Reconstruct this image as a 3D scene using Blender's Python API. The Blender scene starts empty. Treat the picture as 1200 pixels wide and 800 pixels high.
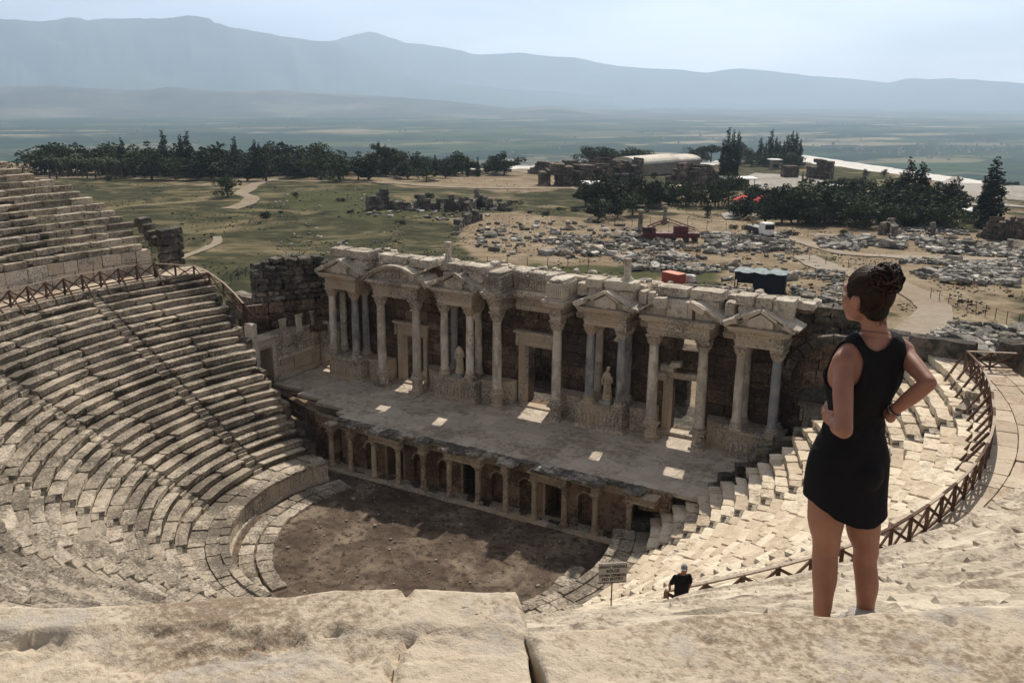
import bpy, bmesh, math, random
import numpy as np
from mathutils import Vector, Matrix, noise as mnoise
R_ = math.radians
sc = bpy.context.scene
COL = sc.collection
rng = np.random.default_rng(7)
random.seed(7)

# ------------------------------------------------------------------ camera
CAM = np.array([29.411, -45.365, 25.348])
YAW, PIT, ROL, FPX = R_(-29.798), R_(15.229), R_(0.413), 1071.5
FWD = np.array([math.sin(YAW)*math.cos(PIT), math.cos(YAW)*math.cos(PIT), -math.sin(PIT)])
RGT0 = np.array([math.cos(YAW), -math.sin(YAW), 0.0])
UP0 = np.cross(RGT0, FWD)
RGT = RGT0*math.cos(ROL)+UP0*math.sin(ROL)
UPV = -RGT0*math.sin(ROL)+UP0*math.cos(ROL)
cd = bpy.data.cameras.new('camera'); cam = bpy.data.objects.new('camera', cd); COL.objects.link(cam)
cd.sensor_width = 36; cd.lens = FPX*36/1200; cd.clip_start = 0.1; cd.clip_end = 90000
M4 = Matrix.Identity(4)
for i in range(3):
    M4[i][0] = RGT[i]; M4[i][1] = UPV[i]; M4[i][2] = -FWD[i]; M4[i][3] = CAM[i]
cam.matrix_world = M4
sc.camera = cam

# ------------------------------------------------------------------ light
SUN_DIR = Vector((-0.24, 1.0, 1.02)).normalized()      # towards the sun
SUN_EL = math.asin(SUN_DIR.z); SUN_AZ = math.atan2(SUN_DIR.x, SUN_DIR.y)
w = bpy.data.worlds.new('World'); sc.world = w; w.use_nodes = True
nt = w.node_tree; nt.nodes.clear()
def N(nt, t, **k):
    n = nt.nodes.new(t)
    for a, b in k.items():
        if a == 'op': n.operation = b
        elif hasattr(n, a) and a not in ('inputs',): setattr(n, a, b)
    return n
out = N(nt, 'ShaderNodeOutputWorld'); bg = N(nt, 'ShaderNodeBackground')
sky = N(nt, 'ShaderNodeTexSky'); sky.sky_type = 'NISHITA'; sky.sun_disc = False
sky.sun_elevation = SUN_EL; sky.sun_rotation = SUN_AZ
sky.altitude = 400; sky.air_density = 1.0; sky.dust_density = 2.5; sky.ozone_density = 1.0
tc = N(nt, 'ShaderNodeTexCoord'); mp = N(nt, 'ShaderNodeMapping'); mp.inputs['Scale'].default_value = (1.6, 1.6, 7.0)
ns = N(nt, 'ShaderNodeTexNoise'); ns.inputs['Scale'].default_value = 1.7; ns.inputs['Detail'].default_value = 5; ns.inputs['Roughness'].default_value = .52
cr = N(nt, 'ShaderNodeValToRGB'); cr.color_ramp.elements[0].position = .36; cr.color_ramp.elements[1].position = .62
cr.color_ramp.elements[0].color = (6.4, 6.0, 6.3, 1); cr.color_ramp.elements[1].color = (13.0, 12.2, 11.7, 1)
mx = N(nt, 'ShaderNodeMix', data_type='RGBA'); mx.inputs[0].default_value = .86
L = nt.links.new
L(tc.outputs['Generated'], mp.inputs['Vector']); L(mp.outputs[0], ns.inputs['Vector']); L(ns.outputs['Fac'], cr.inputs[0])
sx_ = N(nt, 'ShaderNodeSeparateXYZ'); L(tc.outputs['Generated'], sx_.inputs[0])
hr = N(nt, 'ShaderNodeValToRGB'); hr.color_ramp.elements[0].position = .12; hr.color_ramp.elements[1].position = .45
hr.color_ramp.elements[0].color = (.92, .92, .92, 1); hr.color_ramp.elements[1].color = (.35, .35, .35, 1)
L(sx_.outputs['Z'], hr.inputs[0]); L(hr.outputs[0], mx.inputs[0]); L(sky.outputs[0], mx.inputs[6]); L(cr.outputs[0], mx.inputs[7]); dk = N(nt, 'ShaderNodeValToRGB'); dk.color_ramp.elements[0].position = .16; dk.color_ramp.elements[1].position = .5
dk.color_ramp.elements[0].color = (1, 1, 1, 1); dk.color_ramp.elements[1].color = (.35, .295, .245, 1); L(sx_.outputs['Z'], dk.inputs[0])
ml = N(nt, 'ShaderNodeMix', data_type='RGBA', blend_type='MULTIPLY'); ml.inputs[0].default_value = 1; L(mx.outputs[2], ml.inputs[6]); L(dk.outputs[0], ml.inputs[7]); L(ml.outputs[2], bg.inputs['Color'])
bg.inputs['Strength'].default_value = 0.12; L(bg.outputs[0], out.inputs['Surface'])
sd = bpy.data.lights.new('sun', 'SUN'); sun = bpy.data.objects.new('sun', sd); COL.objects.link(sun)
sd.energy = 5.0; sd.angle = R_(0.6); sd.color = (1.0, .91, .78)
sun.rotation_euler = (-SUN_DIR).to_track_quat('-Z', 'Y').to_euler()
sc.view_settings.view_transform = 'Standard'; sc.view_settings.look = 'None'
sc.view_settings.exposure = 0.32; sc.view_settings.gamma = 1.0; sc.view_settings.use_curve_mapping = False
sc.render.engine = 'CYCLES'
sc.render.resolution_x = 1024; sc.render.resolution_y = 682
sc.cycles.volume_bounces = 1; sc.cycles.max_bounces = 6

# ------------------------------------------------------------------ helpers: objects
def tag(o, label=None, cat=None, group=None, kind=None):
    if label: o['label'] = label
    if cat: o['category'] = cat
    if group: o['group'] = group
    if kind: o['kind'] = kind
    return o
def empty(name, loc=(0, 0, 0), rz=0.0):
    o = bpy.data.objects.new(name, None); o.empty_display_size = .2
    o.location = loc; o.rotation_euler = (0, 0, rz); COL.objects.link(o); return o
def kids(o): return [c for c in o.children]
def copy_tree(o, parent=None):
    c = o.copy(); COL.objects.link(c); c.parent = parent
    for ch in list(kids(o)):
        copy_tree(ch, c)
    return c
def mk(name, V, F, mat, parent=None, rnd=None, smooth=False, origin=None):
    me = bpy.data.meshes.new(name)
    V = np.asarray(V, float)
    if origin is not None: V = V-np.asarray(origin, float)
    me.from_pydata(V.tolist(), [], [tuple(f) for f in F]); me.update()
    if rnd is not None:
        a = me.attributes.new('rnd', 'FLOAT', 'POINT'); a.data.foreach_set('value', np.asarray(rnd, 'f'))
    if mat: me.materials.append(mat)
    if smooth: me.polygons.foreach_set('use_smooth', [True]*len(me.polygons))
    o = bpy.data.objects.new(name, me); COL.objects.link(o)
    if origin is not None: o.location = tuple(float(q) for q in origin)
    if parent is not None: o.parent = parent
    return o

def grid_box(n):
    """unit cube surface (-1..1) with n cells a side, shared vertices"""
    idx = {}; V = []; F = []
    def vid(p):
        k = tuple(round(q*n) for q in p)
        if k not in idx: idx[k] = len(V); V.append([2*p[0]-1, 2*p[1]-1, 2*p[2]-1])
        return idx[k]
    for ax in range(3):
        for sd_ in (0, 1):
            for i in range(n):
                for j in range(n):
                    q = []
                    for a, b in ((i, j), (i+1, j), (i+1, j+1), (i, j+1)):
                        p = [0, 0, 0]; p[ax] = sd_; p[(ax+1) % 3] = a/n; p[(ax+2) % 3] = b/n
                        q.append(vid(p))
                    F.append(q if sd_ else q[::-1])
    return np.array(V, float), np.array(F)
GB = {n: grid_box(n) for n in (1, 2, 3, 4, 6)}

class B:
    """collects pieces into ONE mesh"""
    def __init__(s): s.V = []; s.F = []; s.R = []; s.n = 0
    def add(s, V, F, r=None):
        V = np.asarray(V, float)
        s.V.append(V); s.F.extend([[int(i)+s.n for i in f] for f in F])
        s.R.append(np.full(len(V), rng.random() if r is None else r)); s.n += len(V)
    def box(s, c, h, rot=None, r=None, n=1, rnd=0.0, jit=0.0, taper=None):
        V, F = GB[n]; V = V.copy()
        h = np.asarray(h, float)
        if rnd > 0:                       # worn edges: pull edge and corner vertices inwards
            e = (np.abs(V) > .99).sum(1)
            V *= np.where(e == 3, 1-rnd, np.where(e == 2, 1-rnd*.45, 1.0))[:, None]
        V = V*h
        if taper: V[:, :2] *= np.where(V[:, 2] > 0, taper, 1.0)[:, None]
        if jit > 0: V += rng.normal(0, jit, V.shape)
        if rot is not None: V = V@np.asarray(rot).T
        s.add(V+np.asarray(c, float), F, r)
    def bx(s, x0, x1, y0, y1, z0, z1, **k):
        s.box(((x0+x1)/2, (y0+y1)/2, (z0+z1)/2), ((x1-x0)/2, (y1-y0)/2, (z1-z0)/2), **k)
    def bar(s, a, b, wx, wz=None, r=None, n=1, jit=0.0, up=(0, 0, 1)):
        a = np.asarray(a, float); b = np.asarray(b, float); d = b-a; l = np.linalg.norm(d); d = d/l
        u = np.asarray(up, float)
        if abs(d@u) > .97: u = np.array([1., 0, 0])
        x = np.cross(d, u); x /= np.linalg.norm(x); z = np.cross(x, d)
        s.box((a+b)/2, (wx/2, l/2, (wz or wx)/2), rot=np.stack([x, d, z], 1), r=r, n=n, jit=jit)
    def tube(s, pts, rad, seg=8, r=None, cap=True):
        pts = np.asarray(pts, float); m = len(pts); rad = np.broadcast_to(rad, (m,))
        t = np.gradient(pts, axis=0); t /= np.linalg.norm(t, axis=1)[:, None]
        u = np.array([0, 0, 1.]) if abs(t[0][2]) < .9 else np.array([1., 0, 0]); V = []
        x = np.cross(t[0], u); x /= np.linalg.norm(x)
        for i in range(m):
            x = x-(x@t[i])*t[i]; x /= np.linalg.norm(x); y = np.cross(t[i], x)
            for k in range(seg):
                a = 2*math.pi*k/seg; V.append(pts[i]+rad[i]*(x*math.cos(a)+y*math.sin(a)))
        F = [[i*seg+k, i*seg+(k+1) % seg, (i+1)*seg+(k+1) % seg, (i+1)*seg+k] for i in range(m-1) for k in range(seg)]
        if cap: F += [list(range(seg))[::-1], [(m-1)*seg+k for k in range(seg)]]
        s.add(V, F, r)
    def lathe(s, prof, c=(0, 0, 0), seg=16, r=None, cap=True):
        V = []; m = len(prof)
        for (q, z) in prof:
            for k in range(seg):
                a = 2*math.pi*k/seg; V.append((c[0]+q*math.cos(a), c[1]+q*math.sin(a), c[2]+z))
        F = [[i*seg+k, i*seg+(k+1) % seg, (i+1)*seg+(k+1) % seg, (i+1)*seg+k] for i in range(m-1) for k in range(seg)]
        if cap: F += [list(range(seg))[::-1], [(m-1)*seg+k for k in range(seg)]]
        s.add(V, F, r)
    def ext(s, P, y0, y1, axis='y', r=None):
        """extrude an outline of (x,z) points from y0 to y1"""
        m = len(P); V = [(p[0], y0, p[1]) for p in P]+[(p[0], y1, p[1]) for p in P]
        if axis == 'x': V = [(v[1], v[0], v[2]) for v in V]
        F = [list(range(m)), [m+k for k in range(m)][::-1]]+[[k, (k+1) % m, m+(k+1) % m, m+k][::-1] for k in range(m)]
        if axis == 'x': F = [f[::-1] for f in F]
        s.add(V, F, r)
    def build(s, name, mat, parent=None, smooth=False, origin=None):
        return mk(name, np.concatenate(s.V), s.F, mat, parent, np.concatenate(s.R), smooth, origin)

# ------------------------------------------------------------------ helpers: materials
def newmat(name):
    m = bpy.data.materials.new(name); m.use_nodes = True; nt = m.node_tree
    return m, nt, nt.nodes['Principled BSDF']
def ramp(nt, fac, stops):
    c = nt.nodes.new('ShaderNodeValToRGB'); e = c.color_ramp.elements
    while len(e) < len(stops): e.new(.5)
    for i, (p, col) in enumerate(stops):
        e[i].position = p; e[i].color = (*col, 1) if len(col) == 3 else col
    nt.links.new(fac, c.inputs[0]); return c.outputs[0]
def tex(nt, kind, scale, vec, detail=4, rough=.55, **k):
    t = nt.nodes.new('ShaderNodeTexNoise' if kind == 'noise' else 'ShaderNodeTexVoronoi')
    t.inputs['Scale'].default_value = scale
    if kind == 'noise':
        t.inputs['Detail'].default_value = detail; t.inputs['Roughness'].default_value = rough
        if 'dist' in k: t.inputs['Distortion'].default_value = k['dist']
    else:
        if 'feature' in k: t.feature = k['feature']
        t.inputs['Randomness'].default_value = k.get('rand', 1)
    nt.links.new(vec, t.inputs['Vector']); return t
def pos(nt, scale=(1, 1, 1)):
    g = nt.nodes.new('ShaderNodeNewGeometry'); m = nt.nodes.new('ShaderNodeMapping'); m.inputs['Scale'].default_value = scale
    nt.links.new(g.outputs['Position'], m.inputs['Vector']); return m.outputs[0]
def mixc(nt, fac, a, b, mode='MIX'):
    m = nt.nodes.new('ShaderNodeMix'); m.data_type = 'RGBA'; m.blend_type = mode; m.clamp_factor = True
    for i, v in ((0, fac), (6, a), (7, b)):
        if isinstance(v, bpy.types.NodeSocket): nt.links.new(v, m.inputs[i])
        elif i == 0: m.inputs[0].default_value = v
        else: m.inputs[i].default_value = (*v, 1)
    return m.outputs[2]
def math_(nt, op, a, b=0.0, c=None):
    m = nt.nodes.new('ShaderNodeMath'); m.operation = op
    for i, v in enumerate((a, b) if c is None else (a, b, c)):
        if isinstance(v, bpy.types.NodeSocket): nt.links.new(v, m.inputs[i])
        else: m.inputs[i].default_value = v
    return m.outputs[0]
def attr(nt, name='rnd'):
    a = nt.nodes.new('ShaderNodeAttribute'); a.attribute_name = name; return a.outputs['Fac']
def bump(nt, bs, h, strength=.5, dist=.05):
    b = nt.nodes.new('ShaderNodeBump'); b.inputs['Strength'].default_value = strength; b.inputs['Distance'].default_value = dist
    nt.links.new(h, b.inputs['Height']); nt.links.new(b.outputs[0], bs.inputs['Normal'])
def stone(name, lo, mid, hi, dark=(.07, .06, .05), stain=.45, fine=9, warm=None, bs_=.7, bd=.05, vein=None, big=.35, rw=.42):
    """weathered stone: tint per block, broad stains, dark lichen specks, pitted bump"""
    m, nt, bs = newmat(name); P = pos(nt)
    r = attr(nt)
    n1 = tex(nt, 'noise', big, P, 5, .6); n2 = tex(nt, 'noise', fine*.28, P, 6, .65); n3 = tex(nt, 'noise', fine, P, 5, .7)
    t = math_(nt, 'ADD', math_(nt, 'MULTIPLY', r, rw), math_(nt, 'MULTIPLY', n2.outputs['Fac'], 1.04-rw))
    c = ramp(nt, t, [(.22, lo), (.5, mid), (.78, hi)])
    if warm: c = mixc(nt, ramp(nt, n1.outputs['Fac'], [(.45, (0, 0, 0)), (.7, (1, 1, 1))]), c, warm)
    sp = math_(nt, 'ADD', math_(nt, 'MULTIPLY', n1.outputs['Fac'], .5), math_(nt, 'MULTIPLY', n3.outputs['Fac'], .5))
    f = ramp(nt, sp, [(stain, (1, 1, 1)), (stain+.1, (0, 0, 0))])
    f = math_(nt, 'MULTIPLY', f, .8)
    c = mixc(nt, f, c, dark)
    if vein:
        nv = tex(nt, 'noise', vein[0], pos(nt, vein[2]), 4, .6); c = mixc(nt, ramp(nt, nv.outputs['Fac'], [(.46, (0, 0, 0)), (.6, (1, 1, 1))]), c, vein[1])
    nt.links.new(c, bs.inputs['Base Color']); bs.inputs['Roughness'].default_value = .92; bs.inputs['Specular IOR Level'].default_value = .15
    hh = math_(nt, 'ADD', n3.outputs['Fac'], math_(nt, 'MULTIPLY', n2.outputs['Fac'], 1.2))
    bump(nt, bs, hh, bs_, bd)
    return m
def plain(name, col, rough=.6, metal=0.0, var=.25, scale=6, bmp=0.0, spec=.3):
    m, nt, bs = newmat(name); P = pos(nt); n = tex(nt, 'noise', scale, P, 4)
    a = tuple(q*(1-var) for q in col); b = tuple(min(1, q*(1+var)) for q in col)
    nt.links.new(ramp(nt, n.outputs['Fac'], [(.3, a), (.7, b)]), bs.inputs['Base Color'])
    bs.inputs['Roughness'].default_value = rough; bs.inputs['Metallic'].default_value = metal; bs.inputs['Specular IOR Level'].default_value = spec
    if bmp: bump(nt, bs, n.outputs['Fac'], bmp, .02)
    return m
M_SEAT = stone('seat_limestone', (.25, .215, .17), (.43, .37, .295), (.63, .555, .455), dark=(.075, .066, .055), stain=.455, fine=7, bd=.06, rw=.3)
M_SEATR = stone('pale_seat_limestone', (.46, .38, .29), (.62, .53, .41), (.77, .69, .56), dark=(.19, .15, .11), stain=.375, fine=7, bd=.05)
M_NEAR = stone('pitted_travertine', (.38, .315, .24), (.50, .425, .33), (.64, .565, .455), dark=(.20, .145, .10), stain=.42, fine=38, bs_=1.0, bd=.010, big=1.3)
nt = M_NEAR.node_tree; bs = nt.nodes['Principled BSDF']; P = pos(nt)
wr = nt.nodes.new('ShaderNodeMix'); wr.data_type = 'RGBA'; wr.blend_type = 'ADD'; wr.inputs[0].default_value = .09; wn = tex(nt, 'noise', 9, P, 4); nt.links.new(P, wr.inputs[6]); nt.links.new(wn.outputs['Color'], wr.inputs[7])
gp = tex(nt, 'noise', 3.1, P, 6, .7); s0 = bs.inputs['Base Color'].links[0].from_socket; nt.links.new(mixc(nt, ramp(nt, gp.outputs['Fac'], [(.52, (0, 0, 0)), (.62, (.75, .75, .75))]), s0, (.40, .37, .33)), bs.inputs['Base Color'])
vo = tex(nt, 'vor', 30, wr.outputs[2]); vn = tex(nt, 'noise', 2.2, P, 3); pit = ramp(nt, math_(nt, 'SUBTRACT', vo.outputs['Distance'], math_(nt, 'MULTIPLY', math_(nt, 'SUBTRACT', vn.outputs['Fac'], .74), 2.6)), [(.04, (1, 1, 1)), (.22, (0, 0, 0))])
src = bs.inputs['Base Color'].links[0].from_socket; nt.links.new(mixc(nt, math_(nt, 'MULTIPLY', pit, .8), src, (.10, .075, .055)), bs.inputs['Base Color'])
b2 = nt.nodes.new('ShaderNodeBump'); b2.invert = True; b2.inputs['Strength'].default_value = 1; b2.inputs['Distance'].default_value = .006; nt.links.new(pit, b2.inputs['Height'])
nt.links.new(bs.inputs['Normal'].links[0].from_socket, b2.inputs['Normal']); nt.links.new(b2.outputs[0], bs.inputs['Normal'])
M_MARBLE = stone('weathered_marble', (.42, .365, .30), (.56, .50, .415), (.70, .64, .545), dark=(.10, .08, .065), stain=.42, fine=8, bd=.05, warm=(.45, .34, .24))
M_COL = stone('column_marble', (.48, .435, .37), (.61, .56, .48), (.73, .68, .60), dark=(.24, .20, .16), stain=.39, fine=4, bd=.02, vein=(1.6, (.40, .36, .31), (1, 1, .5)))
M_TOP = stone('attic_marble', (.44, .39, .32), (.56, .50, .42), (.68, .63, .54), dark=(.13, .11, .09), stain=.42, fine=8, bd=.06)
M_BROWN = stone('brown_masonry', (.10, .068, .050), (.18, .125, .092), (.30, .225, .17), dark=(.035, .028, .025), stain=.46, fine=6, bd=.08)
M_GREYM = stone('blue_grey_marble', (.20, .215, .235), (.28, .30, .33), (.37, .39, .42), dark=(.12, .11, .10), stain=.40, fine=8, vein=(3, (.38, .37, .35), (1, 1, .35)))
M_RUIN = stone('ruin_stone', (.11, .095, .08), (.20, .175, .145), (.33, .29, .24), dark=(.03, .03, .027), stain=.47, fine=3, bd=.15)
M_RUBBLE = stone('rubble_stone', (.15, .14, .12), (.33, .31, .275), (.68, .65, .59), dark=(.05, .05, .045), stain=.45, fine=3, bd=.1, rw=.8)
M_FLOOR = stone('stage_paving', (.46, .395, .325), (.54, .47, .39), (.62, .545, .46), dark=(.25, .205, .16), stain=.42, fine=3, bd=.02, big=.3)
M_EARTH = stone('packed_earth', (.10, .075, .055), (.15, .115, .085), (.22, .175, .13), dark=(.05, .038, .03), stain=.48, fine=3.2, bd=.05, big=.25)
M_WOOD = stone('brown_rail_wood', (.07, .040, .031), (.11, .065, .05), (.17, .11, .085), dark=(.03, .018, .014), stain=.36, fine=12, bd=.01)
M_WOODT = plain('worn_rail_top', (.34, .27, .21), .7, scale=9)
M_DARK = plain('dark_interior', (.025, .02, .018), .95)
M_IRON = plain('dark_iron', (.04, .04, .042), .5, .6)
M_SPOLIA = M_TOP
def hsh(x, y, s=1.0, o=0.0):
    return mnoise.noise(Vector((x*s+o, y*s-o, o*.37)))
# ------------------------------------------------------------------ terrain
XO, YO = .8, -5.5
def interp(x, xs, ys): return np.interp(x, xs, ys)
def sl(x, y):
    return (x-29.411)*-.497+(y+45.365)*.868, (x-29.411)*.868+(y+45.365)*.497
def outside(s, l):
    e1 = s-interp(l, [-400, -250, -100, 0, 80, 150, 170], [425, 415, 395, 415, 450, 540, 560])
    e2 = np.where(s > 150, l-interp(s, [150, 300, 420, 560], [172, 170, 172, 176]), -50.)
    k = 12.0
    return np.maximum(e1, e2)
def gz(x, y):
    """ground height, numpy arrays"""
    x = np.asarray(x, float); y = np.asarray(y, float)
    s, l = sl(x, y)
    pl = 2-.024*np.maximum(s-70, 0)
    pl = np.maximum(pl, -12.0)
    D = outside(s, l)
    drop = np.where(D > 0, 150*(1-np.exp(-np.maximum(D, 0)/170.0)), 0)
    z = pl-drop
    z = z+.9*np.sin(x*.021+1.3)*np.cos(y*.017)*np.clip((s-110)/80, 0, 1)*np.clip(-D/60, 0, 1)
    z = z+.35*np.sin(x*.09+.4*np.sin(y*.07))*np.sin(y*.083+1)*np.clip((s-95)/40, 0, 1)*np.clip(-D/20, 0, 1)
    z = z+.10*(np.sin(x*.37+2*np.sin(y*.13))*np.sin(y*.31+1.5*np.sin(x*.17))+.5*np.sin(x*.83+y*.29)*np.sin(y*.71-x*.2))*np.clip((s-75)/25, 0, 1)
    # hill the theatre leans on
    R = np.hypot(x-XO, y-YO)
    t = np.clip((-y-26)/34.0, 0, 1); t = t*t*(3-2*t)
    far = np.clip((np.abs(x)-60)/160.0, 0, 1); far2 = np.clip(-(y+45)/300, 0, 1)
    hill = pl+(24.3-pl+far2*25)*t*(1-far*.6)
    z = np.where(s < 120, np.maximum(z, hill), z)
    # bowl under the seating and the stage
    prof = np.where(R < 13, -.25, np.where(R < 28.2, -.1+(R-13)*.66, np.where(R < 30.9, 10.3, 12.0+(R-30.9)*.605)))
    ang = np.degrees(np.arctan2(np.abs(x-XO), -(y-YO)))
    z = np.where((R < 54) & (ang < np.where(x < 0, 108.5, 116)), np.minimum(prof, 26), z); z = np.where(R < 13, -.25, z)
    lf = (x < 0) & (ang > 62) & (R > 31.0); z = np.where(lf, np.minimum(z, 2.0), z)
    st = (np.abs(x) < 26) & (y > -2) & (y < 19) & ~((ang < np.where(x < 0, 107.5, 116)) & (R > 13))
    z = np.where(st, -.25, z)
    return z
def gz1(x, y): return float(gz(np.array([x]), np.array([y]))[0])
def ray(px, py):
    d = FWD+RGT*(px-600)/FPX+UPV*(400-py)/FPX; return d
def spot(px, py, dz=0.0):
    """the point on the ground that the photograph shows there"""
    d = ray(px, py); d = d/math.hypot(d[0], d[1])
    t = np.arange(60, 9000, .5)
    P = CAM[None]+t[:, None]*d[None]
    i = np.argmax(P[:, 2] < gz(P[:, 0], P[:, 1])+dz)
    q = P[i]; return float(q[0]), float(q[1]), gz1(q[0], q[1])
def dist(p): return math.dist(p[:2], CAM[:2])
def mpp(p): return float((np.array(p)-CAM)@FWD)/FPX           # metres a pixel at p
def poly(pts): return np.array([spot(*q)[:2] for q in pts])
def inside(P, x, y):
    c = np.zeros(x.shape, bool); n = len(P)
    for i in range(n):
        x1, y1 = P[i]; x2, y2 = P[(i+1) % n]
        if y1 == y2: continue
        c ^= ((y1 > y) != (y2 > y)) & (x < (x2-x1)*(y-y1)/(y2-y1)+x1)
    return c
ringsR = [2.0]
while ringsR[-1] < 60: ringsR.append(ringsR[-1]+1.6)
while ringsR[-1] < 250: ringsR.append(ringsR[-1]*1.018)
while ringsR[-1] < 800: ringsR.append(ringsR[-1]*1.014)
while ringsR[-1] < 18600: ringsR.append(ringsR[-1]*1.05)
ringsR = np.array(ringsR); NA = 900
A = np.linspace(0, 2*math.pi, NA, endpoint=False)
RR, AA = np.meshgrid(ringsR, A, indexing='ij')
X = XO+RR*np.cos(AA); Y = YO+RR*np.sin(AA); Z = gz(X, Y)
V = np.stack([X, Y, Z], -1).reshape(-1, 3)
nr = len(ringsR)
F = []
for i in range(nr-1):
    b0 = i*NA; b1 = b0+NA
    F.extend([(b0+k, b1+k, b1+(k+1) % NA, b0+(k+1) % NA) for k in range(NA)])
F.append(tuple(range(NA))[::-1][::-1])
S_, L_ = sl(V[:, 0], V[:, 1]); Dv = outside(S_, L_)
def blur(a, k=5):
    a = a.reshape(nr, NA).astype(float)
    for _ in range(k):
        a = (np.roll(a, 1, 1)+np.roll(a, -1, 1)+2*a)/4; c_ = a.copy(); c_[1:-1] = (a[:-2]+a[2:]+2*a[1:-1])/4; a = c_
    return a.ravel()
dirt = np.zeros(len(V)); green = np.zeros(len(V)); white = np.zeros(len(V))
for pts, v in (([(530, 256), (600, 248), (740, 262), (830, 285), (870, 300), (800, 304), (700, 308), (560, 306), (540, 285)], 1),
               ([(850, 300), (900, 270), (1000, 262), (1200, 275), (1200, 440), (1080, 425), (1000, 400), (930, 352), (850, 335)], .85),
               ([(400, 197), (700, 187), (720, 218), (640, 226), (420, 214)], .9), ([(0, 185), (130, 189), (132, 208), (0, 211)], .9),
               ([(250, 214), (330, 207), (300, 222), (262, 226)], .8), ([(180, 212), (255, 213), (250, 222), (200, 216)], .7),
               ([(700, 215), (1000, 215), (1200, 214), (1200, 262), (700, 262)], .55),
               ([(640, 280), (760, 262), (1000, 262), (1000, 300), (640, 315)], .8)):
    dirt = np.maximum(dirt, inside(poly(pts), V[:, 0], V[:, 1])*v)
for pts in ([(555, 306), (700, 310), (840, 318), (840, 330), (700, 330), (555, 322)], [(872, 336), (960, 345), (985, 362), (880, 352)], [(985, 375), (1050, 362), (1070, 368), (1000, 388)], [(320, 225), (420, 222), (560, 250), (420, 262), (330, 240)]):
    green = np.maximum(green, inside(poly(pts), V[:, 0], V[:, 1])*.75)
dirt = np.where(np.hypot(V[:, 0]-XO, V[:, 1]-YO) < 54, 1, dirt); dirt = blur(dirt, 10); green = blur(green, 4)
white = np.where((L_ > 60) & (S_ > 240) & (Dv > -16-14*np.clip((S_-300)/200, 0, 1)) & (Dv < 26), 1, 0)
white = np.maximum(white, np.where((L_ < 60) & (S_ > 240) & (Dv > -22) & (Dv < 8), .85, 0))
white = np.where((L_ < -95), 0, white)

m, nt, bs = newmat('dry_grass_ground'); P = pos(nt)
n1 = tex(nt, 'noise', .02, P, 6, .6); n2 = tex(nt, 'noise', .16, P, 6, .68); n3 = tex(nt, 'noise', 1.3, P, 5, .7); n4 = tex(nt, 'noise', .055, P, 5, .6, dist=1.2)
a1 = attr(nt, 'dirt'); a2 = attr(nt, 'green'); a3 = attr(nt, 'white')
g = ramp(nt, n2.outputs['Fac'], [(.3, (.020, .024, .012)), (.47, (.040, .043, .022)), (.58, (.070, .068, .036)), (.72, (.14, .12, .07))])
g = mixc(nt, ramp(nt, n4.outputs['Fac'], [(.5, (0, 0, 0)), (.66, (1, 1, 1))]), g, (.20, .165, .095))
d = ramp(nt, n2.outputs['Fac'], [(.3, (.15, .112, .072)), (.5, (.245, .192, .13)), (.7, (.34, .285, .205))])
k = math_(nt, 'ADD', a1, math_(nt, 'MULTIPLY', math_(nt, 'SUBTRACT', n4.outputs['Fac'], .5), 2.2))
c = mixc(nt, ramp(nt, k, [(.3, (0, 0, 0)), (.6, (1, 1, 1))]), g, d)
gg = ramp(nt, n2.outputs['Fac'], [(.3, (.034, .040, .018)), (.6, (.075, .080, .034))])
k = math_(nt, 'ADD', a2, math_(nt, 'MULTIPLY', math_(nt, 'SUBTRACT', n2.outputs['Fac'], .5), 2.5))
c = mixc(nt, ramp(nt, k, [(.45, (0, 0, 0)), (.7, (1, 1, 1))]), c, gg)
c = mixc(nt, ramp(nt, n3.outputs['Fac'], [(.56, (0, 0, 0)), (.68, (.7, .7, .7))]), c, (.045, .045, .022))
k = math_(nt, 'ADD', a3, math_(nt, 'MULTIPLY', math_(nt, 'SUBTRACT', n4.outputs['Fac'], .5), .9))
c = mixc(nt, ramp(nt, k, [(.5, (0, 0, 0)), (.62, (1, 1, 1))]), c, ramp(nt, n2.outputs['Fac'], [(.3, (.50, .49, .46)), (.65, (.72, .71, .69))]))
nt.links.new(c, bs.inputs['Base Color']); bs.inputs['Roughness'].default_value = 1; bs.inputs['Specular IOR Level'].default_value = .05
bump(nt, bs, math_(nt, 'ADD', n3.outputs['Fac'], n2.outputs['Fac']), .8, .25)
M_GROUND = m
m, nt, bs = newmat('valley_fields'); P = pos(nt); 
Pm = pos(nt, (1, .45, 1))
rotm = nt.nodes.new('ShaderNodeMapping'); rotm.inputs['Rotation'].default_value = (0, 0, .5); nt.links.new(P, rotm.inputs['Vector'])
v1 = nt.nodes.new('ShaderNodeTexVoronoi'); v1.inputs['Scale'].default_value = .0042; v1.distance = 'CHEBYCHEV'
sm = nt.nodes.new('ShaderNodeMapping'); sm.inputs['Scale'].default_value = (1, .35, 0); nt.links.new(rotm.outputs[0], sm.inputs['Vector']); nt.links.new(sm.outputs[0], v1.inputs['Vector'])
sep = nt.nodes.new('ShaderNodeSeparateColor'); nt.links.new(v1.outputs['Color'], sep.inputs[0])
c = ramp(nt, sep.outputs[0], [(0, (.012, .028, .016)), (.35, (.026, .055, .022)), (.6, (.055, .085, .035)), (.78, (.12, .12, .06)), (.93, (.28, .24, .16))])
n1 = tex(nt, 'noise', .0035, P, 8, .7); n2 = tex(nt, 'noise', .016, P, 5, .7); n0 = tex(nt, 'noise', .0005, P, 5, .6)
c = mixc(nt, ramp(nt, n1.outputs['Fac'], [(.47, (0, 0, 0)), (.56, (.9, .9, .9))]), c, (.014, .030, .018))
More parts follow.
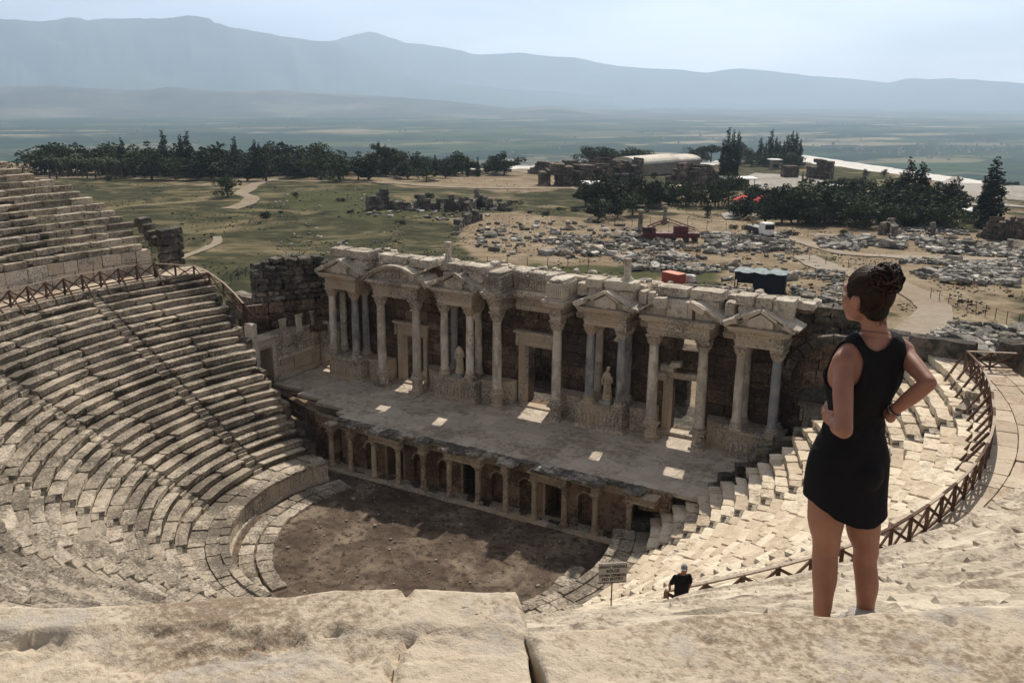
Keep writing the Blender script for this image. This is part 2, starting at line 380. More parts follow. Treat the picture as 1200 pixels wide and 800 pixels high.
c = mixc(nt, ramp(nt, n2.outputs['Fac'], [(.62, (0, 0, 0)), (.68, (1, 1, 1))]), c, (.012, .026, .014))
c = mixc(nt, ramp(nt, n0.outputs['Fac'], [(.45, (0, 0, 0)), (.62, (.6, .6, .6))]), c, (.03, .055, .035))
nt.links.new(c, bs.inputs['Base Color']); bs.inputs['Roughness'].default_value = 1; bs.inputs['Specular IOR Level'].default_value = 0
M_PLAIN = m
g = mk('ground', V, F, M_GROUND); g.data.materials.append(M_PLAIN)
for nm, arr in (('dirt', dirt), ('green', green), ('white', white)):
    a = g.data.attributes.new(nm, 'FLOAT', 'POINT'); a.data.foreach_set('value', arr.astype('f'))
zz = V[:, 2]; fd = Dv
mi = [1 if fd[f[0]] > 160 else 0 for f in F]
g.data.polygons.foreach_set('material_index', mi); g.data.polygons.foreach_set('use_smooth', [True]*len(F))
tag(g, kind='structure')

# hills and mountains beyond the plain: sheets of real relief, distance in metres from the camera
def ridge(name, azs, d0, d1, crest, mat, base=-150, seed=0, na=360, nd=26, rough=.22):
    """crest: list of (pixel x, pixel y) the crest line passes at distance d0.."""
    a0, a1 = azs; xs = np.linspace(a0, a1, na); dm = d0+(d1-d0)*.62
    cy = np.interp(xs, [c[0] for c in crest], [c[1] for c in crest])
    V = []; F = []
    for i, px in enumerate(xs):
        d = ray(px, cy[i]); dh = math.hypot(d[0], d[1]); ux, uy = d[0]/dh, d[1]/dh
        top = CAM[2]+dm*d[2]/dh
        for j in range(nd):
            t = j/(nd-1); r = d0+(d1-d0)*t
            sh = (t/.62 if t < .62 else max(0, 1-(t-.62)/.38)); sh = sh**1.25
            x, y = CAM[0]+ux*r, CAM[1]+uy*r
            k = mnoise.fractal(Vector((x/2600+seed, y/2600, seed)), 1.0, 2.1, 6)
            rg = abs(mnoise.fractal(Vector((x/1500+seed, y/1500, seed+5)), 1.0, 2.0, 5))
            wt = 3.2*sh*(1-sh)*min(1, t*5)+(.035 if t > .3 else 0)
            z = base+(top-base)*(sh+(k*rough-rg*rough*1.2+rough*.25)*wt)
            V.append((x, y, max(z, base-30) if t > 0 else base-40))
    for i in range(na-1):
        for j in range(nd-1):
            F.append((i*nd+j, (i+1)*nd+j, (i+1)*nd+j+1, i*nd+j+1))
    o = mk(name, V, F, mat, smooth=True); tag(o, kind='structure'); return o
def hillmat(name, a, b, c_, sc_):
    m, nt, bs = newmat(name); P = pos(nt); n1 = tex(nt, 'noise', sc_, P, 8, .65)
    nt.links.new(ramp(nt, n1.outputs['Fac'], [(.36, a), (.5, b), (.66, c_)]), bs.inputs['Base Color'])
    bs.inputs['Roughness'].default_value = 1; bs.inputs['Specular IOR Level'].default_value = 0; return m
M_H1 = hillmat('scrubby_hills', (.04, .055, .04), (.085, .085, .065), (.19, .175, .145), .0011)
M_H2 = hillmat('far_mountain', (.04, .055, .05), (.07, .085, .07), (.12, .13, .10), .0006)
ridge('hills', (-260, 1300), 7000, 10500, [(-260, 100), (0, 101), (60, 100), (110, 104), (170, 106), (200, 103), (260, 107), (330, 106), (400, 110), (440, 112), (520, 118), (600, 127), (650, 124), (700, 131), (800, 134), (900, 136), (1000, 138), (1300, 140)], M_H1, seed=3, rough=.5, nd=30)
ridge('mountains', (-300, 720), 11500, 15500, [(-300, 30), (-100, 24), (0, 20), (40, 19), (85, 19), (105, 25), (160, 22), (205, 25), (245, 25), (290, 34), (330, 42), (370, 44), (395, 47), (430, 66), (470, 84), (520, 97), (600, 104), (720, 112)], M_H2, seed=9, rough=.5)
ridge('mountains', (330, 1500), 14500, 18500, [(330, 56), (380, 48), (410, 42), (432, 37), (450, 42), (475, 51), (520, 54), (560, 59), (610, 60), (650, 62), (700, 69), (750, 75), (830, 81), (870, 80), (930, 85), (990, 91), (1040, 96), (1060, 92), (1100, 96), (1150, 97), (1200, 99), (1500, 110)], M_H2, seed=15, rough=.5)

# haze: the air over the valley
hb = B(); hb.bx(-20500, 20500, -20500, 20500, -260, 2300)
hz = hb.build('haze', None); tag(hz, 'pale blue haze filling the valley', 'haze', kind='stuff')
m = bpy.data.materials.new('haze_air'); m.use_nodes = True; nt = m.node_tree; nt.nodes.clear()
o_ = nt.nodes.new('ShaderNodeOutputMaterial'); pv = nt.nodes.new('ShaderNodeVolumePrincipled')
pv.inputs['Color'].default_value = (.58, .76, 1.0, 1); pv.inputs['Density'].default_value = 9.8e-5; pv.inputs['Anisotropy'].default_value = .35
nt.links.new(pv.outputs[0], o_.inputs['Volume']); hz.data.materials.append(m)
m.cycles.homogeneous_volume = True if hasattr(m.cycles, 'homogeneous_volume') else None

# paths: ribbons laid on the ground
def ribbon(name, pts, width, mat, dz=.14, step=2.0, px=True):
    P = [spot(*q)[:2] for q in pts] if px else pts
    P = np.array(P); seg = np.linalg.norm(np.diff(P, axis=0), axis=1); T = np.concatenate([[0], np.cumsum(seg)])
    t = np.arange(0, T[-1], step); C = np.stack([np.interp(t, T, P[:, 0]), np.interp(t, T, P[:, 1])], 1)
    for _ in range(4): C[1:-1] = (C[:-2]+C[2:]+2*C[1:-1])/4
    tn = np.gradient(C, axis=0); tn /= np.linalg.norm(tn, axis=1)[:, None]; nn = np.stack([-tn[:, 1], tn[:, 0]], 1)
    V = []; F = []; K = 5
    for i, c in enumerate(C):
        wv = width*(1+.25*hsh(c[0], c[1], .11, 3))
        for k in range(K):
            q = c+nn[i]*wv*((k/(K-1))-.5)*(1+ (.15*hsh(c[0]+k, c[1], .5, 7) if k in (0, K-1) else 0)); V.append((q[0], q[1], gz1(q[0], q[1])+dz))
    for i in range(len(C)-1):
        for k in range(K-1): F.append((i*K+k, (i+1)*K+k, (i+1)*K+k+1, i*K+k+1))
    o = mk(name, V, F, mat, smooth=True); tag(o, kind='structure'); return o
M_PATH = stone('pale_dirt_path', (.24, .20, .145), (.31, .265, .20), (.38, .33, .26), dark=(.22, .17, .11), stain=.42, fine=1.2, bd=.03, big=.1)
M_PATH2 = stone('grey_gravel_path', (.28, .24, .19), (.34, .30, .245), (.42, .38, .32), dark=(.24, .18, .12), stain=.43, fine=1.2, bd=.03, big=.1)
ribbon('path', [(-30, 211), (60, 209), (150, 209), (230, 211), (330, 212), (420, 213), (520, 219), (600, 221), (700, 223), (770, 228)], 5, M_PATH)
ribbon('path', [(185, 325), (205, 307), (240, 293), (257, 284), (254, 277)], 1.6, M_PATH)
ribbon('path', [(268, 245), (292, 238), (296, 231), (280, 227), (300, 216), (340, 203), (350, 196)], 4, M_PATH)
ribbon('path', [(40, 207), (90, 200), (140, 194), (150, 190)], 7, M_PATH)
ribbon('path', [(905, 277), (950, 286), (1000, 299), (1080, 303), (1150, 303), (1230, 309)], 4.5, M_PATH2)
ribbon('path', [(940, 300), (975, 318), (1040, 330), (1075, 345), (1100, 362), (1085, 385), (1050, 402), (1000, 410)], 4.5, M_PATH2, step=2)
ribbon('path', [(560, 207), (600, 200), (640, 205), (720, 208)], 6, M_PATH)
# ------------------------------------------------------------------ the seating
def pol(th, r, z):                      # th in degrees from the -y axis, + towards +x
    if not isinstance(th, np.ndarray): return np.array([XO+r*math.sin(R_(th)), YO-r*math.cos(R_(th)), z])
    a = th*math.pi/180; return np.stack([XO+r*np.sin(a), YO-r*np.cos(a), z+0*r], -1)
def polar_block(b, t0, t1, r0, r1, z0, z1, n=1, jit=.012, rnd=.06, r=None, dz=0.0, tiltr=0.0, tiltt=0.0, under_=0.0):
    """a stone cut to the curve: angles t0..t1 (degrees), radii r0..r1, heights z0..z1"""
    V, F = GB[n]; V = V.copy(); e = (np.abs(V) > .99).sum(1)
    lip = (V[:, 1] < -.99) & (V[:, 2] < .5)
    V *= np.where(e == 3, 1-rnd, np.where(e == 2, 1-rnd*.5, 1.0))[:, None]
    if under_: V[lip, 1] += under_*2/(r1-r0)
    rm, hr = (r0+r1)/2, (r1-r0)/2; tm, ht = (t0+t1)/2, (t1-t0)/2
    zz = (z0+z1)/2+V[:, 2]*(z1-z0)/2+dz+V[:, 1]*tiltr+V[:, 0]*tiltt
    P = pol(tm+V[:, 0]*ht, rm+V[:, 1]*hr, zz)
    if jit: P = P+rng.normal(0, jit, P.shape)
    b.add(P, F, r)
LR0, LZ0, LN, LD, LH = 13.0, 1.4, 24, .633, .433
UR0, UZ0, UN, UD, UH = 30.9, 13.5, 27, .75, .46
STAIRS = [-89, -63.5, -38.5, -13, 12, 38, 68, 99]
def end_ang(r): return np.interp(r, [13, 16, 20, 22, 28, 32], [118, 115.5, 115.5, 118.5, 118.5, 115])
cav = empty('theatre_seating', (XO, YO, 0))
tag(cav, 'huge curved bank of worn limestone seats facing the stage, with stairs and walkway', 'seating')
Oc = (XO, YO, 0)
def under(name, t0, t1, rows, mat, drop=.16):
    """earth and rubble bedding behind the seat stones"""
    na = max(3, int((t1-t0)/2.5)); V = []; F = []
    prof = []
    for (r, z) in rows: prof.append((r, z))
    for i in range(na+1):
        t = t0+(t1-t0)*i/na
        for (r, z) in prof: V.append(pol(t, r, z-drop))
    m_ = len(prof)
    for i in range(na):
        for j in range(m_-1): F.append((i*m_+j, (i+1)*m_+j, (i+1)*m_+j+1, i*m_+j+1)[::-1])
    return mk(name, np.array(V), F, mat, cav, origin=Oc)
def rows_profile(r0, z0, n, d, h):
    L_ = [(r0+.05, z0-1.0)]
    for k in range(n): L_ += [(r0+d*k+.12, z0+h*k), (r0+d*k+.12, z0+h*(k+1)), (r0+d*(k+1)+.12, z0+h*(k+1)-.01)]
    return L_
M_BED = stone('seat_bedding', (.10, .085, .065), (.17, .145, .11), (.26, .22, .17), dark=(.03, .025, .02), stain=.47, fine=5, bd=.05)
def seat_row(parent, t0, t1, r0, z0, d, h, worn=.5, n=1, seed=0, bl=1.25, name='seat_row', miss=.03, sink=0.0, calm=1.0):
    b = B(); t = t0; dt = math.degrees(bl/r0)
    while t < t1-.05:
        w = dt*rng.uniform(.6, 1.5); e = min(t+w, t1)
        if t1-e < dt*.3: e = t1
        if rng.random() > miss:
            wv = .030*hsh(t*.16, r0*1.3, 1.0, seed)*2
            dz = wv+rng.normal(0, .010)*calm-sink; df = rng.normal(0, .020)*calm+.06*hsh(t*.3, r0, 1.0, 4)
            if calm > .5 and rng.random() < .08: df += rng.uniform(-.1, .12); dz -= rng.uniform(0, .06)
            polar_block(b, t+(.04 if calm > .5 else -.02), e-(.04 if calm > .5 else -.02), r0+df, r0+d+.10, z0+.02, z0+h, n=n, jit=.010+.008*worn, rnd=.09, dz=dz,
                        tiltr=rng.normal(0, .012), tiltt=rng.normal(0, .012), under_=.03 if t0 > 60 and r0 < 28.5 else .085)
        t = e
    V = np.concatenate(b.V); Rr = np.hypot(V[:, 0]-XO, V[:, 1]-YO); a = np.arctan2(V[:, 0]-XO, -(V[:, 1]-YO))
    for i, v in enumerate(V):
        top = 1 if v[2] > z0+h*.6 else .4
        f = mnoise.noise(Vector((v[0]*1.7, v[1]*1.7, v[2]*2+seed)))+.6*mnoise.noise(Vector((v[0]*4.3, v[1]*4.3, v[2]*4)))
        g = mnoise.noise(Vector((v[0]*1.3+7, v[1]*1.3, seed)))+.6*mnoise.noise(Vector((v[0]*3.9, v[1]*3.9, 5)))
        V[i, 2] += .026*g*top; q = Rr[i]+.040*f*(1 if Rr[i] < r0+d*.5 else .2); V[i, 0] = XO+q*math.sin(a[i]); V[i, 1] = YO-q*math.cos(a[i])
    b.V = [V]; b.R = [np.concatenate(b.R)]
    return b
edges = [-107.6]+STAIRS+[118]
HALF = .42
def hw(r): return math.degrees(HALF/r)
for wi in range(len(edges)-1):
    a0, a1 = edges[wi], edges[wi+1]
    b0 = B()
    wd = under('seating_wedge', a0, min(a1, 115) if wi == 8 else a1, rows_profile(LR0, LZ0, LN, LD, LH), M_BED)
    if wi == 0: wd['label'] = 'lower seat wedge beside the left end of the stage'
    if wi == 8: wd['label'] = 'bright sunlit seat wedge beside the right end of the stage'
    for k in range(LN):
        r0 = LR0+LD*k; z0 = LZ0+LH*k
        s0 = a0+(hw(r0) if wi else 0); s1 = a1-hw(r0) if wi < 8 else float(end_ang(r0))
        if wi == 0: s0 = -107.8+rng.uniform(-1.2, .8)
        if wi == 8: s1 += rng.uniform(-1.5, .5)
        n_ = 3
        b = seat_row(wd, s0, s1, r0, z0, LD, LH, n=n_, seed=wi*3, worn=1 if abs(a0) < 60 else .6, bl=1.15 if wi > 5 else (3.6 if wi < 2 else 2.3), miss=0)
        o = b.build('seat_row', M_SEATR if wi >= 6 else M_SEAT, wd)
        o.matrix_parent_inverse = Matrix.Translation((-XO, -YO, 0))
# stairs of the lower part
for st in STAIRS:
    b = B()
    for k in range(LN*2):
        r0 = LR0+LD*k/2; z0 = LZ0+LH*k/2; w_ = hw(r0)*.97
        if rng.random() < .05: continue
        polar_block(b, st-w_, st+w_, r0+rng.normal(0, .03), r0+LD/2+.12, z0-.2, z0+LH/2+rng.normal(0, .012), n=2, rnd=.1, jit=.012)
    b.build('stairway', M_SEAT, cav, origin=Oc)
# ledge above the orchestra wall, the wall itself, and the walkway half way up
b = B(); t = -109
while t < 113:
    w_ = rng.uniform(3.2, 5.5); e = min(t+w_, 113)
    polar_block(b, t+.1, e-.1, 10.95, 11.45, 1.22, 1.43+rng.normal(0, .02), n=2, rnd=.05)
    t = e
t = -109
while t < 113:
    w_ = rng.uniform(3.5, 7); e = min(t+w_, 113)
    polar_block(b, t+.1, e-.1, 11.42, 12.2, 1.0, 1.36+rng.normal(0, .025), n=2, rnd=.05)
    polar_block(b, t+.6, min(e+.4, 114), 12.22, 13.15, 1.0, 1.36+rng.normal(0, .03), n=2, rnd=.05)
    t = e
b.build('front_ledge', M_SEAT, cav, origin=Oc)
b = B(); t = -109
while t < 113:
    w_ = rng.uniform(3.8, 6.5); e = min(t+w_, 113)
    polar_block(b, t+.06, e-.06, 11.08, 11.5, .22, 1.22, n=2, rnd=.03, jit=.008)
    t = e
t = -109
while t < 113:
    e = min(t+5, 113); polar_block(b, t, e, 10.92, 11.5, -.1, .24, n=2, rnd=.06); t = e
b.build('orchestra_wall', M_MARBLE, cav, origin=Oc)
b = B()
for (q0, q1) in ((28.18, 29.2), (29.2, 30.2), (30.2, 31.0)):
    t = -109
    while t < 117:
        w_ = rng.uniform(2.2, 3.8); e = min(t+w_, 117)
        polar_block(b, t+.03, e-.03, q0+.012, q1-.012, 11.3, 11.8+rng.normal(0, .012), n=2, rnd=.025, jit=.006)
        t = e
M_WALK = stone('walkway_slabs', (.40, .33, .255), (.50, .42, .33), (.58, .50, .40), dark=(.25, .17, .12), stain=.40, fine=6, bd=.03)
b.build('walkway', M_WALK, cav, origin=Oc)
# wall behind the walkway
USTAIRS = [-98, -70, -42, -14, 14, 42, 70, 98]
b = B()
for (z0, z1) in ((11.75, 12.7), (12.7, 13.52)):
    t = -102.5
    while t < 70:
        w_ = rng.uniform(2.0, 3.6); e = min(t+w_, 70)
        if 1:
            polar_block(b, t+.03, e-.03, 30.78+rng.normal(0, .02), 31.5, z0, z1, n=2, rnd=.04, jit=.008)
        t = e
b.build('walkway_wall', M_MARBLE, cav, origin=Oc)
b = B()
for k in range(9):
    polar_block(b, -84.8, -81.2, 30.3+k*.1, 30.8+k*.1, 11.8, 11.8+.19*(k+1), n=1, rnd=.08)
b.build('stairway', M_MARBLE, cav, origin=Oc)
# upper part: left wedge in sight on the left, the wedges round the viewpoint, both with real rows
def upper(a0, a1, n0, n1, nrough, label=None, endcut=None, bl=1.3, jit=.0, sink=0, pitl=M_SEAT):
    wd = under('seating_wedge', a0+(12 if a0 == -103 else 0), a1, rows_profile(UR0, UZ0-.1, n1, UD, UH), M_BED, drop=.12)
    if label: wd['label'] = label
    for k in range(n0, n1):
        r0 = UR0+UD*k; z0 = UZ0+UH*k
        s0, s1 = a0, a1
        if endcut: s0 = endcut(k)+rng.uniform(-.6, .6)
        b = seat_row(wd, s0, s1, r0, z0, UD, UH, n=nrough, bl=bl, seed=11, miss=0)
        o = b.build('seat_row', pitl, wd); o.matrix_parent_inverse = Matrix.Translation((-XO, -YO, 0))
upper(-103, -72, 0, 17, 2, 'upper seat wedge at the far left, its end broken down in steps', endcut=lambda k: float(np.interp(k, [0, 3, 6, 8.5, 11, 13, 17], [-102, -102.6, -101.3, -99, -96, -94, -91])), bl=1.7)
upper(-72, -30, 0, 17, 1, bl=1.8)
# dark passage and broken wall end at the left end of the upper wedge
b = B()
for k in range(5):
    for j in range(3):
        b.box(tuple(pol(-105-j*1.1, 31.3+.3*j, 12.1+k*.62)), (.42, .5, .3), rot=Matrix.Rotation(R_(-98), 3, 'Z'), n=2, rnd=.15, jit=.03)
for k in range(4):
    b.box(tuple(pol(-105, 32.6+k*.75, 13.8+k*.42)), (.5, .6, .42), rot=Matrix.Rotation(R_(-98+rng.uniform(-9, 9)), 3, 'Z'), n=2, rnd=.15, jit=.03)
b.build('passage_wall', M_RUIN, cav, origin=Oc)
# right part: eroded rows with the joints filled, close to the viewer
M_ERO = stone('eroded_seats', (.42, .37, .29), (.54, .475, .38), (.64, .57, .46), dark=(.17, .13, .10), stain=.41, fine=8, bd=.05, big=.6)
def eroded(a0, a1, label, n0=0, n1=21):
    wd = under('seating_wedge', a0, a1, rows_profile(UR0, UZ0-.1, n1, UD, UH), M_BED, drop=.12)
    wd['label'] = label
    for k in range(n0, n1):
        r0 = UR0+UD*k; z0 = UZ0+UH*k
        b = seat_row(wd, a0, a1, r0, z0, UD, UH, n=4 if k > 9 else 3, bl=1.6, seed=21, miss=.0, calm=.3)
        V = np.concatenate(b.V); R = np.concatenate(b.R)
        nz = np.array([mnoise.fractal(Vector((v[0]*.9, v[1]*.9, v[2]*.9)), .9, 2.1, 4) for v in V])
        nr = np.array([mnoise.noise(Vector((v[0]*2.6+9, v[1]*2.6, v[2]*2.6))) for v in V])
        top = (V[:, 2]-z0)/UH
        a = np.arctan2(V[:, 0]-XO, -(V[:, 1]-YO)); rr = np.hypot(V[:, 0]-XO, V[:, 1]-YO)
        rr2 = rr+nz*.17; V[:, 0] = XO+rr2*np.sin(a); V[:, 1] = YO-rr2*np.cos(a)
        V[:, 2] += np.clip(top, 0, 1)*(nz*.11+nr*.045)
        o = mk('seat_row', V, b.F, M_ERO, wd, R, smooth=False); o.matrix_parent_inverse = Matrix.Translation((-XO, -YO, 0))
eroded(14, 42, 'worn upper seat wedge in the foreground, seen edge on')
eroded(42, 70, 'worn upper seat wedge behind the standing woman')
eroded(70, 101, 'worn upper seat wedge at the right edge of the picture')
eroded(-30, 14, 'worn upper seat wedge at the bottom left of the picture')
# walls closing both ends of the seating
def masonry(b, P0, P1, z0, z1, th, ch=.55, bw=1.2, holes=(), n=1, rnd=.05, jit=.01, miss=0.0, top=None, proud=.025, gap=.008):
    """blocks in courses from P0 to P1; holes = (s0,s1,z0,z1) along the wall; top(s) = height limit"""
    P0 = np.array(P0, float); P1 = np.array(P1, float); L_ = np.linalg.norm(P1-P0); d = (P1-P0)/L_; nn = np.array([-d[1], d[0]])
    rot = np.array([[d[0], nn[0], 0], [d[1], nn[1], 0], [0, 0, 1]])
    z = z0; zc = sorted({z0, z1} | {h[2] for h in holes} | {h[3] for h in holes}); ci = 0
    lv = [z0]
    while lv[-1] < z1-.02:
        nx = lv[-1]+ch*rng.uniform(.8, 1.2)
        for q in zc:
            if lv[-1]+.02 < q < nx+ch*.35: nx = q; break
        lv.append(min(nx, z1))
    for a, c in zip(lv[:-1], lv[1:]):
        s = -rng.uniform(0, bw*.5)
        iv = sorted([(h[0], h[1]) for h in holes if h[2] < c-.01 and h[3] > a+.01])
        while s < L_:
            e = s+bw*rng.uniform(.6, 1.5); q0 = max(s, 0); q1 = min(e, L_); s = e
            segs = [(q0, q1)]
            for h in iv:
                ns_ = []
                for (u, v) in segs:
                    if h[1] <= u or h[0] >= v: ns_.append((u, v)); continue
                    if u < h[0]: ns_.append((u, h[0]))
                    if v > h[1]: ns_.append((h[1], v))
                segs = ns_
            for (u, v) in segs:
                if v-u < .06: continue
                if top is not None and (a+c)/2 > top((u+v)/2): continue
                if rng.random() < miss: continue
                ce = P0+d*(u+v)/2
                pr = rng.normal(0, proud)
                b.box((ce[0], ce[1], (a+c)/2), ((v-u)/2-gap, th/2+pr, (c-a)/2-gap), rot=rot, n=n, rnd=rnd, jit=jit)
b = B()
p0 = pol(-108.2, 11.3, 0)[:2]; p1 = pol(-108.2, 28.8, 0)[:2]
masonry(b, p0, p1, -.2, 11.8, .4, top=lambda s: .5+s*.655, n=2, rnd=.06, jit=.015, bw=1.3, miss=.01)
b.build('end_wall', M_RUIN, cav, origin=Oc); b = B()
p0 = pol(118, 11.9, 0)[:2]; p1 = pol(120, 28.8, 0)[:2]
masonry(b, p0, p1, -.2, 11.8, .7, top=lambda s: .8+s*.645, n=2, rnd=.06, jit=.015, bw=1.3)
b.build('end_wall', M_RUIN, cav, origin=Oc)
for c_ in cav.children:
    if not c_.name.startswith('seating_wedge') : pass
for c_ in list(cav.children):                     # children keep their world places
    c_.matrix_parent_inverse = Matrix.Translation((-XO, -YO, 0))
    for g_ in c_.children: g_.matrix_parent_inverse = Matrix.Translation((-XO, -YO, 0))
# ------------------------------------------------------------------ the stage building
H0 = 3.478
stg = empty('stage_building', (0, 0, 0))
tag(stg, 'ruined two-tone marble and brown stone stage building with columned facade, pediments and raised paved stage', 'ruin')
def shaft_prof(h, r):
    return [(r*1.12, 0), (r*1.12, .06), (r, .14), (r*1.0, h*.33), (r*.95, h*.7), (r*.86, h-.12), (r*.93, h-.06), (r*.93, h)]
def base_mesh(r):
    b = B(); b.box((0, 0, .07), (r*1.45, r*1.45, .07), n=1); b.lathe([(r*1.4, .14), (r*1.46, .2), (r*1.38, .27), (r*1.15, .31), (r*1.12, .36), (r*1.28, .41), (r*1.26, .47), (r*1.08, .5)], seg=14); return b
def cap_mesh(r, h=.72):
    b = B(); b.lathe([(r*.92, 0), (r*.98, .05), (r*.95, .1), (r*1.0, h*.5), (r*1.25, h*.82), (r*1.35, h*.88)], seg=14)
    for row, (z0, hh, rr) in enumerate(((.04, h*.42, r*1.02), (h*.3, h*.42, r*1.08))):
        for k in range(8):
            a = 2*math.pi*(k+.5*row)/8; ca, sa = math.cos(a), math.sin(a)
            rot = np.array([[-sa, ca*.94, ca*.34], [ca, sa*.94, sa*.34], [0, -.34, .94]])
            b.box((ca*(rr+.035), sa*(rr+.035), z0+hh/2), (r*.3, .035, hh/2), rot=rot, n=2, rnd=.25, jit=.008)
            b.box((ca*(rr+.13), sa*(rr+.13), z0+hh), (r*.22, .05, .04), rot=rot, n=1, rnd=.3)
    for k in range(4):
        a = math.pi/4+k*math.pi/2; ca, sa = math.cos(a), math.sin(a)
        b.box((ca*r*1.5, sa*r*1.5, h*.84), (.07, .09, .09), rot=[[ca, -sa, 0], [sa, ca, 0], [0, 0, 1]], n=2, rnd=.3)
    b.box((0, 0, h*.95), (r*1.42, r*1.42, h*.05), n=2, rnd=.04)
    return b
# meshes shared by the repeats
class Col_:
    pass
def column(x, y, z, h, r, mat, capm=None, seg=20, fl=False, label=None, halfpiece=None):
    b = B(); hc = h-.5-.72*r/.33; P = shaft_prof(hc, r)
    b.lathe(P, seg=seg)
    V = b.V[0]
    ph = rng.uniform(0, 50)
    for i, v in enumerate(V):
        k = 1+.03*mnoise.noise(Vector((v[0]*3+ph, v[1]*3, v[2]*1.3)))
        V[i, 0] *= k; V[i, 1] *= k
    o = b.build('column', mat, stg, smooth=True); o.location = (x, y, z+.5)
    kb = B(); bm_ = base_mesh(r); o2 = bm_.build('column_base', M_MARBLE, o); o2.location = (0, 0, -.5)
    s_ = r/.33; c2 = cap_mesh(r, .72*s_).build('capital', capm or M_MARBLE, o); c2.location = (0, 0, hc)
    if label: o['label'] = label
    return o
# --- proscenium colonnade
b = B(); b.bx(-12.0, 13.0, -.62, .95, -.3, .02, r=.4); 
for k in range(26):
    b.bx(-12+k*.96+.01, -12+(k+1)*.96-.01, -.62, -.1, .0, .12+rng.normal(0, .01), n=1, jit=.006)
b.build('colonnade_plinth', M_MARBLE, stg)
pcx = [s*(1.0825+2.032*k) for k in range(5) for s in (-1, 1)]+[-10.9, 11.35]
M_PCOL = stone('colonnade_limestone', (.30, .245, .185), (.40, .335, .25), (.50, .43, .33), dark=(.10, .075, .06), stain=.42, fine=6, bd=.04)
for x in pcx:
    b = B(); b.lathe([(.20, .0), (.21, .06), (.2, .1), (.185, .16), (.185, .9), (.175, 1.95), (.165, 2.12)], seg=14)
    o = b.build('colonnade_column', M_PCOL, stg, smooth=True); o.location = (x, -.1, .28)
    b = B(); b.box((0, 0, -.13), (.27, .27, .06)); b.lathe([(.27, -.07), (.28, -.02), (.22, .02), (.2, .05)], seg=12); b.build('column_base', M_PCOL, o)
    b = B(); b.lathe([(.165, 2.1), (.18, 2.15), (.19, 2.25), (.27, 2.38), (.27, 2.41)], seg=12); b.box((0, 0, 2.43), (.29, .29, .035))
    for k in range(8):
        a = k*math.pi/4; b.box((.22*math.cos(a), .22*math.sin(a), 2.24), (.05, .03, .09), rot=Matrix.Rotation(a+math.pi/2, 3, 'Z'), n=1, rnd=.3)
    b.build('capital', M_PCOL, o)
# wall behind the colonnade: niches (blind arches) and doors
def arch_wall(b, x0, x1, z0, z1, y0, y1, openings, r=.5):
    """flat wall sheet with real arched or square openings; the niche back is added separately"""
    xs = x0
    for (a, c, zt, arched) in sorted(openings)+[(x1, x1, 0, False)]:
        if a > xs+.001: b.bx(xs, a, y0, y1, z0, z1, r=rng.random())
        if a >= x1: break
        if not arched: b.bx(a, c, y0, y1, zt, z1, r=rng.random())
        else:
            rad = (c-a)/2; cx = (a+c)/2; sp = zt-rad; n = 10
            for k in range(n):
                t0 = math.pi-math.pi*k/n; t1 = math.pi-math.pi*(k+1)/n
                xa, za = cx+rad*math.cos(t0), sp+rad*math.sin(t0); xb, zb = cx+rad*math.cos(t1), sp+rad*math.sin(t1)
                b.ext([(xa, za), (xb, zb), (xb, z1), (xa, z1)], y0, y1, r=.5)
        xs = c
b = B(); ops = []
kinds = {-5: None, -4: 'a', -3: 'd', -2: 'a', -1: 'a', 0: 'D', 1: 'a', 2: 'a', 3: 'd', 4: 'a', 5: None}
for k, kd in kinds.items():
    cx = 2.1*k*(2.032*abs(k)+.05*0+.0)/(2.1*abs(k)) if k else 0
    if kd == 'a': ops.append((cx-.5, cx+.5, 2.12, True))
    elif kd == 'd': ops.append((cx-.68, cx+.68, 2.05, False))
    elif kd == 'D': ops.append((-.62, .62, 2.35, False))
arch_wall(b, -10.75, 11.1, 0, 2.75, .85, 1.25, ops)
b.bx(-10.7, 11.05, 1.52, 1.7, 0, 2.75, r=.3) if False else None
M_PW = stone('proscenium_wall', (.17, .115, .08), (.25, .175, .125), (.34, .26, .19), dark=(.06, .042, .034), stain=.45, fine=5, bd=.05)
b.build('colonnade_wall', M_PW, stg)
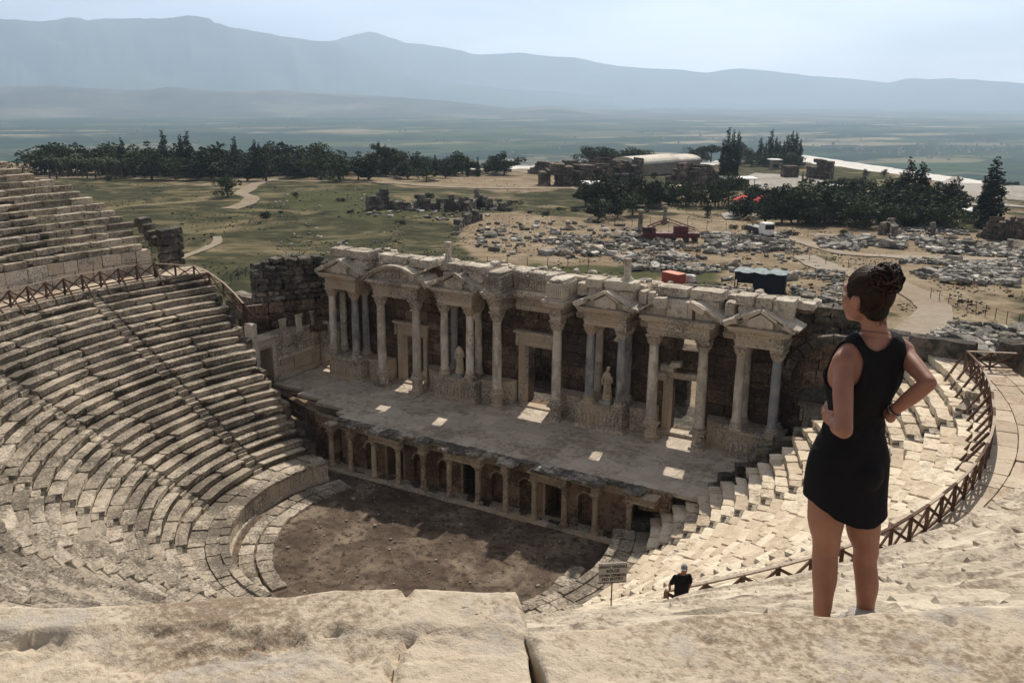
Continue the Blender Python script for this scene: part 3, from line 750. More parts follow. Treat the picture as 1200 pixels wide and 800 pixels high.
for (a, c, zt, ar) in ops:
    b = B()
    if ar:
        cx = (a+c)/2; n = 8; prof = []
        V = []; F = []; rad = (c-a)/2
        for i in range(n+1):
            t = math.pi*i/n
            for z in (0.0, zt-rad): V.append((cx-rad*math.cos(t), 1.2+rad*.9*math.sin(t), z))
        F = [(2*i, 2*i+2, 2*i+3, 2*i+1) for i in range(n)]
        o0 = len(V)
        for j in range(1, 5):
            ph = math.pi/2*j/5; rr = rad*math.cos(ph); zz = zt-rad+rad*math.sin(ph)
            for i in range(n+1):
                t = math.pi*i/n; V.append((cx-rr*math.cos(t), 1.2+rr*.9*math.sin(t), zz))
        V.append((cx, 1.2, zt))
        for i in range(n): F.append((2*i+1, 2*i+3, o0+i+1, o0+i))
        for j in range(3):
            for i in range(n): q = o0+j*(n+1)+i; F.append((q, q+1, q+n+2, q+n+1))
        for i in range(n): q = o0+3*(n+1)+i; F.append((q, q+1, len(V)-1))
        b.add(V, F, .6); b.build('niche', M_PW, stg, smooth=False)
        b = B()
        for k in range(9):                       # voussoirs proud of the wall
            t0 = math.pi*k/9+.02; t1 = math.pi*(k+1)/9-.02; r0 = rad+.02; r1 = rad+.16; zc = zt-rad
            b.ext([(cx+r0*math.cos(t0), zc+r0*math.sin(t0)), (cx+r1*math.cos(t0), zc+r1*math.sin(t0)), (cx+r1*math.cos(t1), zc+r1*math.sin(t1)), (cx+r0*math.cos(t1), zc+r0*math.sin(t1))], .79, .86)
        b.build('arch_moulding', M_PCOL, stg)
    else:
        b.bx(a-.01, a-.14, .78, .87, 0, zt+.12); b.bx(c+.01, c+.14, .78, .87, 0, zt+.12); b.bx(a-.2, c+.2, .74, .86, zt+.13, zt+.27)
        fr = b.build('door_frame', M_PCOL, stg)
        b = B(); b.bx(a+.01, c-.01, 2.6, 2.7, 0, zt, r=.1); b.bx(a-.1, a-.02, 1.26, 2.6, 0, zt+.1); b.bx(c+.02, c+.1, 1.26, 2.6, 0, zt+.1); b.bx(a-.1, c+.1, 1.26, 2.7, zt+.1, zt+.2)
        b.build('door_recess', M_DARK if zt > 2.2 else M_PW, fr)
        if zt > 2.2:
            b = B()
            for k in range(9): b.bar((a+.07+k*.138, 1.0, 0.02), (a+.07+k*.138, 1.0, 2.3), .035)
            for z in (.15, 1.1, 2.2): b.bar((a+.02, 1.0, z), (c-.02, 1.0, z), .045)
            b.build('iron_gate', M_IRON, fr)
M_DKTOP = stone('blackened_cornice', (.12, .11, .10), (.32, .295, .255), (.60, .55, .48), dark=(.035, .033, .03), stain=.475, fine=3, bd=.05, big=.8)
# entablature of the colonnade
def slabstack(b, x0, x1, y0, y1, layers, jit=.0):
    for (z0, z1, o) in layers: b.bx(x0-o, x1+o, y0-o, y1, z0, z1-.002, jit=jit)
b = B(); lay = [(2.76, 2.9, 0), (2.9, 3.0, .03), (3.0, 3.16, .0), (3.16, 3.22, .06), (3.22, 3.3, .14)]
slabstack(b, -10.9, 11.5, .45, 1.6, lay)
for (a, c) in ((-11.1, -10.6), (-9.4, -9.0), (-7.4, -4.95), (-3.35, -2.9), (-1.35, 1.35), (2.9, 3.35), (4.95, 7.4), (9.0, 9.45), (11.05, 12.9)):
    slabstack(b, a, c, -.33, .6, lay)
b.build('colonnade_entablature', M_PCOL, stg)
b = B()
x = -11.0
while x < 12.9:
    w_ = rng.uniform(.7, 1.5)
    pf = any(a-.2 < x+w_/2 < c+.2 for (a, c) in ((-11.1, -10.6), (-9.4, -9.0), (-7.4, -4.95), (-3.35, -2.9), (-1.35, 1.35), (2.9, 3.35), (4.95, 7.4), (9.0, 9.45), (11.05, 12.9)))
    y0 = -.55 if pf else .15+rng.uniform(-.1, .2)
    b = B()
    if rng.random() < .93: b.box((x+w_/2, (y0+.75)/2, 3.40+rng.normal(0, .02)), (w_/2-.01, (.75-y0)/2, .085), n=3, rnd=.07, jit=.02); b.build('cornice_slab', M_DKTOP, stg)
    x += w_
# --- stage floor: one paved deck with joints
b = B()
y = .72
edgeL = lambda y: -10.9 if y < 1.2 else (-10.9-(y-1.2)*3.1 if y < 3.9 else -20.0)
while y < 9.9:
    hgt = rng.uniform(.7, 1.0); y1 = min(y+hgt, 9.95); x = max(edgeL(y), -20.2)+rng.uniform(-.2, .0)
    while x < 17.6:
        w_ = rng.uniform(.9, 2.0); x1 = min(x+w_, 17.6)
        b.box(((x+x1)/2, (y+y1)/2, H0-.11+rng.normal(0, .006)), ((x1-x)/2-.006, (y1-y)/2-.006, .11), n=1)
        x = x1
    y = y1
b.build('stage_floor', M_FLOOR, stg)
b = B(); b.bx(-19.9, 17.4, 3.4, 9.7, 3.0, H0-.24, r=.3); b.bx(-10.8, 15.5, 1.65, 3.4, 2.7, H0-.24, r=.3)
b.build('stage_support', M_PW, stg)
b = B(); masonry(b, (11.6, .55), (13.6, .75), 2.2, 3.46, .5, ch=.35, bw=.6, n=2, jit=.015); b.build('side_wall', M_PW, stg); b = B(); masonry(b, (-13.0, .9), (-10.9, .5), 0, 3.4, .5, ch=.5, bw=.8, holes=[(.75, 1.75, 0, 2.5)], n=2)
b.build('side_wall', M_PW, stg); b = B(); masonry(b, (-19.8, 3.7), (-12.8, 1.1), 2.0, 3.25, .5, ch=.4, n=1)
b.build('side_wall', M_PW, stg)
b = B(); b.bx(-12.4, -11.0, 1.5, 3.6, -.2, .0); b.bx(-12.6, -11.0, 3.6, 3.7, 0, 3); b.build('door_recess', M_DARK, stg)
# --- great back wall of brown masonry with doors
YW = 9.85
b = B()
XW0, XW1 = -21.2, 23.6
def wx(x): return x-XW0
holes = []
for (a, c, zt) in ((-1.1, 1.1, 7.9), (-12.0, -9.9, 7.4), (9.75, 12.0, 7.7), (-19.8, -18.6, 6.3), (19.0, 20.7, 6.0)):
    holes.append((wx(a), wx(c), H0, zt))
holes += [(wx(5.35), wx(6.5), 9.2, 12.6), (wx(10.2), wx(11.7), 9.3, 12.5), (wx(-11.6), wx(-10.4), 9.2, 12.6), (wx(-6.5), wx(-5.4), 9.2, 12.6)]  # upper openings added so sun falls in patches on the stage floor
def topw(s):
    x = s+XW0
    if x < -18.2: return 9.0+2.2*abs(hsh(x, 0, .8))
    if x < 18.0: return 13.0+.5*hsh(x, 0, .9, 2)
    return 11.3-.5*max(0, x-20)+.5*hsh(x, 1, .9, 2)
masonry(b, (XW0, YW+.75), (XW1, YW+.75), 3.2, 13.2, 1.5, ch=.62, bw=1.15, holes=holes, n=2, rnd=.04, jit=.012, top=topw, proud=.035, gap=.006)
b.build('back_wall', M_BROWN, stg)
b = B()                       # lower back rooms closing the doors
masonry(b, (-24, 16.5), (9, 16.5), -.3, 7.4, 1.0, ch=.7, n=1, top=lambda s: 6.4+hsh(s, 0, .4)*1.5)
masonry(b, (13, 16.5), (26, 16.5), -.3, 7.4, 1.0, ch=.7, n=1, top=lambda s: 5.4+hsh(s, 0, .4)*1.5)
b.bx(-22, 25, 11.3, 16, 2.9, 3.3, r=.3)
for x in (-15.5, -5, 4.5, 15): masonry(b, (x, 11.4), (x, 16), 3.3, 9.5, 1.0, ch=.7, n=1, top=lambda s: 11-s*.9)
b.build('rear_wall', M_RUIN, stg)
# podium wall in front of the back wall, with curved bays between the doors
def podium(x0, x1, y0, y1, z0, z1, name='podium', relief=True):
    b = B()
    b.bx(x0-.16, x1+.16, y0-.16, y1, z0, z0+.20, n=3, jit=.004); b.bx(x0-.09, x1+.09, y0-.09, y1, z0+.2, z0+.32, jit=.003)
    b.bx(x0, x1, y0, y1, z0+.32, z1-.25, r=.4)
    b.bx(x0-.06, x1+.06, y0-.06, y1, z1-.25, z1-.14); b.bx(x0-.16, x1+.16, y0-.16, y1, z1-.14, z1, n=3, jit=.006)
    o = b.build(name, M_MARBLE, stg)
    if relief:
        b = B(); n_ = int((x1-x0)/.32)
        for k in range(n_):                       # eroded figures of the frieze
            cx = x0+.2+(k+.5)*(x1-x0-.4)/n_; hh = (z1-z0-.75)*rng.uniform(.75, .95)
            b.box((cx, y0-.03, z0+.38+hh/2), (.085, .05, hh/2), n=3, rnd=.4, jit=.012)
            b.box((cx+rng.uniform(-.04, .04), y0-.05, z0+.38+hh*.93), (.055, .05, .07), n=3, rnd=.35, jit=.01)
            b.bar((cx, y0-.05, z0+.38+hh*.7), (cx+rng.choice([-.17, .17]), y0-.04, z0+.38+hh*rng.uniform(.4, .9)), .05)
        n2 = int((y1-y0)/.4)
        for k in range(n2):
            cy = y0+.2+k*.4; hh = (z1-z0-.75)*rng.uniform(.75, .95)
            b.box((x0-.03, cy, z0+.38+hh/2), (.05, .09, hh/2), n=3, rnd=.4, jit=.012); b.box((x1+.03, cy, z0+.38+hh/2), (.05, .09, hh/2), n=3, rnd=.4, jit=.012)
        b.build('relief', M_MARBLE, o)
    return o
PZ = 5.22
for (x0, x1) in ((-17.65, -14.5), (-7.42, -4.12), (4.12, 7.42), (14.5, 17.6)):
    podium(x0, x1, 7.72, YW-.05, H0, PZ)
def curved_low(xa, xb, sgn):
    """quarter-curved low wall from a podium side at xa to a door jamb at xb"""
    b = B(); n = 7
    w_ = abs(xb-xa)
    for (off, z0, z1) in ((0, H0, PZ-.2), (.1, PZ-.2, PZ)):
        V = []; F = []
        for i in range(n+1):
            t = math.pi/2*i/n
            x = xa+(xb-xa)*math.sin(t); y = 8.55+1.25*(1-math.cos(t))-off
            for z in (z0, z1): V.append((x, y, z))
            for z in (z1, z0): V.append((x, YW-.03, z))
        for i in range(n):
            for k in range(4): q = [4*i+k, 4*i+(k+1) % 4, 4*i+4+(k+1) % 4, 4*i+4+k]; F.append(q if sgn < 0 else q[::-1])
        F += [[0, 1, 2, 3], [4*n+k for k in range(4)][::-1]]
        b.add(V, F, .5)
    b.build('podium_wall', M_MARBLE, stg)
for (xa, xb) in ((-4.0, -1.7), (4.0, 1.7), (-7.6, -9.3), (7.6, 9.2), (-14.3, -12.6), (14.3, 12.6)): curved_low(xa, xb, -1 if xb > xa else 1)
# door frames of the back wall
def door_frame(cx, hw_, z0, zt, y, top=True, lab=None, worn=.02):
    b = B(); jw = .42
    for s in (-1, 1):
        for k, (o, d_) in enumerate(((0, .10), (.14, .16), (.28, .22))):
            xx = cx+s*(hw_+o+.07); b.bx(xx-.07, xx+.07, y-d_, y+.5, z0, zt+.14*(k+1)-.003, jit=.0)
    for k, (o, d_) in enumerate(((0, .10), (.14, .16), (.28, .22))):
        b.bx(cx-hw_-o-.0, cx+hw_+o+.0, y-d_+.002, y+.5, zt+o+.001, zt+o+.139)
    b.bx(cx-hw_-.7, cx+hw_+.7, y-.55, y+.3, z0-.2, z0+.1, n=3, jit=.01)
    if top:
        b.bx(cx-hw_-.5, cx+hw_+.5, y-.2, y+.2, zt+.43, zt+.86); b.bx(cx-hw_-.62, cx+hw_+.62, y-.35, y+.2, zt+.862, zt+.97)
        b.box((cx, y-.14, zt+1.05), (hw_+.75, .34, .075), n=4, rnd=.02, jit=.02)
        for s in (-1, 1): b.box((cx+s*(hw_+.52), y-.28, zt+.4), (.09, .1, .42), n=2, rnd=.2)
    o = b.build('door_frame', M_MARBLE, stg)
    if lab: o['label'] = lab
    return o
door_frame(0, 1.1, H0, 7.9, YW, lab='tall carved middle door frame of the stage')
door_frame(-10.95, .95, H0, 7.2, YW, top=True); 
door_frame(-19.2, .6, H0, 6.25, YW, top=True)
b = B(); door_frame(10.85, .95, H0+.1, 7.3, YW, top=False, lab='door frame with broken top and open ground behind')
for (x, z, hx, hz_) in ((9.75, 8.0, .5, .25), (10.3, 8.3, .35, .18), (11.6, 7.7, .55, .16), (9.4, 7.4, .4, .3)): b.box((x, YW-.15, z), (hx, .4, hz_), rot=Matrix.Rotation(rng.uniform(-.2, .2), 3, 'Y'), n=3, rnd=.12, jit=.03)
b.build('broken_lintel', M_TOP, stg)
door_frame(19.85, .85, H0, 6.0, YW, top=True)
# columns of the facade
ZF = 10.62
for (x, m_, lb) in ((-17.45, M_COL, None), (-15.2, M_GREYM, None), (-6.92, M_COL, None), (-4.72, M_COL, None), (4.8, M_GREYM, None), (7.05, M_GREYM, 'grey veined column with a plain white capital'), (14.9, M_COL, None), (17.1, M_GREYM, 'blue grey column at the right end of the facade')):
    column(x, 8.15, PZ, ZF-PZ, .30, m_, label=lb, capm=M_TOP if lb and 'white' in lb else None)
for (x, m_) in ((-17.4, M_COL), (-15.15, M_GREYM), (-6.85, M_GREYM), (-4.75, M_COL), (4.9, M_COL), (7.0, M_GREYM), (14.95, M_COL), (17.0, M_BROWN)):
    column(x, 9.35, PZ, ZF-PZ, .28, m_, seg=16)
for x in (-12.586, -9.323, -2.371, 2.371, 9.323, 12.586):
    b = B()
    b.bx(x-.50, x+.50, 7.51, 8.51, H0, H0+.16, n=2, jit=.004); b.lathe([(.46, 0), (.48, .1), (.42, .18), (.40, .26), (.40, .66), (.43, .72), (.50, .78), (.50, .9)], c=(x, 8.01, H0+.16), seg=8)
    b.build('column_pedestal', M_MARBLE, stg)
    column(x, 8.01, H0+1.0, ZF-H0-1.0, .335, M_COL)
# entablature
EL = [(10.625, 10.78, 0), (10.78, 10.94, .035), (10.94, 11.0, .08), (11.0, 11.38, .0), (11.38, 11.46, .07), (11.46, 11.56, .12), (11.56, 11.70, .34), (11.70, 11.86, .44)]
def entab(x0, x1, y0, y1, name='entablature', top=8):
    b = B()
    for (z0, z1, o) in EL[:top]: b.bx(x0-o, x1+o, y0-o, y1-o*.01, z0+.001, z1-.001, n=4 if o > .3 else 1, jit=.012 if o > .3 else 0)
    n_ = int((x1-x0+.3)/.2)
    for k in range(n_): b.bx(x0-.1+k*.2, x0+.0+k*.2, y0-.26, y0-.1, 11.46, 11.555)
    for k in range(int((y1-y0)/.2)):
        for s, X_ in ((-1, x0-.26), (1, x1+.1)): b.bx(X_, X_+.16, y0+k*.2, y0+k*.2+.1, 11.46, 11.555)
    # acanthus scroll of the frieze: small bosses
    for k in range(int((x1-x0)/.22)): b.box((x0+.12+k*.22, y0-.02, 11.19+.07*math.sin(k*1.7)), (.07, .035, .09), n=2, rnd=.4, jit=.01)
    return b.build(name, M_MARBLE, stg)
for (x0, x1) in ((-17.8, -14.85), (-7.27, -4.37), (4.45, 7.4), (14.55, 17.45)): entab(x0, x1, 7.82, YW)
entab(-12.95, -8.95, 7.66, YW); entab(8.95, 12.95, 7.66, YW)
entab(-2.74, -2.0, 7.66, YW); entab(2.0, 2.74, 7.66, YW)
for (x0, x1) in ((-14.4, -13.4), (-8.5, -7.7), (-3.9, -3.2), (-1.55, 1.55), (3.2, 3.95), (7.85, 8.5), (13.4, 14.1)): entab(x0, x1, 9.25, YW+.2)
# pediments
def gable(b, xa, xb, zb, xt, zt, y0, y1, th=.17, over=.34):
    for (p, q) in (((xa, zb), (xt, zt)), ((xb, zb), (xt, zt))):
        d = np.array([q[0]-p[0], q[1]-p[1]]); l = np.linalg.norm(d); d /= l; n_ = np.array([-d[1], d[0]])
        if n_[1] < 0: n_ = -n_
        for (o0, o1, ov) in ((0, th*.55, over*.6), (th*.55, th*1.15, over)):
            P = [(p[0]+n_[0]*o0, p[1]+n_[1]*o0), (q[0]+n_[0]*o0, q[1]+n_[1]*o0), (q[0]+n_[0]*o1, q[1]+n_[1]*o1), (p[0]+n_[0]*o1, p[1]+n_[1]*o1)]
            a_ = sum(P[i][0]*P[(i+1) % 4][1]-P[(i+1) % 4][0]*P[i][1] for i in range(4))
            if a_ < 0: P = P[::-1]
            b.ext(P, y0-ov, y1)
for xc, lb in ((-16.3, None), (-5.82, None), (5.93, None), (16.0, None)):
    b = B(); w_ = 1.95
    b.ext([(xc-w_, 11.87), (xc+w_, 11.87), (xc, 12.72)], 7.95, 9.6, r=.5)
    gable(b, xc-w_-.3, xc+w_+.3, 11.87, xc, 12.88, 7.95, 9.6)
    # small raised middle gable with a shell-shaped relief
    b.ext([(xc-.75, 11.9), (xc+.75, 11.9), (xc+.75, 12.3), (xc, 12.75), (xc-.75, 12.3)], 7.72, 8.0, r=.6)
    gable(b, xc-.95, xc+.95, 12.32, xc, 12.86, 7.72, 8.2, th=.14, over=.2)
    b.lathe([(.02, 0), (.3, .03), (.34, .08), (.02, .16)], c=(0, 0, 0), seg=12)
    V = b.V[-1]; V[:] = np.stack([xc+V[:, 0], 7.70-V[:, 2]*.6, 12.17+V[:, 1]], 1)
    for s in (-1, 1):                            # flared corner blocks
        b.box((xc+s*1.75, 8.0, 12.12), (.42, .62, .17), rot=Matrix.Rotation(s*.42, 3, 'Y'), n=3, rnd=.07, jit=.02)
    b.build('pediment', M_TOP, stg)
# arched pediment (left) and broken pediment with centre block (right)
b = B(); xc = -10.95; w_ = 2.75; hgt = 1.12; Rr = (w_*w_+hgt*hgt)/(2*hgt); zc = 11.87+hgt-Rr; a0 = math.asin(w_/Rr); n = 14
P = [(xc+Rr*math.sin(-a0+2*a0*i/n), zc+Rr*math.cos(-a0+2*a0*i/n)) for i in range(n+1)]
b.ext([(p[0], p[1]-.12) for p in P][::-1], 7.95, 9.6, r=.35)
for (o0, o1, ov, yb) in ((-.20, -.04, .30, 8.6), (-.04, .10, .46, 9.6)):
    for i in range(n):
        if i == 11: continue
        t0 = -a0*1.08+2*a0*1.08*i/n; t1 = -a0*1.08+2*a0*1.08*(i+1)/n
        q = lambda r_, t: (xc+(Rr+r_)*math.sin(t), zc+(Rr+r_)*math.cos(t))
        b.ext([q(o0, t0), q(o0, t1), q(o1, t1), q(o1, t0)], 7.85-ov, yb)
for k in range(5): b.box((xc-1.35+k*.68, 7.92, 12.15+.18*(1-abs(k-2)/2)), (.27, .07, .2+.1*(k == 2)), n=3, rnd=.25, jit=.015)
b.box((xc+2.95, 7.75, 12.05), (.5, .5, .12), rot=Matrix.Rotation(.5, 3, 'Y'), n=3, rnd=.08, jit=.015)
b.build('arched_pediment', M_TOP, stg)
b = B(); xc = 10.95
for s in (-1, 1):
    for i in range(5):
        t0 = i/5; t1 = (i+1)/5; x0 = 2.7-t0*1.75; x1 = 2.7-t1*1.75; z0 = 11.87+.95*math.sin(t0*1.35)/math.sin(1.35); z1 = 11.87+.95*math.sin(t1*1.35)/math.sin(1.35)
        P = [(xc+s*x0, 11.87), (xc+s*x1, 11.87), (xc+s*x1, z1), (xc+s*x0, z0+.02)]
        if s > 0: P = P[::-1]
        b.ext(P, 7.95, 9.6, r=.4)
        P = [(xc+s*(x0+.1), z0), (xc+s*(x1+.1), z1), (xc+s*(x1+.04), z1+.2), (xc+s*(x0+.04), z0+.2)]
        if s > 0: P = P[::-1]
        b.ext(P, 7.5, 9.6, r=.7)
b.bx(xc-.82, xc+.82, 7.72, 9.2, 11.9, 12.95, n=3, jit=.01); b.bx(xc-.55, xc+.55, 7.60, 7.75, 12.0, 12.8, n=2, rnd=.1)
for k in range(8):
    a = k*math.pi/4; b.box((xc+.2*math.cos(a), 7.57, 12.4+.2*math.sin(a)), (.08, .05, .08), n=2, rnd=.3)
b.box((xc, 7.56, 12.4), (.11, .07, .11), n=2, rnd=.3)
b.box((xc-1.15, 7.55, 12.78), (.4, .32, .32), rot=Matrix.Rotation(-.1, 3, 'Y'), n=3, rnd=.06, jit=.01)
b.box((xc+1.2, 7.6, 12.72), (.55, .3, .2), rot=Matrix.Rotation(.42, 3, 'Y'), n=3, rnd=.06, jit=.01)
b.build('broken_pediment', M_TOP, stg)
# strigilated attic over the middle columns and between them
def strig(b, x0, x1, y0, y1, z0, z1, sides=True):
    b.bx(x0, x1, y0, y1, z0, z1, n=3, jit=.015, r=.7)
    n_ = int((x1-x0)/.13)
    for k in range(n_): b.box((x0+(k+.5)*(x1-x0)/n_, y0-.02, (z0+z1)/2+rng.normal(0, .03)), (.035, .05, (z1-z0)*.42*rng.uniform(.85, 1.05)), n=2, rnd=.2)
    if sides:
        n_ = int((y1-y0)/.13)
        for k in range(n_):
            for X_ in (x0-.02, x1+.02): b.box((X_, y0+(k+.5)*.13, (z0+z1)/2), (.05, .035, (z1-z0)*.42*rng.uniform(.85, 1.05)), n=2, rnd=.2)
b = B()
for xc in (-2.4, 2.4):
    b.bx(xc-.85, xc+.85, 7.1, 9.7, 11.87, 12.05, n=3, jit=.015); b.bx(xc-.7, xc+.7, 7.3, 9.7, 12.05, 12.2, n=3, jit=.012)
    strig(b, xc-.6, xc+.6, 7.45, 9.6, 12.2, 13.2)
    b.bx(xc-.55, xc+.5, 7.6, 9.6, 13.2, 13.42, n=3, rnd=.06, jit=.03)
strig(b, -1.6, 1.55, 9.0, 10.2, 12.15, 13.1, sides=False); b.bx(-1.7, 1.7, 8.8, 10.2, 11.87, 12.12, n=3, jit=.01)
for (x, hx) in ((-1.2, .5), (.1, .6), (1.2, .35)): b.box((x, 9.5, 13.25), (hx, .5, .16), n=3, rnd=.08, jit=.04)
b.build('fluted_attic', M_TOP, stg)
# attic blocks over the pediments
def attic(xs, y0, y1, z0, z1, prot=0):
    for (a, c, dz) in xs:
        b = B(); b.box(((a+c)/2, (y0+y1)/2+rng.uniform(-.06, .06), (z0+z1)/2+dz), ((c-a)/2-.02, (y1-y0)/2, (z1-z0)/2), n=4, rnd=.05, jit=.022)
        b.build('attic_block', M_TOP, stg)
attic([(-17.75, -16.3, .05), (-16.2, -13.9, .02)], 8.35, 9.7, 13.0, 13.62); attic([(-17.7, -15.6, 0), (-15.5, -14.0, 0)], 8.45, 9.8, 12.3, 12.98)
attic([(-12.9, -11.6, .03), (-11.5, -10.3, 0), (-10.2, -9.3, -.03), (-9.2, -8.3, -.06)], 8.3, 9.5, 12.98, 13.62)
attic([(-7.35, -5.6, 0), (-5.5, -3.7, 0)], 8.35, 9.7, 12.95, 13.5); attic([(-7.2, -5.2, 0), (-5.1, -3.9, 0)], 8.45, 9.8, 12.3, 12.93)
attic([(4.2, 5.4, .02), (5.5, 7.6, .02)], 8.35, 9.7, 12.98, 13.56); attic([(4.3, 6.2, 0), (6.3, 7.5, 0)], 8.45, 9.8, 12.3, 12.96)
attic([(9.1, 11.2, 0), (11.3, 13.4, 0)], 8.4, 9.8, 13.05, 13.6); attic([(9.0, 10.3, 0), (11.6, 13.2, 0)], 8.5, 9.8, 12.3, 13.03)
attic([(14.2, 15.4, 0), (15.45, 16.5, .02), (16.5, 17.7, -.01)], 8.35, 9.7, 13.0, 13.6); attic([(14.4, 16.0, 0), (16.05, 17.6, 0)], 8.45, 9.8, 12.3, 12.98)
attic([(-13.6, -13.0, -.2), (7.75, 8.3, 0), (8.35, 8.9, -.02), (3.3, 4.1, .05), (-3.7, -3.2, -.1), (13.45, 14.1, -.05)], 8.9, 10.0, 12.2, 13.05)
# roof slabs behind the attic, some fallen, with gaps added to let sun patches through
b = B()
gaps = [(4.8, 6.3), (9.7, 11.5), (-12.0, -10.6), (-6.9, -5.6)]
for (y0, y1) in ((9.75, 10.6), (10.62, 11.5), (11.5, 12.3)):
    x = -18.0
    while x < 18:
        w_ = rng.uniform(.9, 2.0); mid = x+w_/2
        if not any(g0 < mid < g1 for g0, g1 in gaps) and rng.random() < .93:
            b = B(); b.box((mid, (y0+y1)/2+rng.normal(0, .05), 13.0+rng.normal(0, .07)-(y1-11)*.1), (w_/2-.02, (y1-y0)/2-.01, .2), rot=Matrix.Rotation(rng.normal(0, .03), 3, 'X'), n=3, rnd=.09, jit=.03); b.build('roof_slab', M_TOP, stg)
        x += w_
b = B()
for k in range(70):
    x = rng.uniform(-17.5, 18); y = rng.uniform(9.8, 12.2)
    if any(g0-.4 < x < g1+.4 for g0, g1 in gaps): continue
    b.box((x, y, 13.27+rng.uniform(0, .06)), (rng.uniform(.12, .4), rng.uniform(.12, .3), rng.uniform(.05, .15)), rot=Matrix.Rotation(rng.uniform(0, 3), 3, 'Z')@Matrix.Rotation(rng.normal(0, .12), 3, 'X'), n=2, rnd=.15, jit=.03)
tag(b.build('loose_stone', M_TOP, stg), kind='stuff')
# short columns still standing on top
for (x, y, z) in ((-7.2, 9.2, 13.45), (6.75, 9.3, 13.55)):
    b = B(); b.box((0, 0, .06), (.34, .34, .06)); b.lathe([(.33, .12), (.34, .2), (.25, .28), (.235, .34), (.225, 1.35), (.25, 1.38), (.25, 1.45)], seg=14)
    o = b.build('upper_column', M_TOP, stg, smooth=False); o.location = (x, y, z)
# --- left wing: pale lower part with door, brown tower above
b = B()
XL = -20.3
masonry(b, (XL-.6, 2.3), (XL-.6, 9.8), H0-.2, 7.2, 1.2, ch=.6, bw=1.1, holes=[(.6, 1.9, H0-.2, 6.3)], n=2, rnd=.03, jit=.01)
b.build('wing_wall', M_MARBLE, stg)
b = B(); b.bx(XL-.05, XL+.12, 2.55, 2.9, H0, 6.6); b.bx(XL-.05, XL+.12, 4.2, 4.55, H0, 6.6); b.bx(XL-.05, XL+.13, 2.5, 4.6, 6.602, 7.0); b.bx(XL-.1, XL+.3, 2.3, 4.8, 7.0, 7.2, n=3, jit=.015)
b.bx(XL-.05, XL+.08, 4.7, 9.6, H0, H0+.3); b.bx(XL-.05, XL+.14, 4.7, 9.6, 5.15, 5.4, n=3, jit=.01)
for y in (5.5, 7.3, 9.0): b.bx(XL-.05, XL+.12, y-.28, y+.28, 5.42, 8.1, n=2, jit=.01); b.bx(XL-.05, XL+.17, y-.34, y+.34, 8.1, 8.3)
b.build('door_frame', M_TOP, stg)
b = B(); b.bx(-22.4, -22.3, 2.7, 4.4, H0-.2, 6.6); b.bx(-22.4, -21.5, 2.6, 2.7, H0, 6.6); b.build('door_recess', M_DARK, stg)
tf = lambda s: 11.5+1.1*math.sin(min(1, max(0, s/6))*2.6)+.4*hsh(s, 0, 1.3, 5)
b = B(); masonry(b, (-23.3, 5.5), (-19.7, 10.6), 6.5, 9.3, 1.5, ch=.62, bw=1.0, n=3, rnd=.08, jit=.03, proud=.09); b.build('wing_tower', M_BROWN, stg)
b = B(); masonry(b, (-23.4, 5.6), (-19.7, 10.7), 9.3, 13.6, 1.9, ch=.5, bw=.85, n=3, rnd=.12, jit=.04, top=tf, proud=.14)
for k in range(7): b.box((-23.2+2.8*(k/6), 6.1+3.8*(k/6), 12.0+.5*math.sin(k/6*2.6)+rng.uniform(0, .15)), (rng.uniform(.3, .6), rng.uniform(.3, .5), rng.uniform(.12, .25)), rot=Matrix.Rotation(rng.uniform(0, 3), 3, 'Z'), n=3, rnd=.15, jit=.04)
b.build('wing_tower_top', M_RUIN, stg); b = B(); masonry(b, (-21.6, 10.4), (-18.2, 10.6), 8.5, 12.0, 1.0, ch=.6, bw=.9, n=3, rnd=.1, jit=.03, top=lambda s: 11.6-s*.5, proud=.08)
b.build('wing_tower', M_BROWN, stg)
b = B(); masonry(b, (-30, 9.5), (-22.4, 7.6), 0, 9.4, 1.2, ch=.7, n=2, rnd=.08, jit=.03, top=lambda s: 8.3+s*.1, proud=.05)
b.build('outer_wall', M_RUIN, stg)
b = B()
for (x, y, z0, z1, w_) in ((-21.3, 1.9, 5.2, 8.3, .30), (-20.2, 2.1, 4.6, 8.7, .36)): b.box((x, y, (z0+z1)/2), (w_, .3, (z1-z0)/2), rot=Matrix.Rotation(.2, 3, 'Z'), n=3, rnd=.05, jit=.02)
b.build('door_jamb', M_TOP, stg)
# --- right wing: relieving arch in brown stone, collapsed blocks
b = B(); cx, zc, rr = 20.3, 8.5, 2.6
for k in range(13):
    t0 = math.pi*k/13+.01; t1 = math.pi*(k+1)/13-.01
    q = lambda r_, t: (cx+r_*math.cos(t), zc+r_*math.sin(t))
    b.ext([q(rr, t0), q(rr+.55, t0), q(rr+.55, t1), q(rr, t1)], 9.3+rng.uniform(-.05, .05), 9.83)
b.build('relieving_arch', M_RUIN, stg)
b = B(); masonry(b, (22.9, 9.0), (22.9, 5.2), 5, 11.5, 1.3, ch=.7, n=3, rnd=.08, jit=.03, top=lambda s: 11.3-s*1.5, proud=.08); b.build('wing_wall', M_RUIN, stg); b = B()
masonry(b, (17.2, 12.6), (25.5, 13.4), 1, 13.6, 1.2, ch=.62, n=2, rnd=.07, jit=.03, top=lambda s: 12.9-max(0, s-3.5)*.7+.4*hsh(s, 0, 1), proud=.05)
b.build('wing_wall', M_RUIN, stg)
b = B()
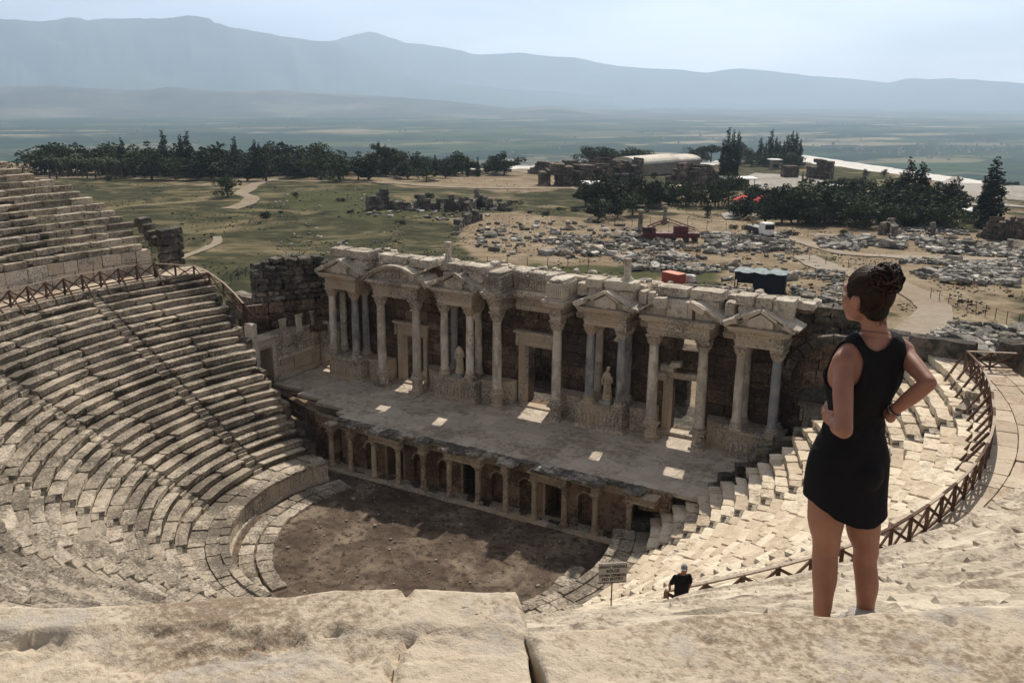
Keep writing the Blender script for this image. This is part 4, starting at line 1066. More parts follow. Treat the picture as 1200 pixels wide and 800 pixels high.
for k in range(26):
    x = rng.uniform(17.9, 23.5); y = rng.uniform(6.3, 9.2)
    b.box((x, y, H0+.2+rng.uniform(0, .9)*(y-5.5)/3), (rng.uniform(.3, .8), rng.uniform(.25, .5), rng.uniform(.2, .4)), rot=Matrix.Rotation(rng.uniform(0, 3), 3, 'Z')@Matrix.Rotation(rng.normal(0, .15), 3, 'X'), n=3, rnd=.1, jit=.03)
b.build('fallen_block', M_RUIN, stg); b = B(); b.box((20.2, 8.6, 8.2), (1.5, .7, .22), rot=Matrix.Rotation(-.12, 3, 'Y'), n=3, rnd=.08, jit=.04)
b.build('fallen_block', M_RUIN, stg)
# statues (stand on the podia)
M_STAT = stone('statue_marble', (.38, .32, .24), (.50, .43, .33), (.60, .53, .42), dark=(.2, .15, .11), stain=.38, fine=9, bd=.02)
def statue(name, x, z, label, s=1.0, arm=1, head=True):
    root = empty(name, (x, 8.35, z)); tag(root, label, 'statue', 'marble statues on the stage podiums')
    b = B(); b.box((0, 0, .12), (.42, .34, .12), n=2, rnd=.04); b.build('plinth', M_GREYM, root)
    b = B()
    prof = [(.30, 0), (.33, .15), (.30, .5), (.27, .9), (.25, 1.15), (.22, 1.35), (.26, 1.6), (.29, 1.78), (.24, 1.9), (.10, 1.98), (.09, 2.05)]
    seg = 22; V = []; 
    for (r_, z_) in prof:
        for k in range(seg):
            a = 2*math.pi*k/seg; f = 1+.14*math.sin(a*7+z_*2.5)*max(0, 1-z_/1.5)
            V.append((r_*f*math.cos(a)+.05*math.sin(z_*2), r_*.72*f*math.sin(a), .24+z_*s))
    m_ = len(prof); F = [[i*seg+k, i*seg+(k+1) % seg, (i+1)*seg+(k+1) % seg, (i+1)*seg+k] for i in range(m_-1) for k in range(seg)]+[[(m_-1)*seg+k for k in range(seg)]]
    b.add(V, F, .5)
    if head: b.lathe([(.02, -.16), (.09, -.13), (.125, -.02), (.13, .06), (.10, .15), (.02, .19)], c=(.05, 0, .24+2.17*s), seg=12)
    b.tube([(-.26, 0, .24+1.72*s), (-.36, -.03, .24+1.35*s), (-.24, -.22, .24+1.1*s)], [.09, .075, .05])
    b.tube([(.28, 0, .24+1.72*s), (.38*arm, -.03, .24+1.35*s), (.2, -.25, .24+1.2*s)], [.09, .075, .05])
    for k in range(5): b.tube([(-.22+k*.1, -.2, .24+1.5*s), (-.1+k*.05, -.26, .24+1.0*s), (.12+k*.04, -.25, .24+.5*s)], [.02, .035, .02], seg=5)
    b.build('statue_body', M_STAT, root, smooth=True)
    return root
statue('statue', -5.75, PZ, 'robed headless-looking pale statue on the podium left of the middle door', head=False)
statue('statue', 6.0, PZ, 'robed pale statue with head and raised arm on the podium right of the middle door')
# ------------------------------------------------------------------ orchestra floor
n = 90; V = []; F = []
rs = np.linspace(0, 11.3, 56)
for r in rs:
    for k in range(n*2):
        a = 2*math.pi*k/(n*2); x = XO+r*math.cos(a); y = YO+r*math.sin(a)
        V.append((x, y, .02+.05*hsh(x, y, .5)+.03*hsh(x, y, 2.1)))
for i in range(55):
    for k in range(n*2): F.append((i*n*2+k, (i+1)*n*2+k, (i+1)*n*2+(k+1) % (n*2), i*n*2+(k+1) % (n*2)))
m, nt, bs = newmat('orchestra_dirt'); P = pos(nt)
n1 = tex(nt, 'noise', .35, P, 6, .65, dist=.6); n2 = tex(nt, 'noise', 2.2, P, 6, .7); n3 = tex(nt, 'noise', 14, P, 3, .6)
c = ramp(nt, n1.outputs['Fac'], [(.35, (.075, .054, .042)), (.5, (.135, .103, .08)), (.66, (.26, .21, .16))])
c = mixc(nt, ramp(nt, n2.outputs['Fac'], [(.38, (1, 1, 1)), (.50, (0, 0, 0))]), c, (.06, .045, .036))
c = mixc(nt, ramp(nt, n3.outputs['Fac'], [(.66, (0, 0, 0)), (.72, (1, 1, 1))]), c, (.38, .34, .28))
nt.links.new(c, bs.inputs['Base Color']); bs.inputs['Roughness'].default_value = 1; bs.inputs['Specular IOR Level'].default_value = .05
bump(nt, bs, math_(nt, 'ADD', n2.outputs['Fac'], n3.outputs['Fac']), .8, .08)
q0 = len(V)
for i in range(61):
    for j in range(16):
        x = -11.5+i*.41; y = -2.5+j*.25; V.append((x, y, .015+.05*hsh(x, y, .5)+.03*hsh(x, y, 2.1)-.012))
for i in range(60):
    for j in range(15): F.append((q0+i*16+j, q0+(i+1)*16+j, q0+(i+1)*16+j+1, q0+i*16+j+1))
tag(mk('orchestra_floor', V, F, m, smooth=True), kind='structure')
b = B(); t = -112
while t < -22:                     # ring of old kerb slabs on the left
    w_ = rng.uniform(5, 9); e = t+w_
    if 1: polar_block(b, t+.2, e-.2, 8.75+rng.normal(0, .05), 9.6, -.05, .17+rng.normal(0, .02), n=3, rnd=.06, jit=.02)
    if 1: polar_block(b, t+.2, e-.1, 9.75, 10.55, -.05, .13+rng.normal(0, .02), n=3, rnd=.06, jit=.02)
    t = e
tag(b.build('kerb_ring', M_SEAT), 'low broken arc of pale kerb slabs along the left side of the orchestra', 'kerb'); b = B()
t = 15
while t < 96:
    e = t+rng.uniform(6, 10)
    if 1: polar_block(b, t+.3, e-.3, 9.0+rng.normal(0, .05), 9.8, -.05, .14, n=3, rnd=.06, jit=.02)
    t = e
tag(b.build('kerb_ring', M_SEAT), 'short arc of kerb slabs along the right side of the orchestra', 'kerb')
b = B()
for k in range(420):
    a = rng.uniform(0, 2*math.pi); r = 10.6*math.sqrt(rng.random()); x, y = XO+r*math.cos(a), YO+r*math.sin(a)
    if y > -.8: continue
    s_ = rng.uniform(.02, .075)*(2 if rng.random() < .08 else 1); b.box((x, y, .06), (s_, s_*.8, s_*.5), rot=Matrix.Rotation(rng.uniform(0, 3), 3, 'Z'), n=1, rnd=.2)
tag(b.build('pebbles', M_SEAT), 'scattered pale pebbles on the dark orchestra dirt', 'pebbles', kind='stuff')
# ------------------------------------------------------------------ trees
def leafmat(name, a, b, c):
    m, nt, bs = newmat(name); r = attr(nt); P = pos(nt); n = tex(nt, 'noise', .35, P, 3)
    t = math_(nt, 'ADD', math_(nt, 'MULTIPLY', r, .6), math_(nt, 'MULTIPLY', n.outputs['Fac'], .45))
    nt.links.new(ramp(nt, t, [(.25, a), (.5, b), (.8, c)]), bs.inputs['Base Color']); bs.inputs['Roughness'].default_value = .8
    bs.inputs['Specular IOR Level'].default_value = .15; return m
M_LD = leafmat('dark_pine_leaves', (.012, .020, .010), (.022, .036, .016), (.045, .062, .026))
M_LC = leafmat('cypress_leaves', (.008, .014, .008), (.014, .024, .012), (.028, .042, .02))
M_LG = leafmat('broad_leaves', (.018, .032, .012), (.036, .058, .020), (.075, .10, .035))
M_LP = leafmat('palm_leaves', (.03, .045, .02), (.055, .075, .035), (.10, .12, .06))
M_BARK = plain('bark', (.09, .07, .055), .95, scale=5)
def leaves(cent, n, size, shell=.55):
    """n leaf clumps spread through the blobs in cent: (x,y,z,rx,ry,rz)"""
    cent = np.array(cent, float); vol = cent[:, 3]*cent[:, 4]*cent[:, 5]; pick = rng.choice(len(cent), n, p=vol/vol.sum())
    d = rng.normal(size=(n, 3)); d /= np.linalg.norm(d, axis=1)[:, None]
    rr = (shell+(1-shell)*rng.random(n)**.6); rr *= 1+rng.normal(0, .09, n)
    C = cent[pick, :3]+d*rr[:, None]*cent[pick, 3:]
    a = rng.normal(size=(n, 3)); a /= np.linalg.norm(a, axis=1)[:, None]
    b = np.cross(a, rng.normal(size=(n, 3))); b /= np.linalg.norm(b, axis=1)[:, None]; c = np.cross(a, b)
    s = size*rng.uniform(.5, 1.3, n)[:, None]
    V = np.stack([C+b*s, C+c*s*.8, C-b*s*.9, C-c*s*.8], 1).reshape(-1, 3)
    F = np.arange(4*n).reshape(n, 4)
    R = np.repeat(np.clip(.5+.5*rng.normal(0, .5, n)*.6+(pick % 5)*.06-.1, 0, 1), 4)
    return V, F, R
PROTO = {}
def tree_mesh(kind, v):
    """crown and trunk meshes of one unit-high tree (height 1)"""
    if kind == 'cypress':
        cent = [(rng.normal(0, .012), rng.normal(0, .012), .05+.93*i/15, w_, w_, .085) for i in range(16) for w_ in [(.006+.095*min(1, .5+i/5)*(1-i/15.6)**.6)*rng.uniform(.92, 1.1)]]
        L_ = leaves(cent, 2300, .015, .35); T = [((0, 0, 0), (0, 0, .5), .018)]; m = M_LC
    elif kind == 'umbrella':
        cent = [(rng.normal(0, .24), rng.normal(0, .24), .74+rng.normal(0, .04), .24, .24, .13) for _ in range(10)]
        L_ = leaves(cent, 1900, .035, .5); T = [((0, 0, 0), (.02, 0, .62), .035), ((.02, 0, .5), (.2, .1, .72), .018), ((.02, 0, .5), (-.2, -.05, .74), .018)]; m = M_LD
    elif kind == 'pine':
        cent = [(rng.normal(0, .13), rng.normal(0, .13), z, w_, w_, .10) for z, w_ in ((.2, .2), (.3, .24), (.42, .27), (.5, .26), (.6, .24), (.7, .2), (.8, .15), (.9, .09), (.45, .2), (.62, .2), (.36, .25))]
        L_ = leaves(cent, 1900, .032, .5); T = [((0, 0, 0), (0, 0, .7), .03), ((0, 0, .2), (.18, .05, .42), .014), ((0, 0, .25), (-.2, .04, .45), .014)]; m = M_LD
    elif kind == 'broad':
        cent = [(rng.normal(0, .2), rng.normal(0, .2), .50+rng.normal(0, .17), .21, .21, .15) for _ in range(15)]
        L_ = leaves(cent, 1900, .032, .55); T = [((0, 0, 0), (0, 0, .5), .032), ((0, 0, .25), (.2, .1, .5), .016), ((0, 0, .25), (-.2, 0, .55), .016), ((0, 0, .3), (0, .2, .6), .014)]; m = M_LG
    elif kind == 'bush':
        cent = [(rng.normal(0, .35), rng.normal(0, .3), .45+rng.normal(0, .12), .38, .35, .36) for _ in range(7)]
        L_ = leaves(cent, 900, .06, .5); T = [((0, 0, 0), (0, 0, .4), .05)]; m = M_LD
    elif kind == 'palm':
        V = []; F = []; R = []
        for k in range(26):
            a = rng.uniform(0, 6.28); el = rng.uniform(-.5, 1.25); l = .34*rng.uniform(.8, 1.1); pz = .72; px_ = 0; pts = []
            for j in range(6):
                t = j/5; pts.append((px_, pz)); px_ += l/5*math.cos(el-t*1.5); pz += l/5*math.sin(el-t*1.5)
            for j in range(5):
                w_ = .035*math.sin(math.pi*(.15+.8*j/5))
                for s in (-1, 1):
                    q = len(V); (x0, z0), (x1, z1) = pts[j], pts[j+1]; ca, sa = math.cos(a), math.sin(a)
                    for (x, z, u) in ((x0, z0, 0), (x1, z1, 0), (x1, z1-.02, s*w_), (x0, z0-.02, s*w_)): V.append((x*ca-u*sa, x*sa+u*ca, z))
                    F.append((q, q+1, q+2, q+3)); R += [rng.random()]*4
        L_ = (np.array(V), F, np.array(R)); T = [((0, 0, 0), (.01, 0, .74), .035)]; m = M_LP
    b = B(); b.V.append(L_[0]); b.F = [list(map(int, f)) for f in L_[1]]; b.R.append(L_[2]); b.n = len(L_[0])
    t = B()
    for (p, q, r_) in T: t.tube([p, ((p[0]+q[0])/2+rng.normal(0, .01), (p[1]+q[1])/2, (p[2]+q[2])/2), q], [r_, r_*.8, r_*.5], seg=7)
    return b, t, m
NAMES = {'cypress': ('cypress_tree', 'cypress'), 'umbrella': ('umbrella_pine', 'pine tree'), 'pine': ('pine_tree', 'pine tree'), 'broad': ('broadleaf_tree', 'tree'), 'bush': ('shrub', 'shrub'), 'palm': ('palm_tree', 'palm tree')}
used = {}
def tree(kind, p, h, wd=1.0, label=None, group=None, v=None):
    v = int(rng.integers(0, 3)) if v is None else v; key = (kind, v)
    if key not in PROTO:
        b, t, m = tree_mesh(kind, v); root = empty(NAMES[kind][0], (0, 0, 0)); b.build('crown', m, root); t.build('trunk', M_BARK, root)
        PROTO[key] = root; o = root
    else: o = copy_tree(PROTO[key])
    o.location = (p[0], p[1], p[2]-.1); o.scale = (h*wd, h*wd, h); o.rotation_euler = (0, 0, rng.uniform(0, 6.28))
    tag(o, label, NAMES[kind][1], group); 
    if not group and 'group' in o: del o['group']
    return o
def T(kind, px, py, hp, wd=1.0, label=None, group=None, v=None):
    """stand a tree at the ground point seen at px,py, hp pixels high there"""
    p = spot(px, py); return tree(kind, p, hp*mpp(p)*1.03, wd, label, group, v)
GL = 'trees in the long row along the far left edge of the plateau'
lab = {'pine': 'dark pine in the row along the far plateau edge', 'palm': 'palm tree in the row along the far plateau edge',
       'broad': 'broadleaf tree in the row along the far plateau edge', 'cypress': 'slim dark cypress rising from the far tree row'}
r2 = np.random.default_rng(5)
for x in range(45, 590, 6):                       # back layer
    k = 'pine' if r2.random() < .6 else 'broad'
    T(k, x+r2.normal(0, 3), 204+r2.normal(0, 1.2), r2.uniform(19, 38)-(x > 380)*4-(x > 470)*6, r2.uniform(1.1, 1.7), lab[k], GL)
for x in list(range(60, 145, 7))+[395, 250]: T('palm', x+r2.normal(0, 2), 209+r2.normal(0, 1.5), r2.uniform(24, 31) if x < 200 else 22, 1, lab['palm'], GL)
for x in (158, 178, 206, 232, 248, 268, 290, 312, 345, 358, 376, 398, 420, 432, 455, 478, 500, 522): T('broad' if r2.random() < .35 else 'pine', x, 210+r2.normal(0, 1.5), r2.uniform(26, 38) if x < 460 else r2.uniform(17, 23), r2.uniform(1.2, 1.7), lab['pine'], GL)
for x, h in ((146, 38), (195, 46), (215, 42), (222, 45), (300, 37), (305, 33), (445, 35), (452, 32), (510, 22), (277, 40), (548, 21), (560, 20)): T('cypress', x, 207, h*1.12, 1.6, lab['cypress'], GL)
T('bush', 20, 206, 11, 1.4, 'shrub at the far left beside the pale path', None); T('bush', 27, 213, 7, 1.2, 'low shrub just above the topmost left seats')
T('broad', 267, 231, 26, 1.2, 'lone dark round tree standing in the green field', None, 0); T('bush', 128, 212, 7, 1.2, 'small shrub on the path edge left of the lone tree')
T('bush', 309, 256, 9, 1.2, 'small round shrub in the field right of the lone tree'); T('broad', 347, 232, 8, 1.1, 'small sapling in the middle of the green field')
# trees round the ruined baths and museum
GM = 'trees round the ruined baths and the museum'
for i, (x, y, h, k, wd) in enumerate(((692, 197, 28, 'broad', 1.2), (703, 197, 27, 'broad', 1.3), (716, 197, 25, 'broad', 1.4), (729, 197, 24, 'broad', 1.4), (742, 196, 23, 'broad', 1.4), (754, 195, 21, 'broad', 1.4),
        (803, 190, 20, 'broad', 1.0), (812, 191, 18, 'pine', 1.2), (822, 190, 19, 'broad', 1.3), (833, 190, 20, 'umbrella', 1.3), (866, 188, 24, 'broad', 1.0), (876, 190, 18, 'broad', 1.2), (760, 206, 22, 'cypress', 2.0))):
    T(k, x, y, h, wd, 'dark tree behind the ruined baths and museum' if i < 12 else 'dark conical cypress in front of the pale museum roof', GM if i < 12 else None)
for x, h in ((845, 54), (850, 66), (856, 62), (861, 48)): T('cypress', x, 219, h, 1.0, 'tall cypress in the tight clump right of the museum', 'cypress clump right of the museum')
for i, x in enumerate((864, 890, 896, 902, 908, 912, 917, 921, 926, 931, 936)): T('cypress', x, 193+r2.normal(0, 1), r2.uniform(26, 40), 1.6, 'cypress in the dense skyline group above the white terrace', 'cypress group on the plateau skyline')
for x in (880, 890, 900, 912, 925, 934): T('broad', x, 196+r2.normal(0, 1), r2.uniform(15, 22), 1.4, 'broad bushy tree at the foot of the skyline cypress group', 'bushy trees under the skyline cypresses')
for x in (1014, 1036): T('broad', x, 207, 10, .8, 'tiny round-headed tree on the lawn edge before the white terrace', 'two round-headed lawn trees', 1)
for x in (1102, 1180, 1190): T('bush', x, 218, 6, 1.2, 'small bush on the rim of the white terrace at the right', 'bushes on the terrace rim')
GD = 'dark tree belt across the middle right'
for (x0, x1, y, h, st_) in ((690, 860, 243, 34, 11), (700, 840, 257, 28, 13), (880, 1130, 246, 34, 12), (900, 1125, 262, 44, 12), (935, 1110, 267, 32, 14), (860, 960, 257, 28, 10)):
    for x in range(x0, x1, st_):
        if x0 == 700 and 745 < x < 820: continue
        k = 'broad' if r2.random() < .5 else 'pine'
        T(k, x+r2.normal(0, 3), y+r2.normal(0, 1.6)-(2 if x < 1000 else 0), h*r2.uniform(.6, 1.2), r2.uniform(.95, 1.5), 'leafy tree in the dark belt across the middle right' if k == 'broad' else 'dark pine in the belt across the middle right', GD)
for x, y, h in ((1060, 255, 66), (1067, 256, 52), (1073, 258, 66), (1078, 257, 60), (939, 226, 24), (1052, 252, 48)): T('cypress', x, y, h, 1.9 if h > 30 else .8, 'tall cypress rising from the dark belt above the woman\'s head' if h > 30 else 'thin lone cypress on the pale plaza', 'tall belt cypresses' if h > 30 else None)
T('cypress', 1157, 267, 78, 2.3, 'broad tall cypress standing alone at the far right'); T('cypress', 1149, 264, 50, 2.2, 'lower cypress hard against the tallest one on the right')
for x in (988, 1000, 1012, 975): T('broad', x, 228, 20, 1.3, 'light green tree beside the plaza, left of the tall cypresses', 'light green plaza trees')
for (x, y) in ((690, 300), (560, 246), (410, 250), (470, 262), (505, 232), (640, 252), (655, 246), (672, 248), (700, 262), (620, 250), (860, 268), (880, 270), (1010, 280), (990, 274), (930, 276), (1085, 280), (1180, 330), (1120, 300), (1150, 320), (600, 240), (585, 236), (400, 236), (330, 250)):
    T('bush', x, y, r2.uniform(3.5, 7), r2.uniform(1.2, 1.9), 'low scrub bush on the open ground between ruins', 'scrub bushes on the open ground')
# ------------------------------------------------------------------ rubble fields
def field(pts, n, smin, smax, r_, tone=None, hmul=.55):
    P = poly(pts); lo = P.min(0); hi = P.max(0); out_ = []
    while len(out_) < n:
        q = r_.uniform(lo, hi, (400, 2)); q = q[inside(P, q[:, 0], q[:, 1])]
        for (x, y) in q:
            if hsh(x, y, .11, 3) > -.28+.3*r_.random()-.15: out_.append((x, y, r_.uniform(smin, smax)*(1.5 if r_.random() < .1 else 1)))
    return out_[:n]
r3 = np.random.default_rng(12)
fields = [
 ([(920, 322), (985, 318), (1000, 345), (985, 362), (930, 352)], 230, .35, .75, 'pale stone block in the white heap right of the black shed'),
 ([(1055, 306), (1210, 305), (1210, 338), (1120, 334), (1060, 322)], 900, .4, .9, 'pale block in the long stone field above the right fence'),
 ([(1085, 395), (1120, 380), (1210, 388), (1210, 432), (1130, 424), (1082, 420)], 420, .35, .8, 'block in the stone heap behind the right end of the seats'),
 ([(720, 302), (790, 300), (865, 306), (862, 318), (800, 322), (722, 316)], 330, .4, .9, 'grey block in the heap above the red container'),
 ([(780, 276), (920, 277), (930, 294), (840, 298), (780, 292)], 560, .5, 1.1, 'block in the stone rows below the dark tree belt'),
 ([(640, 284), (690, 276), (790, 284), (790, 300), (650, 300)], 430, .4, 1.0, 'dark block in the rubble left of the red crane'),
 ([(955, 278), (1060, 280), (1065, 296), (960, 292)], 420, .5, 1.1, 'block in the field left of the small standing ruin'),
 ([(1070, 284), (1210, 288), (1210, 303), (1090, 298)], 560, .5, 1.0, 'block in the field below the brown ruin at the right edge'),
]
sparse = [([(560, 262), (690, 258), (780, 272), (780, 300), (600, 304), (555, 290)], 130, .5, 1.3, 'scattered block on the bare tan ground'),
          ([(430, 232), (600, 240), (560, 262), (430, 255)], 90, .5, 1.2, 'scattered block near the ruined wall row'),
          ([(840, 296), (950, 290), (960, 318), (850, 330)], 45, .4, .8, 'scattered block near the black shed'),
          ([(1040, 268), (1130, 268), (1140, 282), (1040, 282)], 120, .6, 1.3, 'fallen block around the small standing ruin'),
          ([(280, 225), (420, 222), (520, 300), (300, 300)], 60, .3, .8, 'small dark stone in the green field')]
allb = []
for (pts, n, a, c, lb) in fields:
    for (x, y, s) in field(pts, int(n*1.15), a, c, r3): allb.append((x, y, s*.62*math.exp(r3.normal(-.12, .32)), lb, .22))
for (pts, n, a, c, lb) in sparse:
    for (x, y, s) in field(pts, int(n*1.6), a, c, r3): allb.append((x, y, s*.6, lb, 0))
big = sorted(range(len(allb)), key=lambda i: -allb[i][2]/dist(allb[i]))
indiv = set(big[:290])
protos = []
for k in range(8):
    b = B(); b.box((0, 0, 0), (1, r3.uniform(.5, .8), r3.uniform(.3, .5)), n=3, rnd=.12, jit=.05); protos.append(b)
BM = [M_RUBBLE, M_SEAT, M_RUINB] if False else [M_RUBBLE, M_RUBBLE, M_SEAT]
pm = [mk('stone_block', np.concatenate(b.V), b.F, BM[k % 3], rnd=np.concatenate(b.R)) for k, b in enumerate(protos)]
rest = B(); usedp = set()
for i, (x, y, s, lb, pile) in enumerate(allb):
    z = gz1(x, y)+s*.3+(pile*max(0, hsh(x, y, .16)+.35) if pile else 0)*1.6
    if i in indiv:
        k = int(r3.integers(0, 8))
        o = pm[k] if k not in usedp else pm[k].copy()
        if k in usedp: COL.objects.link(o)
        usedp.add(k)
        o.location = (x, y, z); o.scale = (s, s, s); o.rotation_euler = (r3.normal(0, .18), r3.normal(0, .18), r3.uniform(0, 6.28))
        tag(o, lb, 'stone block', 'blocks: '+lb)
    else:
        rot = Matrix.Rotation(r3.uniform(0, 3.1), 3, 'Z')@Matrix.Rotation(r3.normal(0, .2), 3, 'X')
        rest.box((x, y, z), (s*r3.uniform(.7, 1), s*r3.uniform(.4, .75), s*r3.uniform(.28, .5)), rot=rot, n=2, rnd=.13, jit=s*.05)
tag(rest.build('rubble', M_RUBBLE), 'countless loose ancient stone blocks lying in fields behind the stage', 'rubble', kind='stuff')
# ------------------------------------------------------------------ ruins on the plateau
def ruin(name, pts, hs, th, label, mat=M_RUIN, ch=.9, bw=1.8, thick=1.2, seed=1, rag=1.2, cat='ruin', holes=()):
    root = None; P = [spot(*q) for q in pts]; b = B()
    z0 = min(p[2] for p in P)-.5
    for i in range(len(P)-1):
        h0, h1 = hs[i], hs[i+1]; a, c = P[i], P[i+1]; l = math.dist(a[:2], c[:2])
        masonry(b, a[:2], c[:2], z0, z0+max(h0, h1)+rag*1.5, thick, ch=ch, bw=bw, n=2, rnd=.1, jit=.06, proud=.08,
                top=lambda s: z0+.5+h0+(h1-h0)*s/l+rag*hsh(s, seed+i, .33, seed)*1.5+rag*.6*hsh(s, 0, 1.1, seed), miss=.02,
                holes=[(l*u, l*v, z0, z0+.5+hh) for (j, u, v, hh) in holes if j == i])
    o = b.build(name, mat, None, origin=(P[0][0], P[0][1], z0)); tag(o, label, cat); return o
M_RUB = stone('bath_ruin_stone', (.12, .085, .065), (.20, .15, .115), (.30, .24, .19), dark=(.03, .026, .024), stain=.48, fine=1.5, bd=.2)
ruin('ruined_wall', [(430, 247), (455, 245), (470, 246)], [5, 3.6, 2.2], 1, 'tallest broken stump at the left end of the ruined wall row', rag=1.2)
ruin('ruined_wall', [(472, 246), (505, 246), (532, 248), (548, 247)], [3.4, 3, 4, 2.6], 1, 'long low ruined wall row of grey piers in the field', rag=1.3, holes=((0, .3, .4, 2), (1, .4, .6, 2)))
ruin('ruined_wall', [(544, 252), (560, 240), (575, 246), (600, 248)], [2.6, 3, 2.3, 1.4], 1, 'broken grey wall joining the pier row on its right', rag=1.2)
ruin('ruined_wall', [(534, 276), (540, 266), (550, 262), (562, 258)], [2.6, 2.3, 2, 1.6], 1, 'slanting grey ruined wall beside the tan ground', rag=.9)
ruin('ruined_wall', [(440, 207), (470, 210), (520, 213)], [.8, 1, .8], 1, 'low stone kerb wall along the far path', rag=.4)
ruin('bath_ruin', [(632, 217), (670, 218), (700, 217)], [6, 7, 5.5], 1, 'reddish brown ruined bath block left of the museum', mat=M_RUB, thick=8, ch=.8, bw=1.5, rag=1.5, holes=((0, .3, .5, 4), (1, .5, .7, 5)))
ruin('bath_ruin', [(622, 203), (650, 205), (690, 206)], [4, 6, 5], 1, 'low dark ruin behind the reddish bath block', mat=M_RUIN, thick=5, ch=.8, bw=1.5, rag=1.6)
ruin('bath_ruin', [(697, 214), (706, 213), (748, 213)], [8.5, 6.5, 7], 1, 'tall dark ruined bath hall left of the pale museum roof', mat=M_RUB, thick=8, ch=.8, bw=1.5, rag=1.8, holes=((1, .2, .35, 5), (1, .6, .75, 5)))
ruin('bath_ruin', [(784, 221), (805, 222), (833, 220)], [6, 8, 6], 1, 'dark ruined bath block in front of the museum, right side', mat=M_RUB, thick=6, ch=.8, bw=1.5, rag=1.6, holes=((0, .4, .6, 4),))
ruin('bath_ruin', [(918, 208), (932, 208)], [6, 5], 1, 'small brown ruin below the skyline cypresses', mat=M_RUB, thick=6, ch=1.2, bw=2.2, rag=2)
ruin('bath_ruin', [(948, 209), (963, 209)], [6, 6.5], 1, 'square brown ruin right of the small one, before the white terrace', mat=M_RUB, thick=7, ch=1.2, bw=2.2, rag=2)
ruin('bath_ruin', [(967, 209), (972, 208)], [4, 6], 1, 'narrow brown stump beside the square ruin', mat=M_RUB, thick=3, ch=1.2, bw=1.8, rag=1.5)
M_RUP = stone('pale_ruin', (.20, .18, .15), (.30, .27, .23), (.42, .38, .33), dark=(.06, .05, .045), stain=.46, fine=2, bd=.15)
ruin('standing_ruin', [(1032, 275), (1044, 274), (1048, 277)], [3.3, 3.1, 2.2], 1, 'tall standing grey ruin pier in the middle of the stone fields', mat=M_RUP, thick=1.3, ch=.55, bw=.9, rag=.5)
ruin('standing_ruin', [(1046, 279), (1054, 278)], [2.5, 2.2], 1, 'lower grey pier touching the tall standing ruin', mat=M_RUP, thick=1.1, ch=.55, bw=.9, rag=.5)
ruin('standing_ruin', [(1074, 279), (1085, 279), (1093, 276)], [1.6, 1.0, 2.4], 1, 'small ragged pale ruin right of the standing piers', mat=M_RUP, thick=.9, ch=.5, bw=.8, rag=.7)
ruin('cliff_ruin', [(1152, 278), (1165, 281), (1185, 283), (1215, 285)], [1.5, 4, 5.3, 5.8], 1, 'massive brown ruin wall at the right edge of the picture', mat=M_RUB, thick=3, ch=.55, bw=1.1, rag=.9)
# far museum with pale ribbed barrel roof
def house_at(px, py, rz=0): p = spot(px, py); return p
M_CREAM = plain('cream_sheet', (.50, .47, .40), .7, scale=.2); M_WHT = plain('white_canvas', (.75, .74, .72), .8, scale=1); M_BWALL = plain('dull_brown_wall', (.20, .17, .14), .9, scale=.5)
p = spot(746, 207); q = spot(820, 205); k_ = mpp(p); ang_ = math.atan2(q[1]-p[1], q[0]-p[0]); Ls = math.dist(p[:2], q[:2])
mu = empty('museum_hall', p, ang_); tag(mu, 'long museum hall with pale ribbed curved roof behind the ruins', 'building')
b = B(); b.bx(0, Ls, 0, 12, 0, 4.2); b.build('wall', M_BWALL, mu)
b = B(); n = 10
for (x0, x1, hh) in ((0, Ls*.66, 2.6), (Ls*.66, Ls, 2.0)):
    for i in range(n):
        t0, t1 = math.pi*i/n, math.pi*(i+1)/n
        P = lambda t, e=0: (6-6.4*math.cos(t), 4.2+(hh+e)*math.sin(t))
        V = [(x0, *P(t0)), (x1, *P(t0)), (x1, *P(t1)), (x0, *P(t1))]; b.add(V, [(0, 1, 2, 3)], .5)
        k = x0
        while k < x1:
            V = [(k, *P(t0, .2)), (k+.3, *P(t0, .2)), (k+.3, *P(t1, .2)), (k, *P(t1, .2))]; b.add(V, [(0, 1, 2, 3)], .8); k += 3
    for xx in (x0, x1): b.add([(xx, 6-6.4*math.cos(math.pi*i/n), 4.2+hh*math.sin(math.pi*i/n)) for i in range(n+1)], [list(range(n+1))], .5)
b.build('roof', M_CREAM, mu)
def flatroof(name, px, py, wpx, dpt, h, label, roofm, wallm, over=1.0, cat='building', posts=False):
    p = spot(px, py); wv = wpx*mpp(p); rz = YAW*-1
    root = empty(name, p, rz); tag(root, label, cat)
    b = B(); b.bx(-wv/2-over, wv/2+over, -over, dpt+over, h, h+.35, n=2, jit=.02); b.build('roof', roofm, root)
    if posts:
        for x in np.linspace(-wv/2, wv/2, max(2, int(wv/5))):
            b = B(); b.bx(x-.1, x+.1, .2, .4, 0, h); b.build('post', wallm, root)
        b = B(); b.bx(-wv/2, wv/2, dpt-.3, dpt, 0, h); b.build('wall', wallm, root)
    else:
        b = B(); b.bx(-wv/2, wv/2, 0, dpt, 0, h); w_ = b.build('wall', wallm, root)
        for x in np.linspace(-wv/2+2, wv/2-2, max(2, int(wv/4))):
            b = B(); b.bx(x-.7, x+.7, -.06, .02, .9, 2.3); b.build('window', M_DARK, root)
    return root
M_TAN = plain('tan_roof', (.48, .40, .30), .9, scale=.4)
flatroof('visitor_building', 777, 236, 44, 9, 3.2, 'long low building with flat tan roof among the trees', M_TAN, M_BWALL, posts=True)
flatroof('kiosk', 724, 214, 18, 5, 2.8, 'small flat pale roof just below the tall bath hall', M_CREAM, M_BWALL)
flatroof('kiosk', 697, 228, 20, 6, 2.8, 'white roofed kiosk at the end of the far path', M_WHT, M_BWALL)
